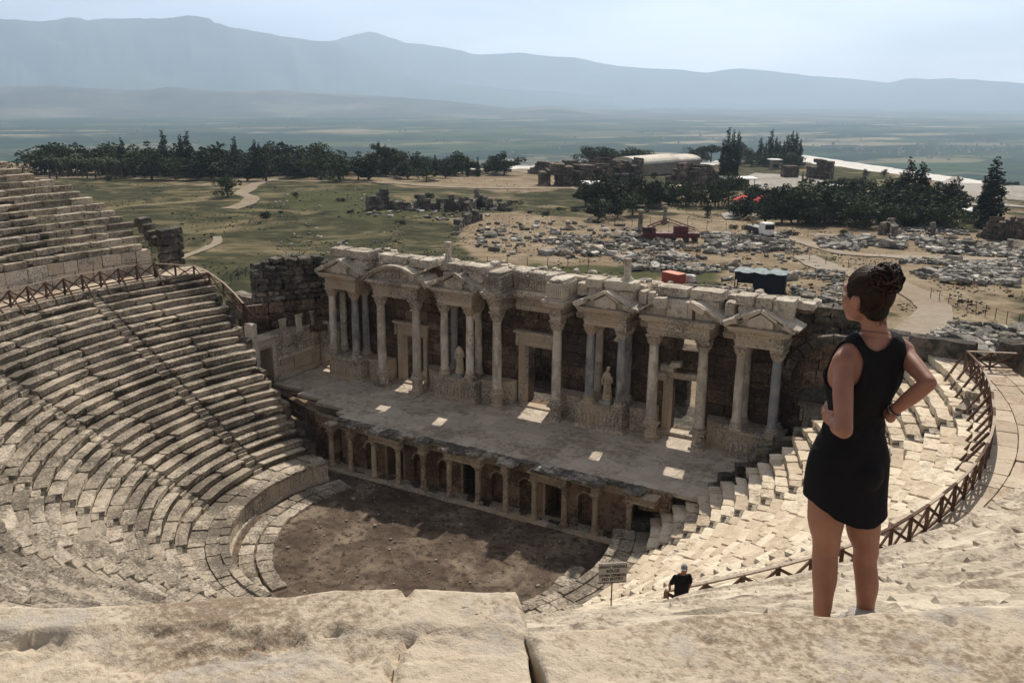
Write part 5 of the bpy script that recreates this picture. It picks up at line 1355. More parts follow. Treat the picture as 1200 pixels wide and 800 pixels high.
flatroof('kiosk', 735, 240, 16, 5, 2.6, 'white roofed stall half hidden in the left trees of the belt', M_WHT, M_BWALL)
flatroof('kiosk', 768, 243, 14, 5, 2.6, 'white roofed stall below the long tan roof', M_WHT, M_BWALL)
flatroof('kiosk', 868, 222, 32, 7, 3.0, 'wide white awning right of the tight cypress clump', M_WHT, M_BWALL, posts=True)
flatroof('kiosk', 981, 232, 14, 5, 3.0, 'small white roof showing among the belt trees', M_WHT, M_BWALL)
flatroof('kiosk', 1143, 262, 10, 5, 2.6, 'small white roof beside the tall right cypress', M_WHT, M_BWALL)
flatroof('kiosk', 909, 199, 8, 5, 4, 'tiny white house under the skyline cypresses', M_WHT, M_BWALL)
flatroof('kiosk', 557, 206, 12, 3, 2.0, 'low pale shelter at the right end of the far tree row', M_CREAM, M_BWALL, posts=True)
M_PLAZA = stone('plaza_paving', (.30, .28, .25), (.38, .36, .33), (.46, .44, .40), dark=(.2, .18, .15), stain=.42, fine=.8, bd=.02, big=.05)
def patch(name, pts, mat, dz=.25):
    P = poly(pts); n = 26; lo = P.min(0); hi = P.max(0); gx = np.linspace(lo[0], hi[0], n*2); gy = np.linspace(lo[1], hi[1], n*2); V = []; F = []; idx = {}
    for i in range(len(gx)-1):
        for j in range(len(gy)-1):
            cx, cy = (gx[i]+gx[i+1])/2, (gy[j]+gy[j+1])/2
            if inside(P, np.array([cx]), np.array([cy]))[0]:
                f = []
                for (a, c) in ((i, j), (i+1, j), (i+1, j+1), (i, j+1)):
                    if (a, c) not in idx: idx[(a, c)] = len(V); V.append((gx[a], gy[c], gz1(gx[a], gy[c])+dz))
                    f.append(idx[(a, c)])
                F.append(f)
    o = mk(name, V, F, mat, smooth=True); tag(o, kind='structure'); return o
patch('plaza', [(868, 214), (885, 203), (960, 210), (985, 222), (960, 232), (900, 228)], M_PLAZA)
patch('plaza', [(845, 252), (870, 244), (890, 250), (880, 258), (850, 258)], M_PLAZA)
patch('plaza', [(1095, 220), (1210, 216), (1210, 238), (1120, 240)], M_PLAZA)
# red parasols, tiny with distance
M_RED = plain('red_canvas', (.55, .03, .03), .8)
for (x, y, lb) in ((870, 248, 'left one of two red parasols on the plaza behind the stone fields'), (891, 249, 'right one of two red parasols, larger, on the plaza behind the stone fields')):
    p = spot(x, y); root = empty('parasol', p); tag(root, lb, 'parasol', 'red parasols on the plaza')
    b = B(); b.lathe([(2.6, 2.6), (2.5, 2.8), (1.2, 3.5), (.05, 4.0)], seg=8, cap=True); b.build('canopy', M_RED, root)
    b = B(); b.tube([(0, 0, 0), (0, 0, 3.9)], .06); b.build('pole', M_IRON, root)
# standing columns far off
for (x, y, h, lb) in ((750, 272, 26, 'tall slim standing column left of the red crane'), (779, 262, 20, 'standing column just behind the red crane'), (1183, 294, 13, 'short pale column stump at the right edge'), (1175, 258, 0, '')):
    if h == 0: continue
    p = spot(x, y); hh = h*mpp(p); root = empty('standing_column', p); tag(root, lb, 'column')
    b = B(); b.box((0, 0, .25), (.7, .7, .25)); b.build('column_base', M_RUP, root)
    b = B(); b.lathe([(.46, .5), (.45, hh*.5), (.40, hh-.3)], seg=12); b.build('shaft', M_RUP, root)
    b = B(); b.box((0, 0, hh-.12), (.6, .6, .18), n=2, rnd=.1); b.build('capital', M_RUP, root)
# red tracked crane with a lattice boom folded over it
M_CRED = plain('dark_red_paint', (.10, .018, .022), .65, scale=2)
p = spot(786, 283); k_ = mpp(p); root = empty('crane', (p[0], p[1], p[2]), -YAW); root.scale = (.78, .78, .78); tag(root, 'dark red crane machine standing in the rubble behind the stage', 'crane')
b = B(); b.bx(-4.5, 6.5, -1.2, 1.2, .9, 2.0, n=2, rnd=.05); b.build('chassis', M_CRED, root)
b = B(); b.bx(-6.5, -3.6, -1.2, 1.2, .8, 3.4, n=2, rnd=.12); cb = b.build('cab', M_CRED, root)
b = B(); b.bx(-6.53, -6.48, -.9, .9, 2.1, 3.1); b.bx(-6.1, -4.6, -1.23, -1.19, 2.1, 3.1); b.build('window', M_DARK, cb)
b = B(); b.bx(.5, 3.8, -1.1, 1.1, 2.0, 3.6, n=2, rnd=.1); b.build('turret', M_CRED, root)
b = B()
for (a, c) in (((-5.5, 3.4), (-1, 5.2)), ((-1, 5.2), (5.5, 3.0)), ((-5.5, 2.9), (-1, 4.5)), ((-1, 4.5), (5.5, 2.5))):
    for y in (-.45, .45): b.bar((a[0], y, a[1]), (c[0], y, c[1]), .14)
for k in range(12):
    t = k/11; x = -5.5+11*t; z = 3.4+(5.2-3.4)*min(1, (x+5.5)/4.5) if x < -1 else 5.2-(x+1)/6.5*2.2
    b.bar((x, -.45, z), (x+.7, -.45, z-.55), .09); b.bar((x, .45, z), (x+.7, .45, z-.55), .09)
b.build('boom', M_CRED, root)
for x in (-5.2, -2.6, .6, 3.4, 5.4):
    for s in (-1, 1):
        b = B(); b.lathe([(.55, -.2), (.55, .2)], seg=12); b.V[-1] = b.V[-1][:, [0, 2, 1]]+np.array([x, s*1.1, .55]); b.build('wheel', M_IRON, root)
# small white lorry
p = spot(896, 279); root = empty('lorry', p, -YAW+.3); tag(root, 'small white lorry with an orange digger arm on the dirt track', 'lorry')
b = B(); b.bx(-1.1, 1.1, -1.5, .6, .7, 2.9, n=3, rnd=.08); cb = b.build('cab', M_WHT, root)
b = B(); b.bx(-.95, .95, -1.53, -1.47, 1.7, 2.6); b.build('windscreen', M_DARK, cb)
b = B(); b.bx(-1.1, 1.1, .7, 5, .9, 1.8); b.build('load_bed', M_IRON, root)
for (x, y) in ((-1, -.8), (1, -.8), (-1, 3.8), (1, 3.8)):
    b = B(); b.lathe([(.5, -.15), (.5, .15)], seg=12); b.V[-1] = b.V[-1][:, [2, 0, 1]]+np.array([x, y, .5]); b.build('wheel', M_IRON, root)
b = B(); b.tube([(0, 4.2, 1.8), (-.8, 4.5, 3.6), (-2.4, 4.8, 2.6)], .16, seg=6); b.build('digger_arm', plain('orange_paint', (.35, .2, .08), .6), root)
# gravel heaps
M_GRAV = stone('gravel', (.24, .22, .2), (.33, .31, .285), (.42, .40, .36), dark=(.16, .15, .14), stain=.4, fine=6, bd=.04)
for (x, y, r_, h_, lb) in ((712, 331, 2.6, 1.35, 'left one of two grey gravel heaps behind the stage roof'), (757, 335, 3.1, 1.4, 'right one of two grey gravel heaps, next to the red container')):
    p = spot(x, y); n = 30; V = []; F = []
    for i in range(13):
        t = i/12
        for k in range(n):
            a = 2*math.pi*k/n; rr = r_*t*(1+.1*math.sin(a*3+x)); hh = h_*(1-t)**1.0*(1-.15*(1-t))+(.1*hsh(rr*math.cos(a), rr*math.sin(a), 2))*(t < .95)
            V.append((rr*math.cos(a), rr*.8*math.sin(a), hh-.08))
    for i in range(12):
        for k in range(n): F.append((i*n+k, (i+1)*n+k, (i+1)*n+(k+1) % n, i*n+(k+1) % n))
    o = mk('gravel_heap', V, F, M_GRAV, smooth=True); o.location = (p[0], p[1], p[2]); tag(o, lb, 'gravel heap')
# red container and white boulder beside it
p = spot(789, 333); M_CONT = plain('red_container_paint', (.36, .075, .045), .6, scale=3, var=.2)
root = empty('container', p, -YAW-.95); tag(root, 'small rust red metal container on the grass behind the stage', 'container')
b = B(); b.bx(-1.5, 1.5, -.75, .75, .08, 1.45)
for k in range(14): b.bx(-1.45+k*.21, -1.36+k*.21, -.78, .78, .12, 1.40)
b.build('body', M_CONT, root); b = B(); b.bx(-1.53, 1.53, -.8, .8, 1.45, 1.53); b.build('lid', plain('orange_red_lid', (.50, .16, .09), .6), root)
p = spot(807, 331); b = B(); b.box((0, 0, .5), (.8, .6, .55), n=6, rnd=.2, jit=.03); o = b.build('boulder', M_WHT); o.location = p; tag(o, 'white boulder beside the red container', 'boulder')
p0 = spot(800, 338); p1 = spot(870, 342); b = B(); masonry(b, (0, 0), (math.dist(p0[:2], p1[:2]), 0), 0, .6, .6, ch=.6, bw=3, n=2); o = b.build('low_kerb_wall', M_RUP); o.location = p0; o.rotation_euler = (0, 0, math.atan2(p1[1]-p0[1], p1[0]-p0[0])); tag(o, 'long low stone kerb running from the container to the black shed', 'low wall')
# black netted shed
p = spot(893, 341); root = empty('shed', p, -YAW-.35); root.scale = (1.15, 1.15, 1.0); tag(root, 'black netting shed with blue-green tarpaulin roof behind the stage', 'shed')
M_NET = plain('black_netting', (.012, .014, .022), .9, scale=8, bmp=.3); M_TARP = plain('blue_green_tarpaulin', (.09, .15, .17), .6, scale=1.2, var=.45, bmp=.4)
b = B(); b.bx(-.9, 2.5, -1.5, -1.44, 0, 2.5, n=4, jit=.012); b.bx(2.44, 2.5, -1.44, 1.5, 0.6, 2.5, n=3, jit=.012); b.bx(-2.9, 2.5, 1.44, 1.5, .5, 2.5, n=2); b.bx(-2.9, -.9, -1.5, -1.45, 1.6, 2.5, n=3, jit=.01); b.build('netting', M_NET, root)
V = []; F = []
for i in range(19):
    for j in range(11): V.append((-3.05+i*.315, -1.6+j*.32, 2.55+.09*math.sin(i*1.1+j*.5)+rng.normal(0, .02)))
for i in range(18):
    for j in range(10): F.append((i*11+j, (i+1)*11+j, (i+1)*11+j+1, i*11+j+1))
mk('tarpaulin', V, F, M_TARP, root)
for x in (-2.9, -.9, 2.4):
    for y in (-1.4, 1.4):
        b = B(); b.bx(x-.05, x+.05, y-.05, y+.05, 0, 2.5); b.build('post', M_NET, root)
# wire fences
def fence(pts, label, sp=3.0, h=1.3, wires=2, mat=None, px=True):
    P = np.array([spot(*q)[:2] for q in pts]); seg = np.linalg.norm(np.diff(P, axis=0), axis=1); T_ = np.concatenate([[0], np.cumsum(seg)])
    t = np.arange(0, T_[-1], sp); C = np.stack([np.interp(t, T_, P[:, 0]), np.interp(t, T_, P[:, 1])], 1)
    root = empty('wire_fence', (C[0][0], C[0][1], gz1(*C[0]))); tag(root, label, 'fence')
    L3 = [np.array([c[0]-C[0][0], c[1]-C[0][1], gz1(*c)-root.location.z]) for c in C]
    pb = None
    for q in L3:
        if pb is None: b = B(); b.tube([(0, 0, -.2), (0, 0, h)], .045, seg=6); pb = b.build('post', M_IRON, root); o = pb
        else: o = pb.copy(); COL.objects.link(o); o.parent = root
        o.location = q; o.rotation_euler = (rng.normal(0, .03), rng.normal(0, .03), 0)
    b = B()
    for k in range(wires):
        for a, c in zip(L3[:-1], L3[1:]): b.bar(a+[0, 0, h*(k+1)/wires-.1], c+[0, 0, h*(k+1)/wires-.1], .018)
    b.build('wire', M_IRON, root)
fence([(400, 318), (470, 316), (560, 322), (620, 326), (680, 331)], 'thin wire fence on the grass just behind the left part of the stage')
fence([(262, 338), (300, 318), (340, 303), (365, 300)], 'thin wire fence behind the left tower of the stage')
fence([(500, 311), (580, 311), (700, 314)], 'wire fence along the edge of the tan ground')
fence([(1090, 350), (1130, 362), (1165, 375), (1210, 388)], 'dark post and wire fence on the right slope above the stone heap', sp=1.7, h=1.4, wires=3)
fence([(930, 302), (975, 312), (1030, 318), (1095, 328)], 'sparse post fence along the stone field behind the woman\'s head', sp=4)
fence([(700, 262), (860, 272)], 'dark fence in front of the tree belt left of the crane', sp=4, h=2)
# far town: pale specks on the plain
b = B(); r4 = np.random.default_rng(3)
for (cx, cy, n, sx, sy) in ((1090, 178, 26, 40, 5), (1150, 172, 30, 45, 6), (980, 175, 20, 40, 4), (1000, 145, 30, 60, 3), (300, 145, 30, 150, 6), (600, 168, 30, 150, 8), (120, 165, 15, 60, 6), (880, 160, 30, 70, 5)):
    for _ in range(n):
        x, y = r4.normal(cx, sx), r4.normal(cy, sy)
        if y < 141 or y > 188: continue
        d = ray(x, y); t = (-150-CAM[2])/d[2]; q = CAM+d*t
        s = r4.uniform(2.5, 5.5); b.box((q[0], q[1], -147), (s, s*.7, r4.uniform(3, 6)), rot=Matrix.Rotation(r4.uniform(0, 3), 3, 'Z'))
for (x0, x1, y) in ((912, 974, 146), (975, 1000, 172)):
    for k in range(12):
        d = ray(x0+(x1-x0)*k/12, y); t = (-150-CAM[2])/d[2]; q = CAM+d*t; b.box((q[0], q[1], -148), (35, 16, 3), rot=Matrix.Rotation(.5, 3, 'Z'))
tag(b.build('distant_town', plain('far_house_walls', (.36, .34, .31), .9)), 'pale specks of scattered far-off houses and greenhouses on the hazy plain', 'town', kind='stuff')
# tiny pale tombs or stones behind the far tree row

# scrub and dry grass tufts over the plateau: uncountable, one object
r6 = np.random.default_rng(21); V = []; F = []; R = []; q0 = 0
n_ = 0
X6 = []; 
while len(X6) < 7000:
    px, py = r6.uniform(-20, 1220), 195+ (r6.random()**1.0)*190
    if py > 345 and px < 960: continue
    k = hsh(px*.02, py*.05, 1.0, 2)
    if k < .0: continue
    d = ray(px, py); t = (1-CAM[2])/d[2]; q = CAM+d*t
    q = spot(px, py) if False else (q[0], q[1], 0)
    s_, l_ = sl(q[0], q[1])
    X6.append((q[0], q[1]))
XY = np.array(X6); dd_ = np.hypot(XY[:, 0]-CAM[0], XY[:, 1]-CAM[1])
ZZ = gz(XY[:, 0], XY[:, 1]); Sx, Lx = sl(XY[:, 0], XY[:, 1]); ok = (outside(Sx, Lx) < -8) & (Sx > 78)
for (x, y), z, ok_ in zip(XY, ZZ, ok):
    if not ok_: continue
    s_ = r6.uniform(.06, .17)*(1.9 if r6.random() < .06 else 1)
    for j in range(4):
        a = r6.uniform(0, 6.28); ca, sa = math.cos(a)*s_, math.sin(a)*s_; ox, oy = r6.normal(0, s_*.4, 2); h = s_*r6.uniform(.5, 1.0)
        V += [(x+ox-ca, y+oy-sa, z-.05), (x+ox+ca, y+oy+sa, z-.05), (x+ox+ca*.6, y+oy+sa*.6, z+h), (x+ox-ca*.7, y+oy-sa*.7, z+h*.8)]; F.append((q0, q0+1, q0+2, q0+3)); q0 += 4; R += [r6.random()]*4
M_SCR = leafmat('dry_scrub', (.028, .032, .016), (.055, .055, .028), (.12, .11, .06))
tag(mk('scrub', V, F, M_SCR, rnd=R), 'low dry scrub and grass tufts covering the open plateau', 'scrub', kind='stuff')
# ------------------------------------------------------------------ wooden railings on the walkway
def railing(name, th0, th1, r, zf, label, sp=1.25, lean=.0, h=1.0, cross=True, props=False, rend=None):
    root = empty(name, tuple(pol(th0, r+(rend(th0) if rend else 0), zf(th0)))); O = np.array(root.location); tag(root, label, 'railing', 'brown wooden railings on the walkway')
    n = int(abs(R_(th1-th0))*28.5/sp); ths = np.linspace(th0, th1, n+1); rr = [r+(rend(t) if rend else 0) for t in ths]
    bot = [pol(t, q, zf(t))-O for t, q in zip(ths, rr)]; top = [p_+np.array([0, 0, h])+np.append(pol(t, -lean, 0)[:2]-pol(t, 0, 0)[:2], 0) for p_, t in zip(bot, ths)]
    pp = None
    for a, c in zip(bot, top):
        b = B(); b.bar(a-[0, 0, .05], c, .11, .11, n=1); b.build('post', M_WOOD, root)
        if props:
            t = ths[[np.allclose(a, q) for q in bot].index(True)]; out_ = pol(t, 1, 0)-pol(t, 0, 0)
            b = B(); b.bar(a-out_*1.15-[0, 0, .55], c-[0, 0, .12], .09, .09); b.build('prop', M_WOOD, root)
    for i in range(len(bot)-1):
        a0, a1, c0, c1 = bot[i], bot[i+1], top[i], top[i+1]; u = (a1-a0)
        b = B(); b.bar(c0, c1+u*.02, .105, .05); b.build('hand_rail', M_WOODT if rng.random() < .75 else M_WOOD, root)
        b = B(); b.bar(a0+[0, 0, .14], a1+[0, 0, .14], .06, .09)
        b.bar(a0+[0, 0, .16], c1-[0, 0, .08], .05, .08); b.bar(a1+[0, 0, .16], c0-[0, 0, .08], .06, .085)
        b.build('cross_brace', M_WOOD, root)
    return root
zf = lambda t: 11.79
railing('railing', -100.5, -60, 28.45, zf, 'long brown railing with crossed braces and slanting props above the left seats', props=True, sp=1.35, h=1.15)
# the part that climbs down at the left end of the seating
def railing_pts(name, P, label, sp=1.2, h=1.05, props=False):
    P = np.array(P, float); seg = np.linalg.norm(np.diff(P, axis=0), axis=1); T_ = np.concatenate([[0], np.cumsum(seg)]); n = max(2, int(T_[-1]/sp)); t = np.linspace(0, T_[-1], n+1)
    C = np.stack([np.interp(t, T_, P[:, k]) for k in range(3)], 1); root = empty(name, tuple(C[0])); tag(root, label, 'railing', 'brown wooden railings on the walkway'); C = C-C[0]
    for c in C:
        b = B(); b.bar(c-[0, 0, .1], c+[0, 0, h], .11); b.build('post', M_WOOD, root)
    for a, c in zip(C[:-1], C[1:]):
        b = B(); b.bar(a+[0, 0, h], c+[0, 0, h], .13, .05); b.build('hand_rail', M_WOODT, root)
        b = B(); b.bar(a+[0, 0, .1], c+[0, 0, h-.05], .05, .08); b.bar(c+[0, 0, .1], a+[0, 0, h-.05], .06, .08); b.bar(a+[0, 0, .12], c+[0, 0, .12], .06, .08); b.build('cross_brace', M_WOOD, root)
    return root
railing_pts('railing', [pol(-100.8, 28.45, 11.8), pol(-107, 27.6, 11.3), pol(-109.5, 25.6, 10.0), pol(-110.2, 23.6, 8.9)], 'brown railing stepping down at the left end of the seats')
railing_pts('railing', [pol(-110.4, 23.3, 8.7), pol(-113, 22.8, 8.8)], 'short brown railing piece by the pale door jambs at the left end')
railing('railing', 48.2, 112, 0.0, zf, 'long curving brown railing with pale worn top along the right walkway', sp=1.15, props=False, h=1.0, rend=lambda t: float(np.interp(t, [45, 52, 62, 72, 80, 88, 95, 106, 112], [28.9, 28.85, 28.95, 28.6, 28.42, 28.25, 28.15, 28.38, 28.5])))
railing_pts('railing', [pol(112.5, 28.6, 11.8), pol(112.5, 31.0, 11.8)], 'short railing closing the far right end of the walkway', sp=1.1, h=.9)
# loose slanting props of the right railing
for t in np.arange(84, 111, 2.6):
    b = B(); a = pol(t, 27.1, 11.0); c = pol(t+1.2, 28.15, 12.55); b.bar(a, c, .09); 
    o = b.build('railing_prop', M_WOOD, None, origin=tuple(a)); tag(o, 'slanting brown timber prop at the right railing', 'prop', 'slanting props of the right railing')
# blocks closing the right end of the walkway
b = B(); p0 = pol(107, 27.2, 0)[:2]
for k, (th, r, hx, hy, z0, z1) in enumerate(((117.5, 28.3, 1.7, .45, 11.4, 12.7), (118.5, 26.4, 1.1, .5, 10.6, 11.6), (115.5, 32.0, 1.2, .6, 11.6, 12.9), (116.5, 30.4, 1.0, .5, 11.2, 12.1), (120, 27.6, 1.5, .6, 10.4, 12.3))):
    q = pol(th, r, 0); b.box((q[0], q[1], (z0+z1)/2), (hx, hy, (z1-z0)/2), rot=Matrix.Rotation(R_(rng.uniform(-8, 14)), 3, 'Z'), n=4, rnd=.06, jit=.03)
tag(b.build('end_blocks', M_RUIN), kind=None)
bpy.data.objects['end_blocks'].parent = cav; bpy.data.objects['end_blocks'].matrix_parent_inverse = Matrix.Translation((-XO, -YO, 0)); bpy.data.objects['end_blocks'].name = 'end_wall'
# stone seat fragment leaning by the railing
b = B(); b.ext([(-.5, 0), (.55, 0), (.6, .35), (.45, .95), (.3, .95), (.28, .4), (-.5, .3)], -.3, .3); V = b.V[0]
o = b.build('seat_fragment', M_SEAT, None); o.location = tuple(pol(101, 27.5, 11.2)); o.rotation_euler = (0, 0, 1.2); tag(o, 'pale stone seat fragment with raised back leaning beside the right railing', 'stone fragment')
# sign on a thin post
p = pol(36.5, 30.0, 11.8)
# find the walkway point under the sign of the photograph
d = ray(718, 670); d = d/math.hypot(d[0], d[1]); tt = np.arange(15, 40, .02); PP = CAM[None]+tt[:, None]*d[None]; i_ = np.argmin(abs(np.hypot(PP[:, 0]-XO, PP[:, 1]-YO)-29.1)); p = PP[i_]
root = empty('sign', (p[0], p[1], 11.8), math.atan2(CAM[0]-p[0], -(CAM[1]-p[1]))*1+.25); tag(root, 'small grey warning sign with dark lettering on a thin post above the seats', 'sign')
sx = p[2]-11.8
M_SIGN = plain('grey_sign_face', (.33, .325, .30), .6, scale=4, var=.15); M_SIGND = plain('sign_lettering', (.03, .025, .025), .7)
b = B(); b.bx(-.36, .36, -.015, .015, sx-.27, sx+.26); bd = b.build('board', M_SIGN, root)
b = B(); b.bx(-.365, .365, -.02, .02, sx-.295, sx-.27); b.build('board_edge', M_SIGND, bd)
b = B(); b.tube([(0, .03, -.05), (0, .03, sx-.25)], .018); b.build('post', plain('rusty_post', (.16, .10, .07), .8), root)
def text(s, size, loc, parent, mat, name='lettering'):
    cu = bpy.data.curves.new(name, 'FONT'); cu.body = s; cu.size = size; cu.align_x = 'CENTER'; cu.extrude = .002; cu.offset = .003
    t = bpy.data.objects.new(name+'_tmp', cu); COL.objects.link(t); dg = bpy.context.evaluated_depsgraph_get(); me = bpy.data.meshes.new_from_object(t.evaluated_get(dg)); bpy.data.objects.remove(t)
    o = bpy.data.objects.new(name, me); COL.objects.link(o); me.materials.clear(); me.materials.append(mat); o.parent = parent; o.location = loc; o.rotation_euler = (math.pi/2, 0, 0); return o
for k, (s, z_) in enumerate((('DİKKAT TEHLİKELİ', .13), ('BÖLGE', .01), ('LÜTFEN GİRMEYİN', -.105), ('NO ENTRY', -.22))): text(s, (.083, .11, .08, .11)[k], (0, -.019, sx+z_), bd, M_SIGND)
# ------------------------------------------------------------------ foreground slabs
def slab(name, cx_r, half, side0, side1, ztop, label, seed, thick=.5, pit=(), res=.022, edge=None):
    """big weathered block: u along the edge (right), v outwards towards the viewer; world directions from the edge line"""
    U = np.array([math.cos(R_(35)), -math.sin(R_(-35))*-1*-1, 0])
    return None
ea = R_(35.0)                                    # the edge of the top step runs at right angles to this bearing
NV = np.array([-math.sin(ea), math.cos(ea), 0]); UV = np.array([math.cos(ea), math.sin(ea), 0])
def near_slab(label, u0, u1, v0, v1, zt, seed, th=.55, basin=None, crack=None, res=.014):
    nu = int((u1-u0)/res); nv = int((v1-v0)/res); us = np.linspace(u0, u1, nu); vs = np.linspace(v0, v1, nv)
    o = np.array([CAM[0], CAM[1], zt]); H = np.zeros((nu, nv))
    for i, u in enumerate(us):
        for j, v in enumerate(vs):
            p = Vector((u*1.0+seed, v*1.0, seed))
            f = mnoise.fractal(p*1.6, 1.0, 2.0, 5)*.009+mnoise.fractal(p*6, .7, 2.2, 5)*.006+abs(mnoise.noise(p*18))*-.004+mnoise.noise(p*45)*.0015
            c = mnoise.noise(p*6+Vector((5, 0, 0)))*.5+mnoise.noise(p*14)*.5
            if c < -.42: f -= min(.03, (-.42-c)*.14)
            c2 = mnoise.voronoi(p*3.2)[0][0]
            if basin: 
                for (bu, bv, ru, rv, dp) in basin:
                    q = ((u-bu)/ru)**2+((v-bv)/rv)**2; q += .8*mnoise.fractal(p*4, .8, 2.1, 5)
                    if q < 1: f -= dp*min(1, (1-q)*4)*(1+.35*mnoise.noise(p*12)); f += .014*mnoise.fractal(p*11, .8, 2.1, 4)
            if crack is not None:
                d_ = abs(u-crack-.05*mnoise.noise(Vector((v*5, 0, seed)))-.02*mnoise.noise(Vector((v*22, 0, seed))))
                if d_ < .022 and mnoise.noise(Vector((v*3, seed, 1))) > -.25: f -= .04*(1-d_/.022)
            ed = min(u-u0, u1-u, v1-v); rr_ = .024*(1+.9*mnoise.noise(Vector((u*3, v*3, seed+2))))
            if ed < rr_: f -= (rr_-math.sqrt(max(0, rr_*rr_-(rr_-ed)**2)))*.9
            H[i, j] = f
    V = []; F = []
    for i, u in enumerate(us):
        for j, v in enumerate(vs):
            uu = u+.05*mnoise.noise(Vector((v*2.2, seed, 0)))*(i in (0, nu-1)); vv = v+(.05*mnoise.noise(Vector((u*1.7, seed, 3)))+.02*mnoise.noise(Vector((u*7, seed, 3))))*((j/(nv-1))**3)
            V.append(UV*uu+NV*vv+np.array([0, 0, H[i, j]]))
    n0 = len(V)
    for i in range(nu-1):
        for j in range(nv-1): F.append((i*nv+j, (i+1)*nv+j, (i+1)*nv+j+1, i*nv+j+1))
    rim = [(i, 0) for i in range(nu)]+[(nu-1, j) for j in range(1, nv)]+[(i, nv-1) for i in range(nu-2, -1, -1)]+[(0, j) for j in range(nv-2, 0, -1)]
    m_ = len(rim); K = 6
    for k in range(1, K+1):
        for (i, j) in rim:
            q = V[i*nv+j].copy(); ins = .03*mnoise.noise(Vector((q[0]*4, q[1]*4, k*1.3+seed))); q[2] -= th*k/K; q = q+NV*ins+UV*ins*.5; V.append(q)
    for k in range(K):
        for a in range(m_):
            c = (a+1) % m_
            t0 = rim[a][0]*nv+rim[a][1] if k == 0 else n0+(k-1)*m_+a; t1 = rim[c][0]*nv+rim[c][1] if k == 0 else n0+(k-1)*m_+c
            F.append((t1, t0, n0+k*m_+a, n0+k*m_+c))
    ob = mk('near_slab', V, F, M_NEAR, None, rnd=np.full(len(V), .5), smooth=True); ob.location = tuple(o); ob.name = 'stone_slab'; tag(ob, label, 'stone slab'); return ob
ZS = CAM[2]-1.575
near_slab('big pale travertine slab at the bottom right, its left end cut square', .283, 3.6, .9, 2.42, ZS+.03, 3.1, crack=None, basin=((.62, 1.95, .10, .05, .03),))
near_slab('pale travertine slab at the bottom left with a dark eroded hollow', -3.2, .27, .9, 2.66, ZS+.022, 8.7, crack=-.10, basin=((-.95, 2.40, .62, .13, .020), (-.25, 2.36, .55, .08, .014), (-1.35, 2.46, .28, .07, .015)))
# weed and dark pebble near the woman's feet
# ------------------------------------------------------------------ people
def capsule_chain(b, pts, rad, seg=14, r=None):
    b.tube(pts, rad, seg=seg)
    for p, q in ((pts[0], rad[0]), (pts[-1], rad[-1])): b.lathe([(max(.0005, q*math.cos(t)), q*math.sin(t)) for t in np.linspace(-1.55, 1.55, 9)], c=tuple(p), seg=seg)
def smooth_chain(pts, rad, n=6):
    """Catmull-Rom through the joints"""
    P = np.array(pts, float); R = np.array(rad, float); P2 = np.vstack([2*P[0]-P[1], P, 2*P[-1]-P[-2]]); R2 = np.concatenate([[R[0]], R, [R[-1]]]); o = []; q = []
    for i in range(1, len(P2)-2):
        for k in range(n):
            t = k/n; a, b_, c, d = P2[i-1], P2[i], P2[i+1], P2[i+2]
            o.append(.5*((2*b_)+(-a+c)*t+(2*a-5*b_+4*c-d)*t*t+(-a+3*b_-3*c+d)*t**3)); q.append(R2[i]+(R2[i+1]-R2[i])*(t*t*(3-2*t)))
    o.append(P[-1]); q.append(R[-1]); return np.array(o), np.array(q)
def limb(b, pts, rad, seg=16): p, r = smooth_chain(pts, rad); capsule_chain(b, p, r, seg)
def blob(b, c, h, rot=None, seg=18):
    t = np.linspace(-1.5607, 1.5607, 13); V = []
    for a in t:
        for k in range(seg): V.append((math.cos(a)*math.cos(2*math.pi*k/seg)*h[0], math.cos(a)*math.sin(2*math.pi*k/seg)*h[1], math.sin(a)*h[2]))
    V = np.array(V)
    if rot is not None: V = V@np.asarray(rot).T
    F = [[i*seg+k, i*seg+(k+1) % seg, (i+1)*seg+(k+1) % seg, (i+1)*seg+k] for i in range(12) for k in range(seg)]+[list(range(seg))[::-1], [12*seg+k for k in range(seg)]]
    b.add(V+np.asarray(c, float), F, .5)
def torso_ring(b, rings, seg=28, close=True):
    """rings: (cx, cy, z, half width, half depth, power)"""
    V = []
    Z = [r[2] for r in rings]; zz = np.linspace(Z[0], Z[-1], 40); A = np.array(rings, float)
    o = np.argsort(A[:, 2]); 
    from_ = lambda k: np.interp(zz, A[o, 2], A[o, k])
    C = np.stack([from_(k) for k in range(5)], 1); C[:, 2] = zz
    for _ in range(2): C[1:-1, [0, 1, 3, 4]] = (C[:-2, [0, 1, 3, 4]]+2*C[1:-1, [0, 1, 3, 4]]+C[2:, [0, 1, 3, 4]])/4
    for c in C:
        for k in range(seg):
            a = 2*math.pi*k/seg; ca, sa = math.cos(a), math.sin(a); e = .86
            V.append((c[0]+c[3]*math.copysign(abs(ca)**e, ca), c[1]+c[4]*math.copysign(abs(sa)**e, sa), c[2]))
    m_ = len(C); F = [[i*seg+k, i*seg+(k+1) % seg, (i+1)*seg+(k+1) % seg, (i+1)*seg+k] for i in range(m_-1) for k in range(seg)]+[list(range(seg))[::-1], [(m_-1)*seg+k for k in range(seg)]]
    if C[0, 2] > C[-1, 2]: F = [f[::-1] for f in F]
    b.add(V, F, .5)
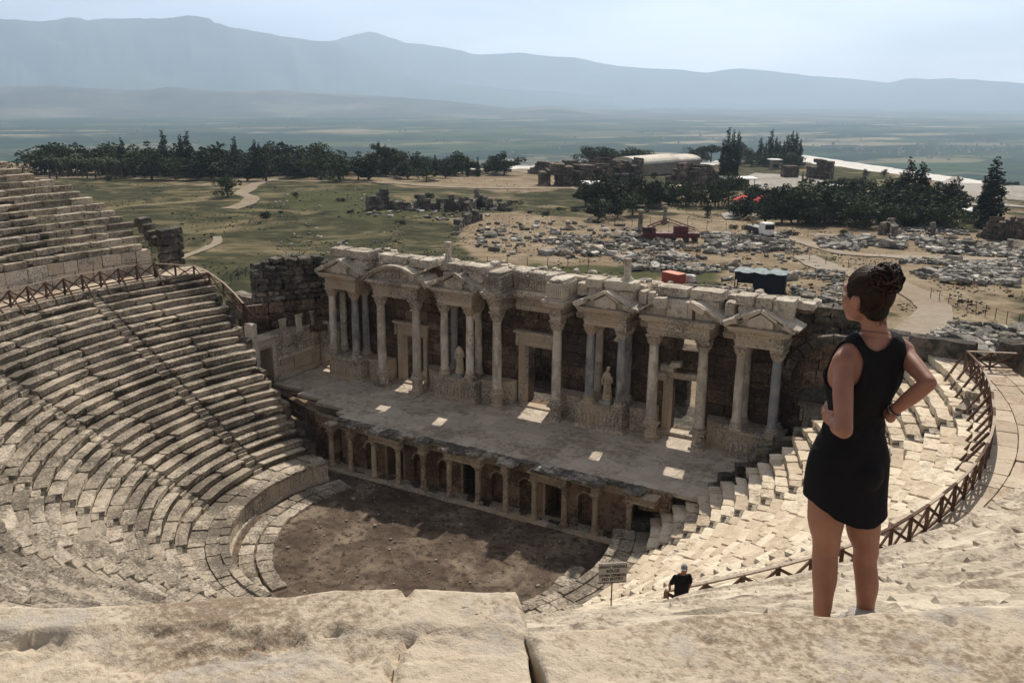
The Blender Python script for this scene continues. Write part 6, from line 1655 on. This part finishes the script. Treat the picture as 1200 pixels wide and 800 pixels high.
def remesh(b, name, mat, parent, vox, smooth_it=6, cutters=(), loc=None, disp=None):
    o = b.build(name, mat, parent)
    m = o.modifiers.new('r', 'REMESH'); m.mode = 'VOXEL'; m.voxel_size = vox; m.adaptivity = 0
    s = o.modifiers.new('s', 'SMOOTH'); s.iterations = smooth_it; s.factor = .5
    for c in cutters:
        q = o.modifiers.new('b', 'BOOLEAN'); q.operation = 'DIFFERENCE'; q.solver = 'EXACT'; q.object = c
    dg = bpy.context.evaluated_depsgraph_get(); dg.update(); me = bpy.data.meshes.new_from_object(o.evaluated_get(dg)); o.modifiers.clear(); old = o.data; o.data = me; bpy.data.meshes.remove(old)
    me.materials.clear(); me.materials.append(mat); me.polygons.foreach_set('use_smooth', [True]*len(me.polygons))
    if disp is not None:
        co = np.empty(len(me.vertices)*3, 'f'); me.vertices.foreach_get('co', co); co = co.reshape(-1, 3).astype(float); no = np.empty_like(co, dtype='f').astype('f').ravel(); me.vertices.foreach_get('normal', no); no = no.reshape(-1, 3)
        co2 = disp(co, no); me.vertices.foreach_set('co', co2.astype('f').ravel()); me.update()
    return o
m, nt, bs = newmat('skin'); P = pos(nt); n1 = tex(nt, 'noise', 9, P, 4); n2 = tex(nt, 'noise', 160, P, 3)
nt.links.new(ramp(nt, n1.outputs['Fac'], [(.3, (.25, .112, .074)), (.7, (.33, .155, .105))]), bs.inputs['Base Color']); bs.inputs['Roughness'].default_value = .5; bs.inputs['Specular IOR Level'].default_value = .4
bs.inputs['Subsurface Weight'].default_value = .12; bs.inputs['Subsurface Radius'].default_value = (.02, .008, .004); bs.inputs['Subsurface Scale'].default_value = .5
bump(nt, bs, n2.outputs['Fac'], .12, .002); M_SKIN = m
m, nt, bs = newmat('black_jersey'); P = pos(nt); n1 = tex(nt, 'noise', 5, P, 4); n2 = tex(nt, 'noise', 250, P, 2)
nt.links.new(ramp(nt, n1.outputs['Fac'], [(.3, (.006, .006, .008)), (.7, (.011, .011, .014))]), bs.inputs['Base Color']); bs.inputs['Roughness'].default_value = .9; bs.inputs['Specular IOR Level'].default_value = .15
bump(nt, bs, n2.outputs['Fac'], .2, .001); M_DRESS = m
m, nt, bs = newmat('dark_brown_hair'); r = attr(nt)
nt.links.new(ramp(nt, r, [(0, (.008, .004, .003)), (.6, (.020, .010, .007)), (1, (.045, .022, .014))]), bs.inputs['Base Color']); bs.inputs['Roughness'].default_value = .6; bs.inputs['Specular IOR Level'].default_value = .22
M_HAIR = m
# --- the woman. local frame: x right, y away from the viewer, z up, origin between her feet
WD = np.array([ray(985, 720)[0], ray(985, 720)[1]]); WD /= np.linalg.norm(WD)
WPOS = np.array([CAM[0], CAM[1], 0])+np.append(WD*3.98, 22.93)
rzw = math.atan2(-WD[0], WD[1])
wo = empty('person', tuple(WPOS), rzw); tag(wo, 'woman in short black sleeveless dress, hair in a bun, hands on hips, seen from behind', 'person')

def TP(x0, z0, dy):
    """true position from a position measured in the plane of her heels and a depth"""
    k = (3.98+dy)/3.98; return np.array([x0*k, dy, 2.42+(z0-2.42)*k])
BY = R_(35)                                       # her body turns left
def rz(a): return np.array([[math.cos(a), -math.sin(a), 0], [math.sin(a), math.cos(a), 0], [0, 0, 1]])
def rings(b, L_, yaw, inf=0.0, seg=30, e=.88, n=44):
    A = np.array(L_, float); A = A[np.argsort(A[:, 2])]; zz = np.linspace(A[0, 2], A[-1, 2], n)
    C = np.stack([np.interp(zz, A[:, 2], A[:, k]) for k in range(5)], 1)
    for _ in range(2): C[1:-1, [0, 1, 3, 4]] = (C[:-2][:, [0, 1, 3, 4]]+2*C[1:-1][:, [0, 1, 3, 4]]+C[2:][:, [0, 1, 3, 4]])/4
    V = []; M = rz(yaw)
    for c in C:
        for k in range(seg):
            a = 2*math.pi*k/seg; ca, sa = math.cos(a), math.sin(a)
            q = M@np.array([(c[3]+inf)*math.copysign(abs(ca)**e, ca), (c[4]+inf)*math.copysign(abs(sa)**e, sa), 0]); V.append((c[0]+q[0], c[1]+q[1], c[2]))
    F = [[i*seg+k, i*seg+(k+1) % seg, (i+1)*seg+(k+1) % seg, (i+1)*seg+k] for i in range(n-1) for k in range(seg)]+[list(range(seg))[::-1], [(n-1)*seg+k for k in range(seg)]]
    b.add(V, F, .5)
TOR = [(.012, 0, 1.455, .075, .055), (.008, 0, 1.425, .125, .07), (.0, 0, 1.38, .150, .085), (-.012, 0, 1.31, .158, .100), (-.022, 0, 1.24, .150, .108), (-.026, 0, 1.15, .120, .090), (-.03, 0, 1.09, .108, .082),
       (-.035, 0, 1.0, .132, .10), (-.038, 0, .92, .162, .12), (-.04, 0, .85, .172, .125), (-.04, 0, .78, .166, .118), (-.035, 0, .74, .15, .11)]
HY = R_(60)
HC = np.array([-.042, .0, 1.610])
def hp(x, y, z): return HC+rz(HY)@np.array([x, y, z])
SHL, ELL, WRL = np.array([-.096, -.095, 1.350]), np.array([-.066, -.300, 1.128]), np.array([-.108, -.105, 1.088])
SHR, ELR, WRR = np.array([.124, .085, 1.372]), np.array([.232, -.09, 1.300]), np.array([.098, -.035, 1.128])
def hand(b, wr, dirv, palmn, side, L=.175, curl=.9, sc_=1.0, spread=1.0):
    """palm, four fingers of different lengths with bent joints, and a thumb from the side of the palm.
    dirv: along the hand, palmn: out of the palm, side: towards the thumb"""
    d = np.asarray(dirv, float); d /= np.linalg.norm(d); s = np.asarray(side, float); s -= (s@d)*d; s /= np.linalg.norm(s); nrm = np.cross(d, s); 
    if nrm@np.asarray(palmn, float) < 0: nrm = -nrm
    rot = np.stack([s, nrm, d], 1)
    blob(b, wr+d*.045*sc_, (.038*sc_, .014*sc_, .052*sc_), rot); blob(b, wr+d*.07*sc_, (.038*sc_, .012*sc_, .028*sc_), rot)
    limb(b, [wr-d*.03, wr+d*.03*sc_], [.024*sc_, .022*sc_], seg=12)
    for k, (u, l0) in enumerate(((.029, .070), (.010, .078), (-.010, .072), (-.028, .058))):
        p0 = wr+d*.082*sc_+s*u*sc_; ang = 0; q = [p0-d*.02, p0]; dd = d+s*u*2.2*spread; dd /= np.linalg.norm(dd); p = p0.copy()
        for j, f in enumerate((.45, .30, .25)):
            ang += curl*(.35, .5, .35)[j]; v = dd*math.cos(ang)+nrm*math.sin(ang); p = p+v*l0*sc_*f; q.append(p.copy())
        limb(b, q, np.array([.0085, .0092, .0085, .0078, .0062])*sc_, seg=10)
    p0 = wr+d*.022*sc_+s*.028*sc_+nrm*.004; v = (d*.62+s*.72+nrm*.3); v /= np.linalg.norm(v); v2 = d*.85+s*.3+nrm*.45; v2 /= np.linalg.norm(v2)
    limb(b, [p0-s*.01, p0+v*.034*sc_, p0+v*.034*sc_+v2*.028*sc_, p0+v*.034*sc_+v2*.050*sc_], np.array([.014, .0115, .0095, .0075])*sc_, seg=10)
b = B()
rings(b, TOR, BY)
limb(b, [(.012, .0, 1.40), (.006, .0, 1.47), (-.008, .008, 1.535), (-.018, .008, 1.58)], [.072, .052, .050, .052])          # neck
for s_, shp in ((-1, SHL), (1, SHR)):
    c0 = np.array([.01, .0, 1.425])
    limb(b, [c0, (c0+shp)/2+np.array([0, 0, .012]), shp], [.058, .052, .05])                                              # trapezius to shoulder
blob(b, SHL+[.0, -.005, -.004], (.052, .054, .056)); blob(b, SHR+[.0, 0, -.002], (.052, .052, .054))
limb(b, [SHL, SHL*.6+ELL*.4+[-.004, -.008, 0], ELL*.92+SHL*.08, ELL], [.045, .042, .036, .033]); limb(b, [ELL, ELL*.6+WRL*.4+[0, 0, .0], WRL], [.036, .040, .025])
limb(b, [SHR, SHR*.6+ELR*.4, ELR*.92+SHR*.08, ELR], [.042, .039, .032, .029]); limb(b, [ELR, ELR*.65+WRR*.35, WRR], [.031, .034, .022])
hand(b, WRL, (-.50, .85, .10), (.85, .5, -.1), (.1, -.1, 1), curl=.8, sc_=1.0, spread=1.1)
hand(b, WRR, (-.25, .9, .1), (-.8, -.3, 0), (-.1, 0, 1), curl=1.0, sc_=.93)
# legs
for (hp_, th, kn, cf, an, hl, to, k) in ((TP(-.100, .80, -.06), TP(-.106, .62, -.06), TP(-.093, .455, -.05), TP(-.085, .32, -.075), TP(-.078, .10, -.05), TP(-.070, .045, -.085), TP(-.135, .02, .10), 1.0),
                               (TP(.045, .80, .06), TP(.050, .60, .06), TP(.074, .455, .06), TP(.094, .32, .035), TP(.104, .13, .07), TP(.108, .06, .05), TP(.075, .035, .235), .93)):
    limb(b, [hp_, th, kn+[0, 0, .03], kn-[0, 0, .03], cf, (cf*.45+an*.55), an], np.array([.092, .081, .060, .056, .055, .043, .036])*k)
    limb(b, [hl, (hl+to)/2+np.array([0, 0, .012]), to], np.array([.034, .034, .024])*k)
    limb(b, [an, hl+[0, 0, .01]], [.036*k, .034*k])
# head with a face
R3 = rz(HY)
blob(b, hp(0, -.012, .022), (.074, .094, .100), R3, 24); blob(b, hp(0, .030, -.045), (.055, .060, .062), R3); blob(b, hp(0, .055, -.088), (.026, .026, .022), R3)
blob(b, hp(0, .074, .030), (.050, .020, .022), R3); limb(b, [hp(0, .084, .022), hp(0, .100, -.012), hp(0, .094, -.024)], [.009, .012, .012], 10)
for s_ in (-1, 1):
    blob(b, hp(s_*.040, .058, -.018), (.024, .024, .022), R3); blob(b, hp(s_*.012, .090, -.024), (.009, .010, .008), R3, 10)
    limb(b, [hp(s_*.012, .090, -.050), hp(0, .095, -.046)], [.0065, .0075], 8); limb(b, [hp(s_*.014, .088, -.060), hp(0, .092, -.061)], [.007, .0085], 8)
    limb(b, [hp(s_*.076, -.008, .014), hp(s_*.083, -.016, .006), hp(s_*.082, -.014, -.018), hp(s_*.073, -.002, -.032)], [.007, .010, .010, .008], 8)
body = remesh(b, 'body', M_SKIN, wo, .0055, smooth_it=7)
for s_ in (-1, 1):
    b = B(); blob(b, hp(s_*.030, .073, .008), (.012, .012, .012), R3, 12); b.build('eye', plain('eye_white', (.6, .58, .55), .3), wo, smooth=True)
# hair: cap, strands combed to the bun, loose coils of the bun
cut = B(); blob(cut, hp(0, .128, -.030), (.105, .082, .120), R3, 30)
for s_ in (-1, 1): blob(cut, hp(s_*.085, .012, -.030), (.035, .036, .048), R3, 20)
blob(cut, hp(0, .02, -.125), (.12, .10, .06), R3, 20)
co = cut.build('hair_cutter', None, wo)
b = B(); blob(b, hp(0, -.018, .030), (.081, .099, .103), R3, 36); blob(b, hp(0, -.052, -.040), (.056, .050, .052), R3, 24)
BUN = np.array([.027, -.060, 1.704]); bd_ = BUN-HC; bd_ /= np.linalg.norm(bd_)
def hdisp(co_, no):
    rel = co_-HC; par = rel@bd_; perp = rel-par[:, None]*bd_; e1 = np.cross(bd_, [0, 0, 1.]); e1 /= np.linalg.norm(e1); e2 = np.cross(bd_, e1)
    a = np.arctan2(perp@e2, perp@e1); out_ = co_.copy()
    for i in range(len(co_)):
        out_[i] += no[i]*(.0030*mnoise.noise(Vector((a[i]*9, par[i]*14, 0)))+.0022*mnoise.noise(Vector((a[i]*26, par[i]*10, 3))))
    return out_
hair = remesh(b, 'hair', M_HAIR, wo, .004, smooth_it=4, cutters=(co,), disp=hdisp)
bpy.data.objects.remove(co)
b = B(); r5 = np.random.default_rng(4)
for k in range(1100):
    th = r5.uniform(0, 6.283); pol_ = r5.uniform(.35, 2.3)
    e1 = np.cross(bd_, [0, 0, 1.]); e1 /= np.linalg.norm(e1); e2 = np.cross(bd_, e1); pts = []; ok = True
    for j in range(9):
        ph = .28+(pol_-.28)*j/8; v = bd_*math.cos(ph)+(e1*math.cos(th+.12*math.sin(j*.7+k))+e2*math.sin(th+.12*math.sin(j*.7+k)))*math.sin(ph)
        l = R3.T@v; c0 = np.array([0, -.018, .030]); hr_ = np.array([.0835, .1015, .1055])
        q = R3.T@(np.zeros(3)); t = 1/np.linalg.norm(l/hr_); ql = c0+l*t*(1+.012*math.sin(k*3.3+j*.4))
        if ((ql[1]-.128)/.108)**2+((ql[0])/.108)**2+((ql[2]+.03)/.122)**2 < 1 or (((abs(ql[0])-.085)/.036)**2+((ql[1]-.012)/.038)**2+((ql[2]+.03)/.05)**2) < 1 or ql[2] < -.088:
            break
        pts.append(HC+R3@ql)
    if len(pts) >= 3: b.tube(pts, np.full(len(pts), .0014), seg=4, r=r5.random())
b.build('hair_strands', M_HAIR, hair, smooth=True)['kind'] = 'stuff'
b = B(); blob(b, BUN, (.055, .053, .053), None, 18)
for k in range(260):                             # loose curls pinned all round the knot
    ax = r5.normal(size=3); ax /= np.linalg.norm(ax); ax2 = r5.normal(size=3); nn_ = ax2-(ax2@ax)*ax*.6; nn_ /= np.linalg.norm(nn_)
    u = np.cross(nn_, ax); u /= np.linalg.norm(u); v = np.cross(nn_, u); rr = r5.uniform(.010, .034); c0 = BUN+ax*(.062-rr*.75); a0 = r5.uniform(0, 6.28); ln = r5.uniform(2.5, 5.5)
    pts = [c0+(u*math.cos(a0+ln*t)+v*math.sin(a0+ln*t))*rr*(1+.1*math.sin(6*t+k))+nn_*.008*(t-.5) for t in np.linspace(0, 1, 14)]
    b.tube(pts, r5.uniform(.0025, .0065)*np.sin(np.linspace(.4, 2.75, 14))**.5, seg=7, r=r5.random())
b.build('hair_bun', M_HAIR, hair, smooth=True)
b = B()
for k in range(14):                              # fine loose hairs at the nape
    p0 = hp(r5.uniform(-.045, .03), -.085, -.06); b.tube([p0, p0+[r5.uniform(-.01, .01), -.004, -.018], p0+[r5.uniform(-.018, .018), r5.uniform(-.012, .0), -.042]], [.0008, .0007, .0004], seg=4)
b.build('nape_hairs', M_HAIR, hair)
# dress
b = B(); rings(b, TOR[:], BY, inf=.010, seg=36)
rings(b, [(.010, 0, 1.46, .085, .060), (.006, 0, 1.43, .128, .078), (0, 0, 1.38, .150, .092)], BY, inf=.006)
for s_, shp in ((-1, SHL), (1, SHR)):
    c0 = np.array([.01, .0, 1.425]); limb(b, [c0, c0*.45+shp*.55+np.array([0, 0, .010])], [.066, .060])
rings(b, [(-.038, 0, .95, .160, .12), (-.040, 0, .85, .180, .134), (-.040, 0, .78, .182, .138), (-.036, 0, .70, .184, .142), (-.030, 0, .62, .188, .146), (-.026, 0, .54, .189, .147)], BY, inf=.004, seg=48, e=.95)
blob(b, (-.125, .055, 1.245), (.06, .055, .06))                                            # bust
blob(b, (-.075, -.075, .86), (.085, .075, .09)); blob(b, (.025, -.055, .86), (.085, .075, .09))
cuts = []
def cutter(fn): c = B(); fn(c); o = c.build('cutter', None, wo); cuts.append(o)
cutter(lambda c: blob(c, (.012, -.02, 1.505), (.073, .22, .102), rz(R_(12)), 40))
def armcut(c, S_, h, rot=None): blob(c, S_, h, rot, 36)
cutter(lambda c: armcut(c, SHL+[-.030, -.03, -.010], (.106, .11, .115)))
cutter(lambda c: armcut(c, SHR+[.060, .012, -.02], (.095, .09, .105)))
def hemcut(c):
    V = []; n = 60; xs = np.linspace(-.5, .5, n)
    def hz(x): return .738-.108/(1+math.exp(-(x+.075)/.045))+.0-.0*x+(.030*math.exp(-((x-.16)/.03)**2))+(x < -.15)*.0
    for y in (-.6, .6):
        for x in xs: V.append((x, y, hz(x)))
        for x in xs: V.append((x, y, .2))
    F = []
    for i in range(n-1):
        F += [(i, i+1, 2*n+i+1, 2*n+i), (n+i+1, n+i, 3*n+i, 3*n+i+1), (i+1, i, n+i, n+i+1), (2*n+i, 2*n+i+1, 3*n+i+1, 3*n+i)]
    F += [(0, 2*n, 3*n, n), (n-1, 2*n-1, 4*n-1, 3*n-1)]
    c.add(V, F, .5)
cutter(hemcut)
for o_c in cuts:
    bmx = bmesh.new(); bmx.from_mesh(o_c.data); bmesh.ops.recalc_face_normals(bmx, faces=bmx.faces); bmx.to_mesh(o_c.data); bmx.free()
def ddisp(c, no):
    out_ = c.copy()
    for i in range(len(c)):
        x, y, z = c[i]; a = math.atan2(y, x+.03)
        lo = max(0, min(1, (1.0-z)/.35)); mid = math.exp(-((z-1.08)/.10)**2); up = math.exp(-((z-1.27)/.12)**2)
        f = lo*(.009*mnoise.noise(Vector((a*3.2, z*1.2, 1)))+.002*mnoise.noise(Vector((a*6, z*2.2, 4))))
        f += mid*(.008*mnoise.noise(Vector((a*2.0+z*5, z*24, 2)))+.003*mnoise.noise(Vector((a*4, z*46, 7))))
        f += up*.006*mnoise.noise(Vector((a*3+z*12, z*9-a*4, 5)))
        out_[i] = c[i]+no[i]*f
    return out_
dress = remesh(b, 'dress', M_DRESS, wo, .006, smooth_it=5, cutters=tuple(cuts), disp=ddisp)
for c in cuts: bpy.data.objects.remove(c)
# bracelets, finger rings, thin necklace
M_SILV = plain('silver', (.6, .58, .55), .3, .9); M_BRAC = plain('dark_bracelet', (.05, .03, .025), .6)
fd_ = WRR-ELR; fd_ /= np.linalg.norm(fd_)
for k, (o_, mt) in enumerate(((.018, M_BRAC), (.027, M_SILV), (.036, M_BRAC))):
    c0 = WRR-fd_*o_; u = np.cross(fd_, [0, 0, 1]); u /= np.linalg.norm(u); v = np.cross(fd_, u); q = .0285
    b = B(); b.tube([c0+(u*math.cos(t)+v*math.sin(t))*q for t in np.linspace(0, 6.283, 25)], .0032 if k != 1 else .002, seg=6, cap=False); b.build('bracelet', mt, wo, smooth=True)
dl = np.array([-.50, .85, .10]); dl /= np.linalg.norm(dl)
for k in (0, 1):
    c0 = WRL+dl*.093+np.array([-.004, 0, (.022, .004)[k]]); u = np.cross(dl, [0, 0, 1]); u /= np.linalg.norm(u); v = np.cross(dl, u)
    b = B(); b.tube([c0+(u*math.cos(t)+v*math.sin(t))*.0098 for t in np.linspace(0, 6.283, 17)], .0018, seg=6, cap=False); b.build('finger_ring', M_SILV, wo, smooth=True)
b = B(); b.tube([(.004+.056*math.cos(t), .0+.056*math.sin(t), 1.468-.012*math.sin(t)) for t in np.linspace(0, 6.283, 40)], .0011, seg=5, cap=False); b.build('necklace', M_BRAC, wo)
# sandals
for (hl, to) in ((TP(-.070, .045, -.085), TP(-.135, .02, .10)), (TP(.108, .06, .05), TP(.075, .035, .235))):
    c0 = (hl+to)/2; d_ = to-hl; a = math.atan2(-d_[0], d_[1]); b = B()
    b.box((c0[0], c0[1], min(hl[2], to[2])-.022), (.042, .125, .009), rot=rz(a), n=3, rnd=.12); b.build('sandal', M_BRAC, wo)
# the grey stone beside her right foot
q = B(); q.box((0, 0, 0), (.13, .10, .07), n=6, rnd=.22, jit=.004, taper=.7); o = q.build('rock', M_GRAV, smooth=True); pr_ = WPOS+rz(rzw)@TP(.115, .10, -.02); o.location = tuple(pr_); tag(o, 'flat grey rock at the woman\'s right foot', 'rock')
# --- the man by the railing
def man():
    th = 48.9; a = R_(th); p = pol(th, 29.02, 11.84)
    fx, fy = CAM[0]-p[0], CAM[1]-p[1]; rot = math.atan2(fx, -fy)+.35   # faces the viewer, a little to his left
    root = empty('person', tuple(p), rot); tag(root, 'man in grey cap and black T-shirt leaning one hand on the railing', 'person')
    b = B()       # local: faces -y
    rings(b, [(0, 0, 1.44, .08, .06), (0, 0, 1.38, .19, .10), (0, 0, 1.25, .19, .12), (0, 0, 1.05, .16, .11), (0, 0, .95, .165, .12), (0, 0, .84, .17, .12)], 0)
    limb(b, [(0, 0, 1.4), (.02, -.03, 1.53)], [.065, .055]); R4 = rz(R_(-25))
    blob(b, (.03, -.035, 1.62), (.075, .095, .115), R4); limb(b, [(.065, -.115, 1.63), (.07, -.13, 1.60)], [.012, .014], 8); blob(b, (.045, -.075, 1.56), (.05, .055, .055), R4)
    for s_ in (-1, 1): blob(b, np.array([.03, -.035, 1.61])+R4@np.array([s_*.078, 0, 0]), (.012, .02, .03), R4, 10)
    limb(b, [(-.19, 0, 1.36), (-.30, .05, 1.14), (-.28, .10, .98)], [.055, .042, .03]); hand(b, np.array([-.28, .10, .98]), (-.1, .3, -.6), (0, 1, 0), (1, 0, 0), curl=.7)
    limb(b, [(.19, 0, 1.36), (.25, .06, 1.12), (.18, .03, .93)], [.055, .042, .03]); hand(b, np.array([.18, .03, .93]), (-.2, -.1, -.9), (-1, 0, 0), (0, -1, 0), curl=.6)
    for s_ in (-1, 1): limb(b, [(s_*.09, 0, .88), (s_*.10, -.01, .5), (s_*.10, .01, .10)], [.09, .06, .04]); limb(b, [(s_*.10, .03, .045), (s_*.12, -.15, .04)], [.04, .035])
    remesh(b, 'body', M_SKIN, root, .011, 4)
    b = B(); rings(b, [(0, 0, 1.45, .09, .07), (0, 0, 1.38, .19, .10), (0, 0, 1.25, .195, .125), (0, 0, 1.05, .175, .12), (0, 0, .92, .185, .13)], 0, inf=.012)
    limb(b, [(-.18, 0, 1.37), (-.265, .03, 1.20)], [.075, .065]); limb(b, [(.18, 0, 1.37), (.235, .03, 1.20)], [.075, .065]); remesh(b, 't_shirt', M_DRESS, root, .011, 4)
    b = B(); rings(b, [(0, 0, .95, .17, .125), (0, 0, .80, .18, .13)], 0, inf=.01)
    for s_ in (-1, 1): limb(b, [(s_*.09, 0, .85), (s_*.10, -.01, .5), (s_*.10, 0, .14)], [.10, .08, .065])
    remesh(b, 'trousers', plain('dark_trousers', (.02, .022, .03), .9), root, .012, 4)
    b = B(); blob(b, (.03, -.03, 1.655), (.086, .104, .095), R4)
    b.box((np.array([.03, -.03, 1.66])+R4@np.array([0, -.13, -.005])), (.07, .06, .007), rot=R4@np.array([[1, 0, 0], [0, .97, .2], [0, -.2, .97]]), n=3, rnd=.2)
    b.build('cap', plain('grey_cap', (.22, .22, .24), .8), root, smooth=True)
man()

# ------------------------------------------------------------------ tell look-alikes apart by their order in the picture
def pxx(o):
    q = np.array(o.matrix_world.translation if o.parent is None and False else o.location)-CAM; return 600+FPX*(q@RGT)/(q@FWD)
def ordn(k): return str(k)+('th' if 10 <= k % 100 <= 20 else {1: 'st', 2: 'nd', 3: 'rd'}.get(k % 10, 'th'))
from collections import defaultdict
gr = defaultdict(list)
for o in COL.objects:
    if o.parent is None and 'label' in o and 'group' in o: gr[o['label']].append(o)
for lb, L_ in gr.items():
    if len(L_) > 1:
        for k, o in enumerate(sorted(L_, key=pxx)): o['label'] = lb+', '+ordn(k+1)+' from the left'
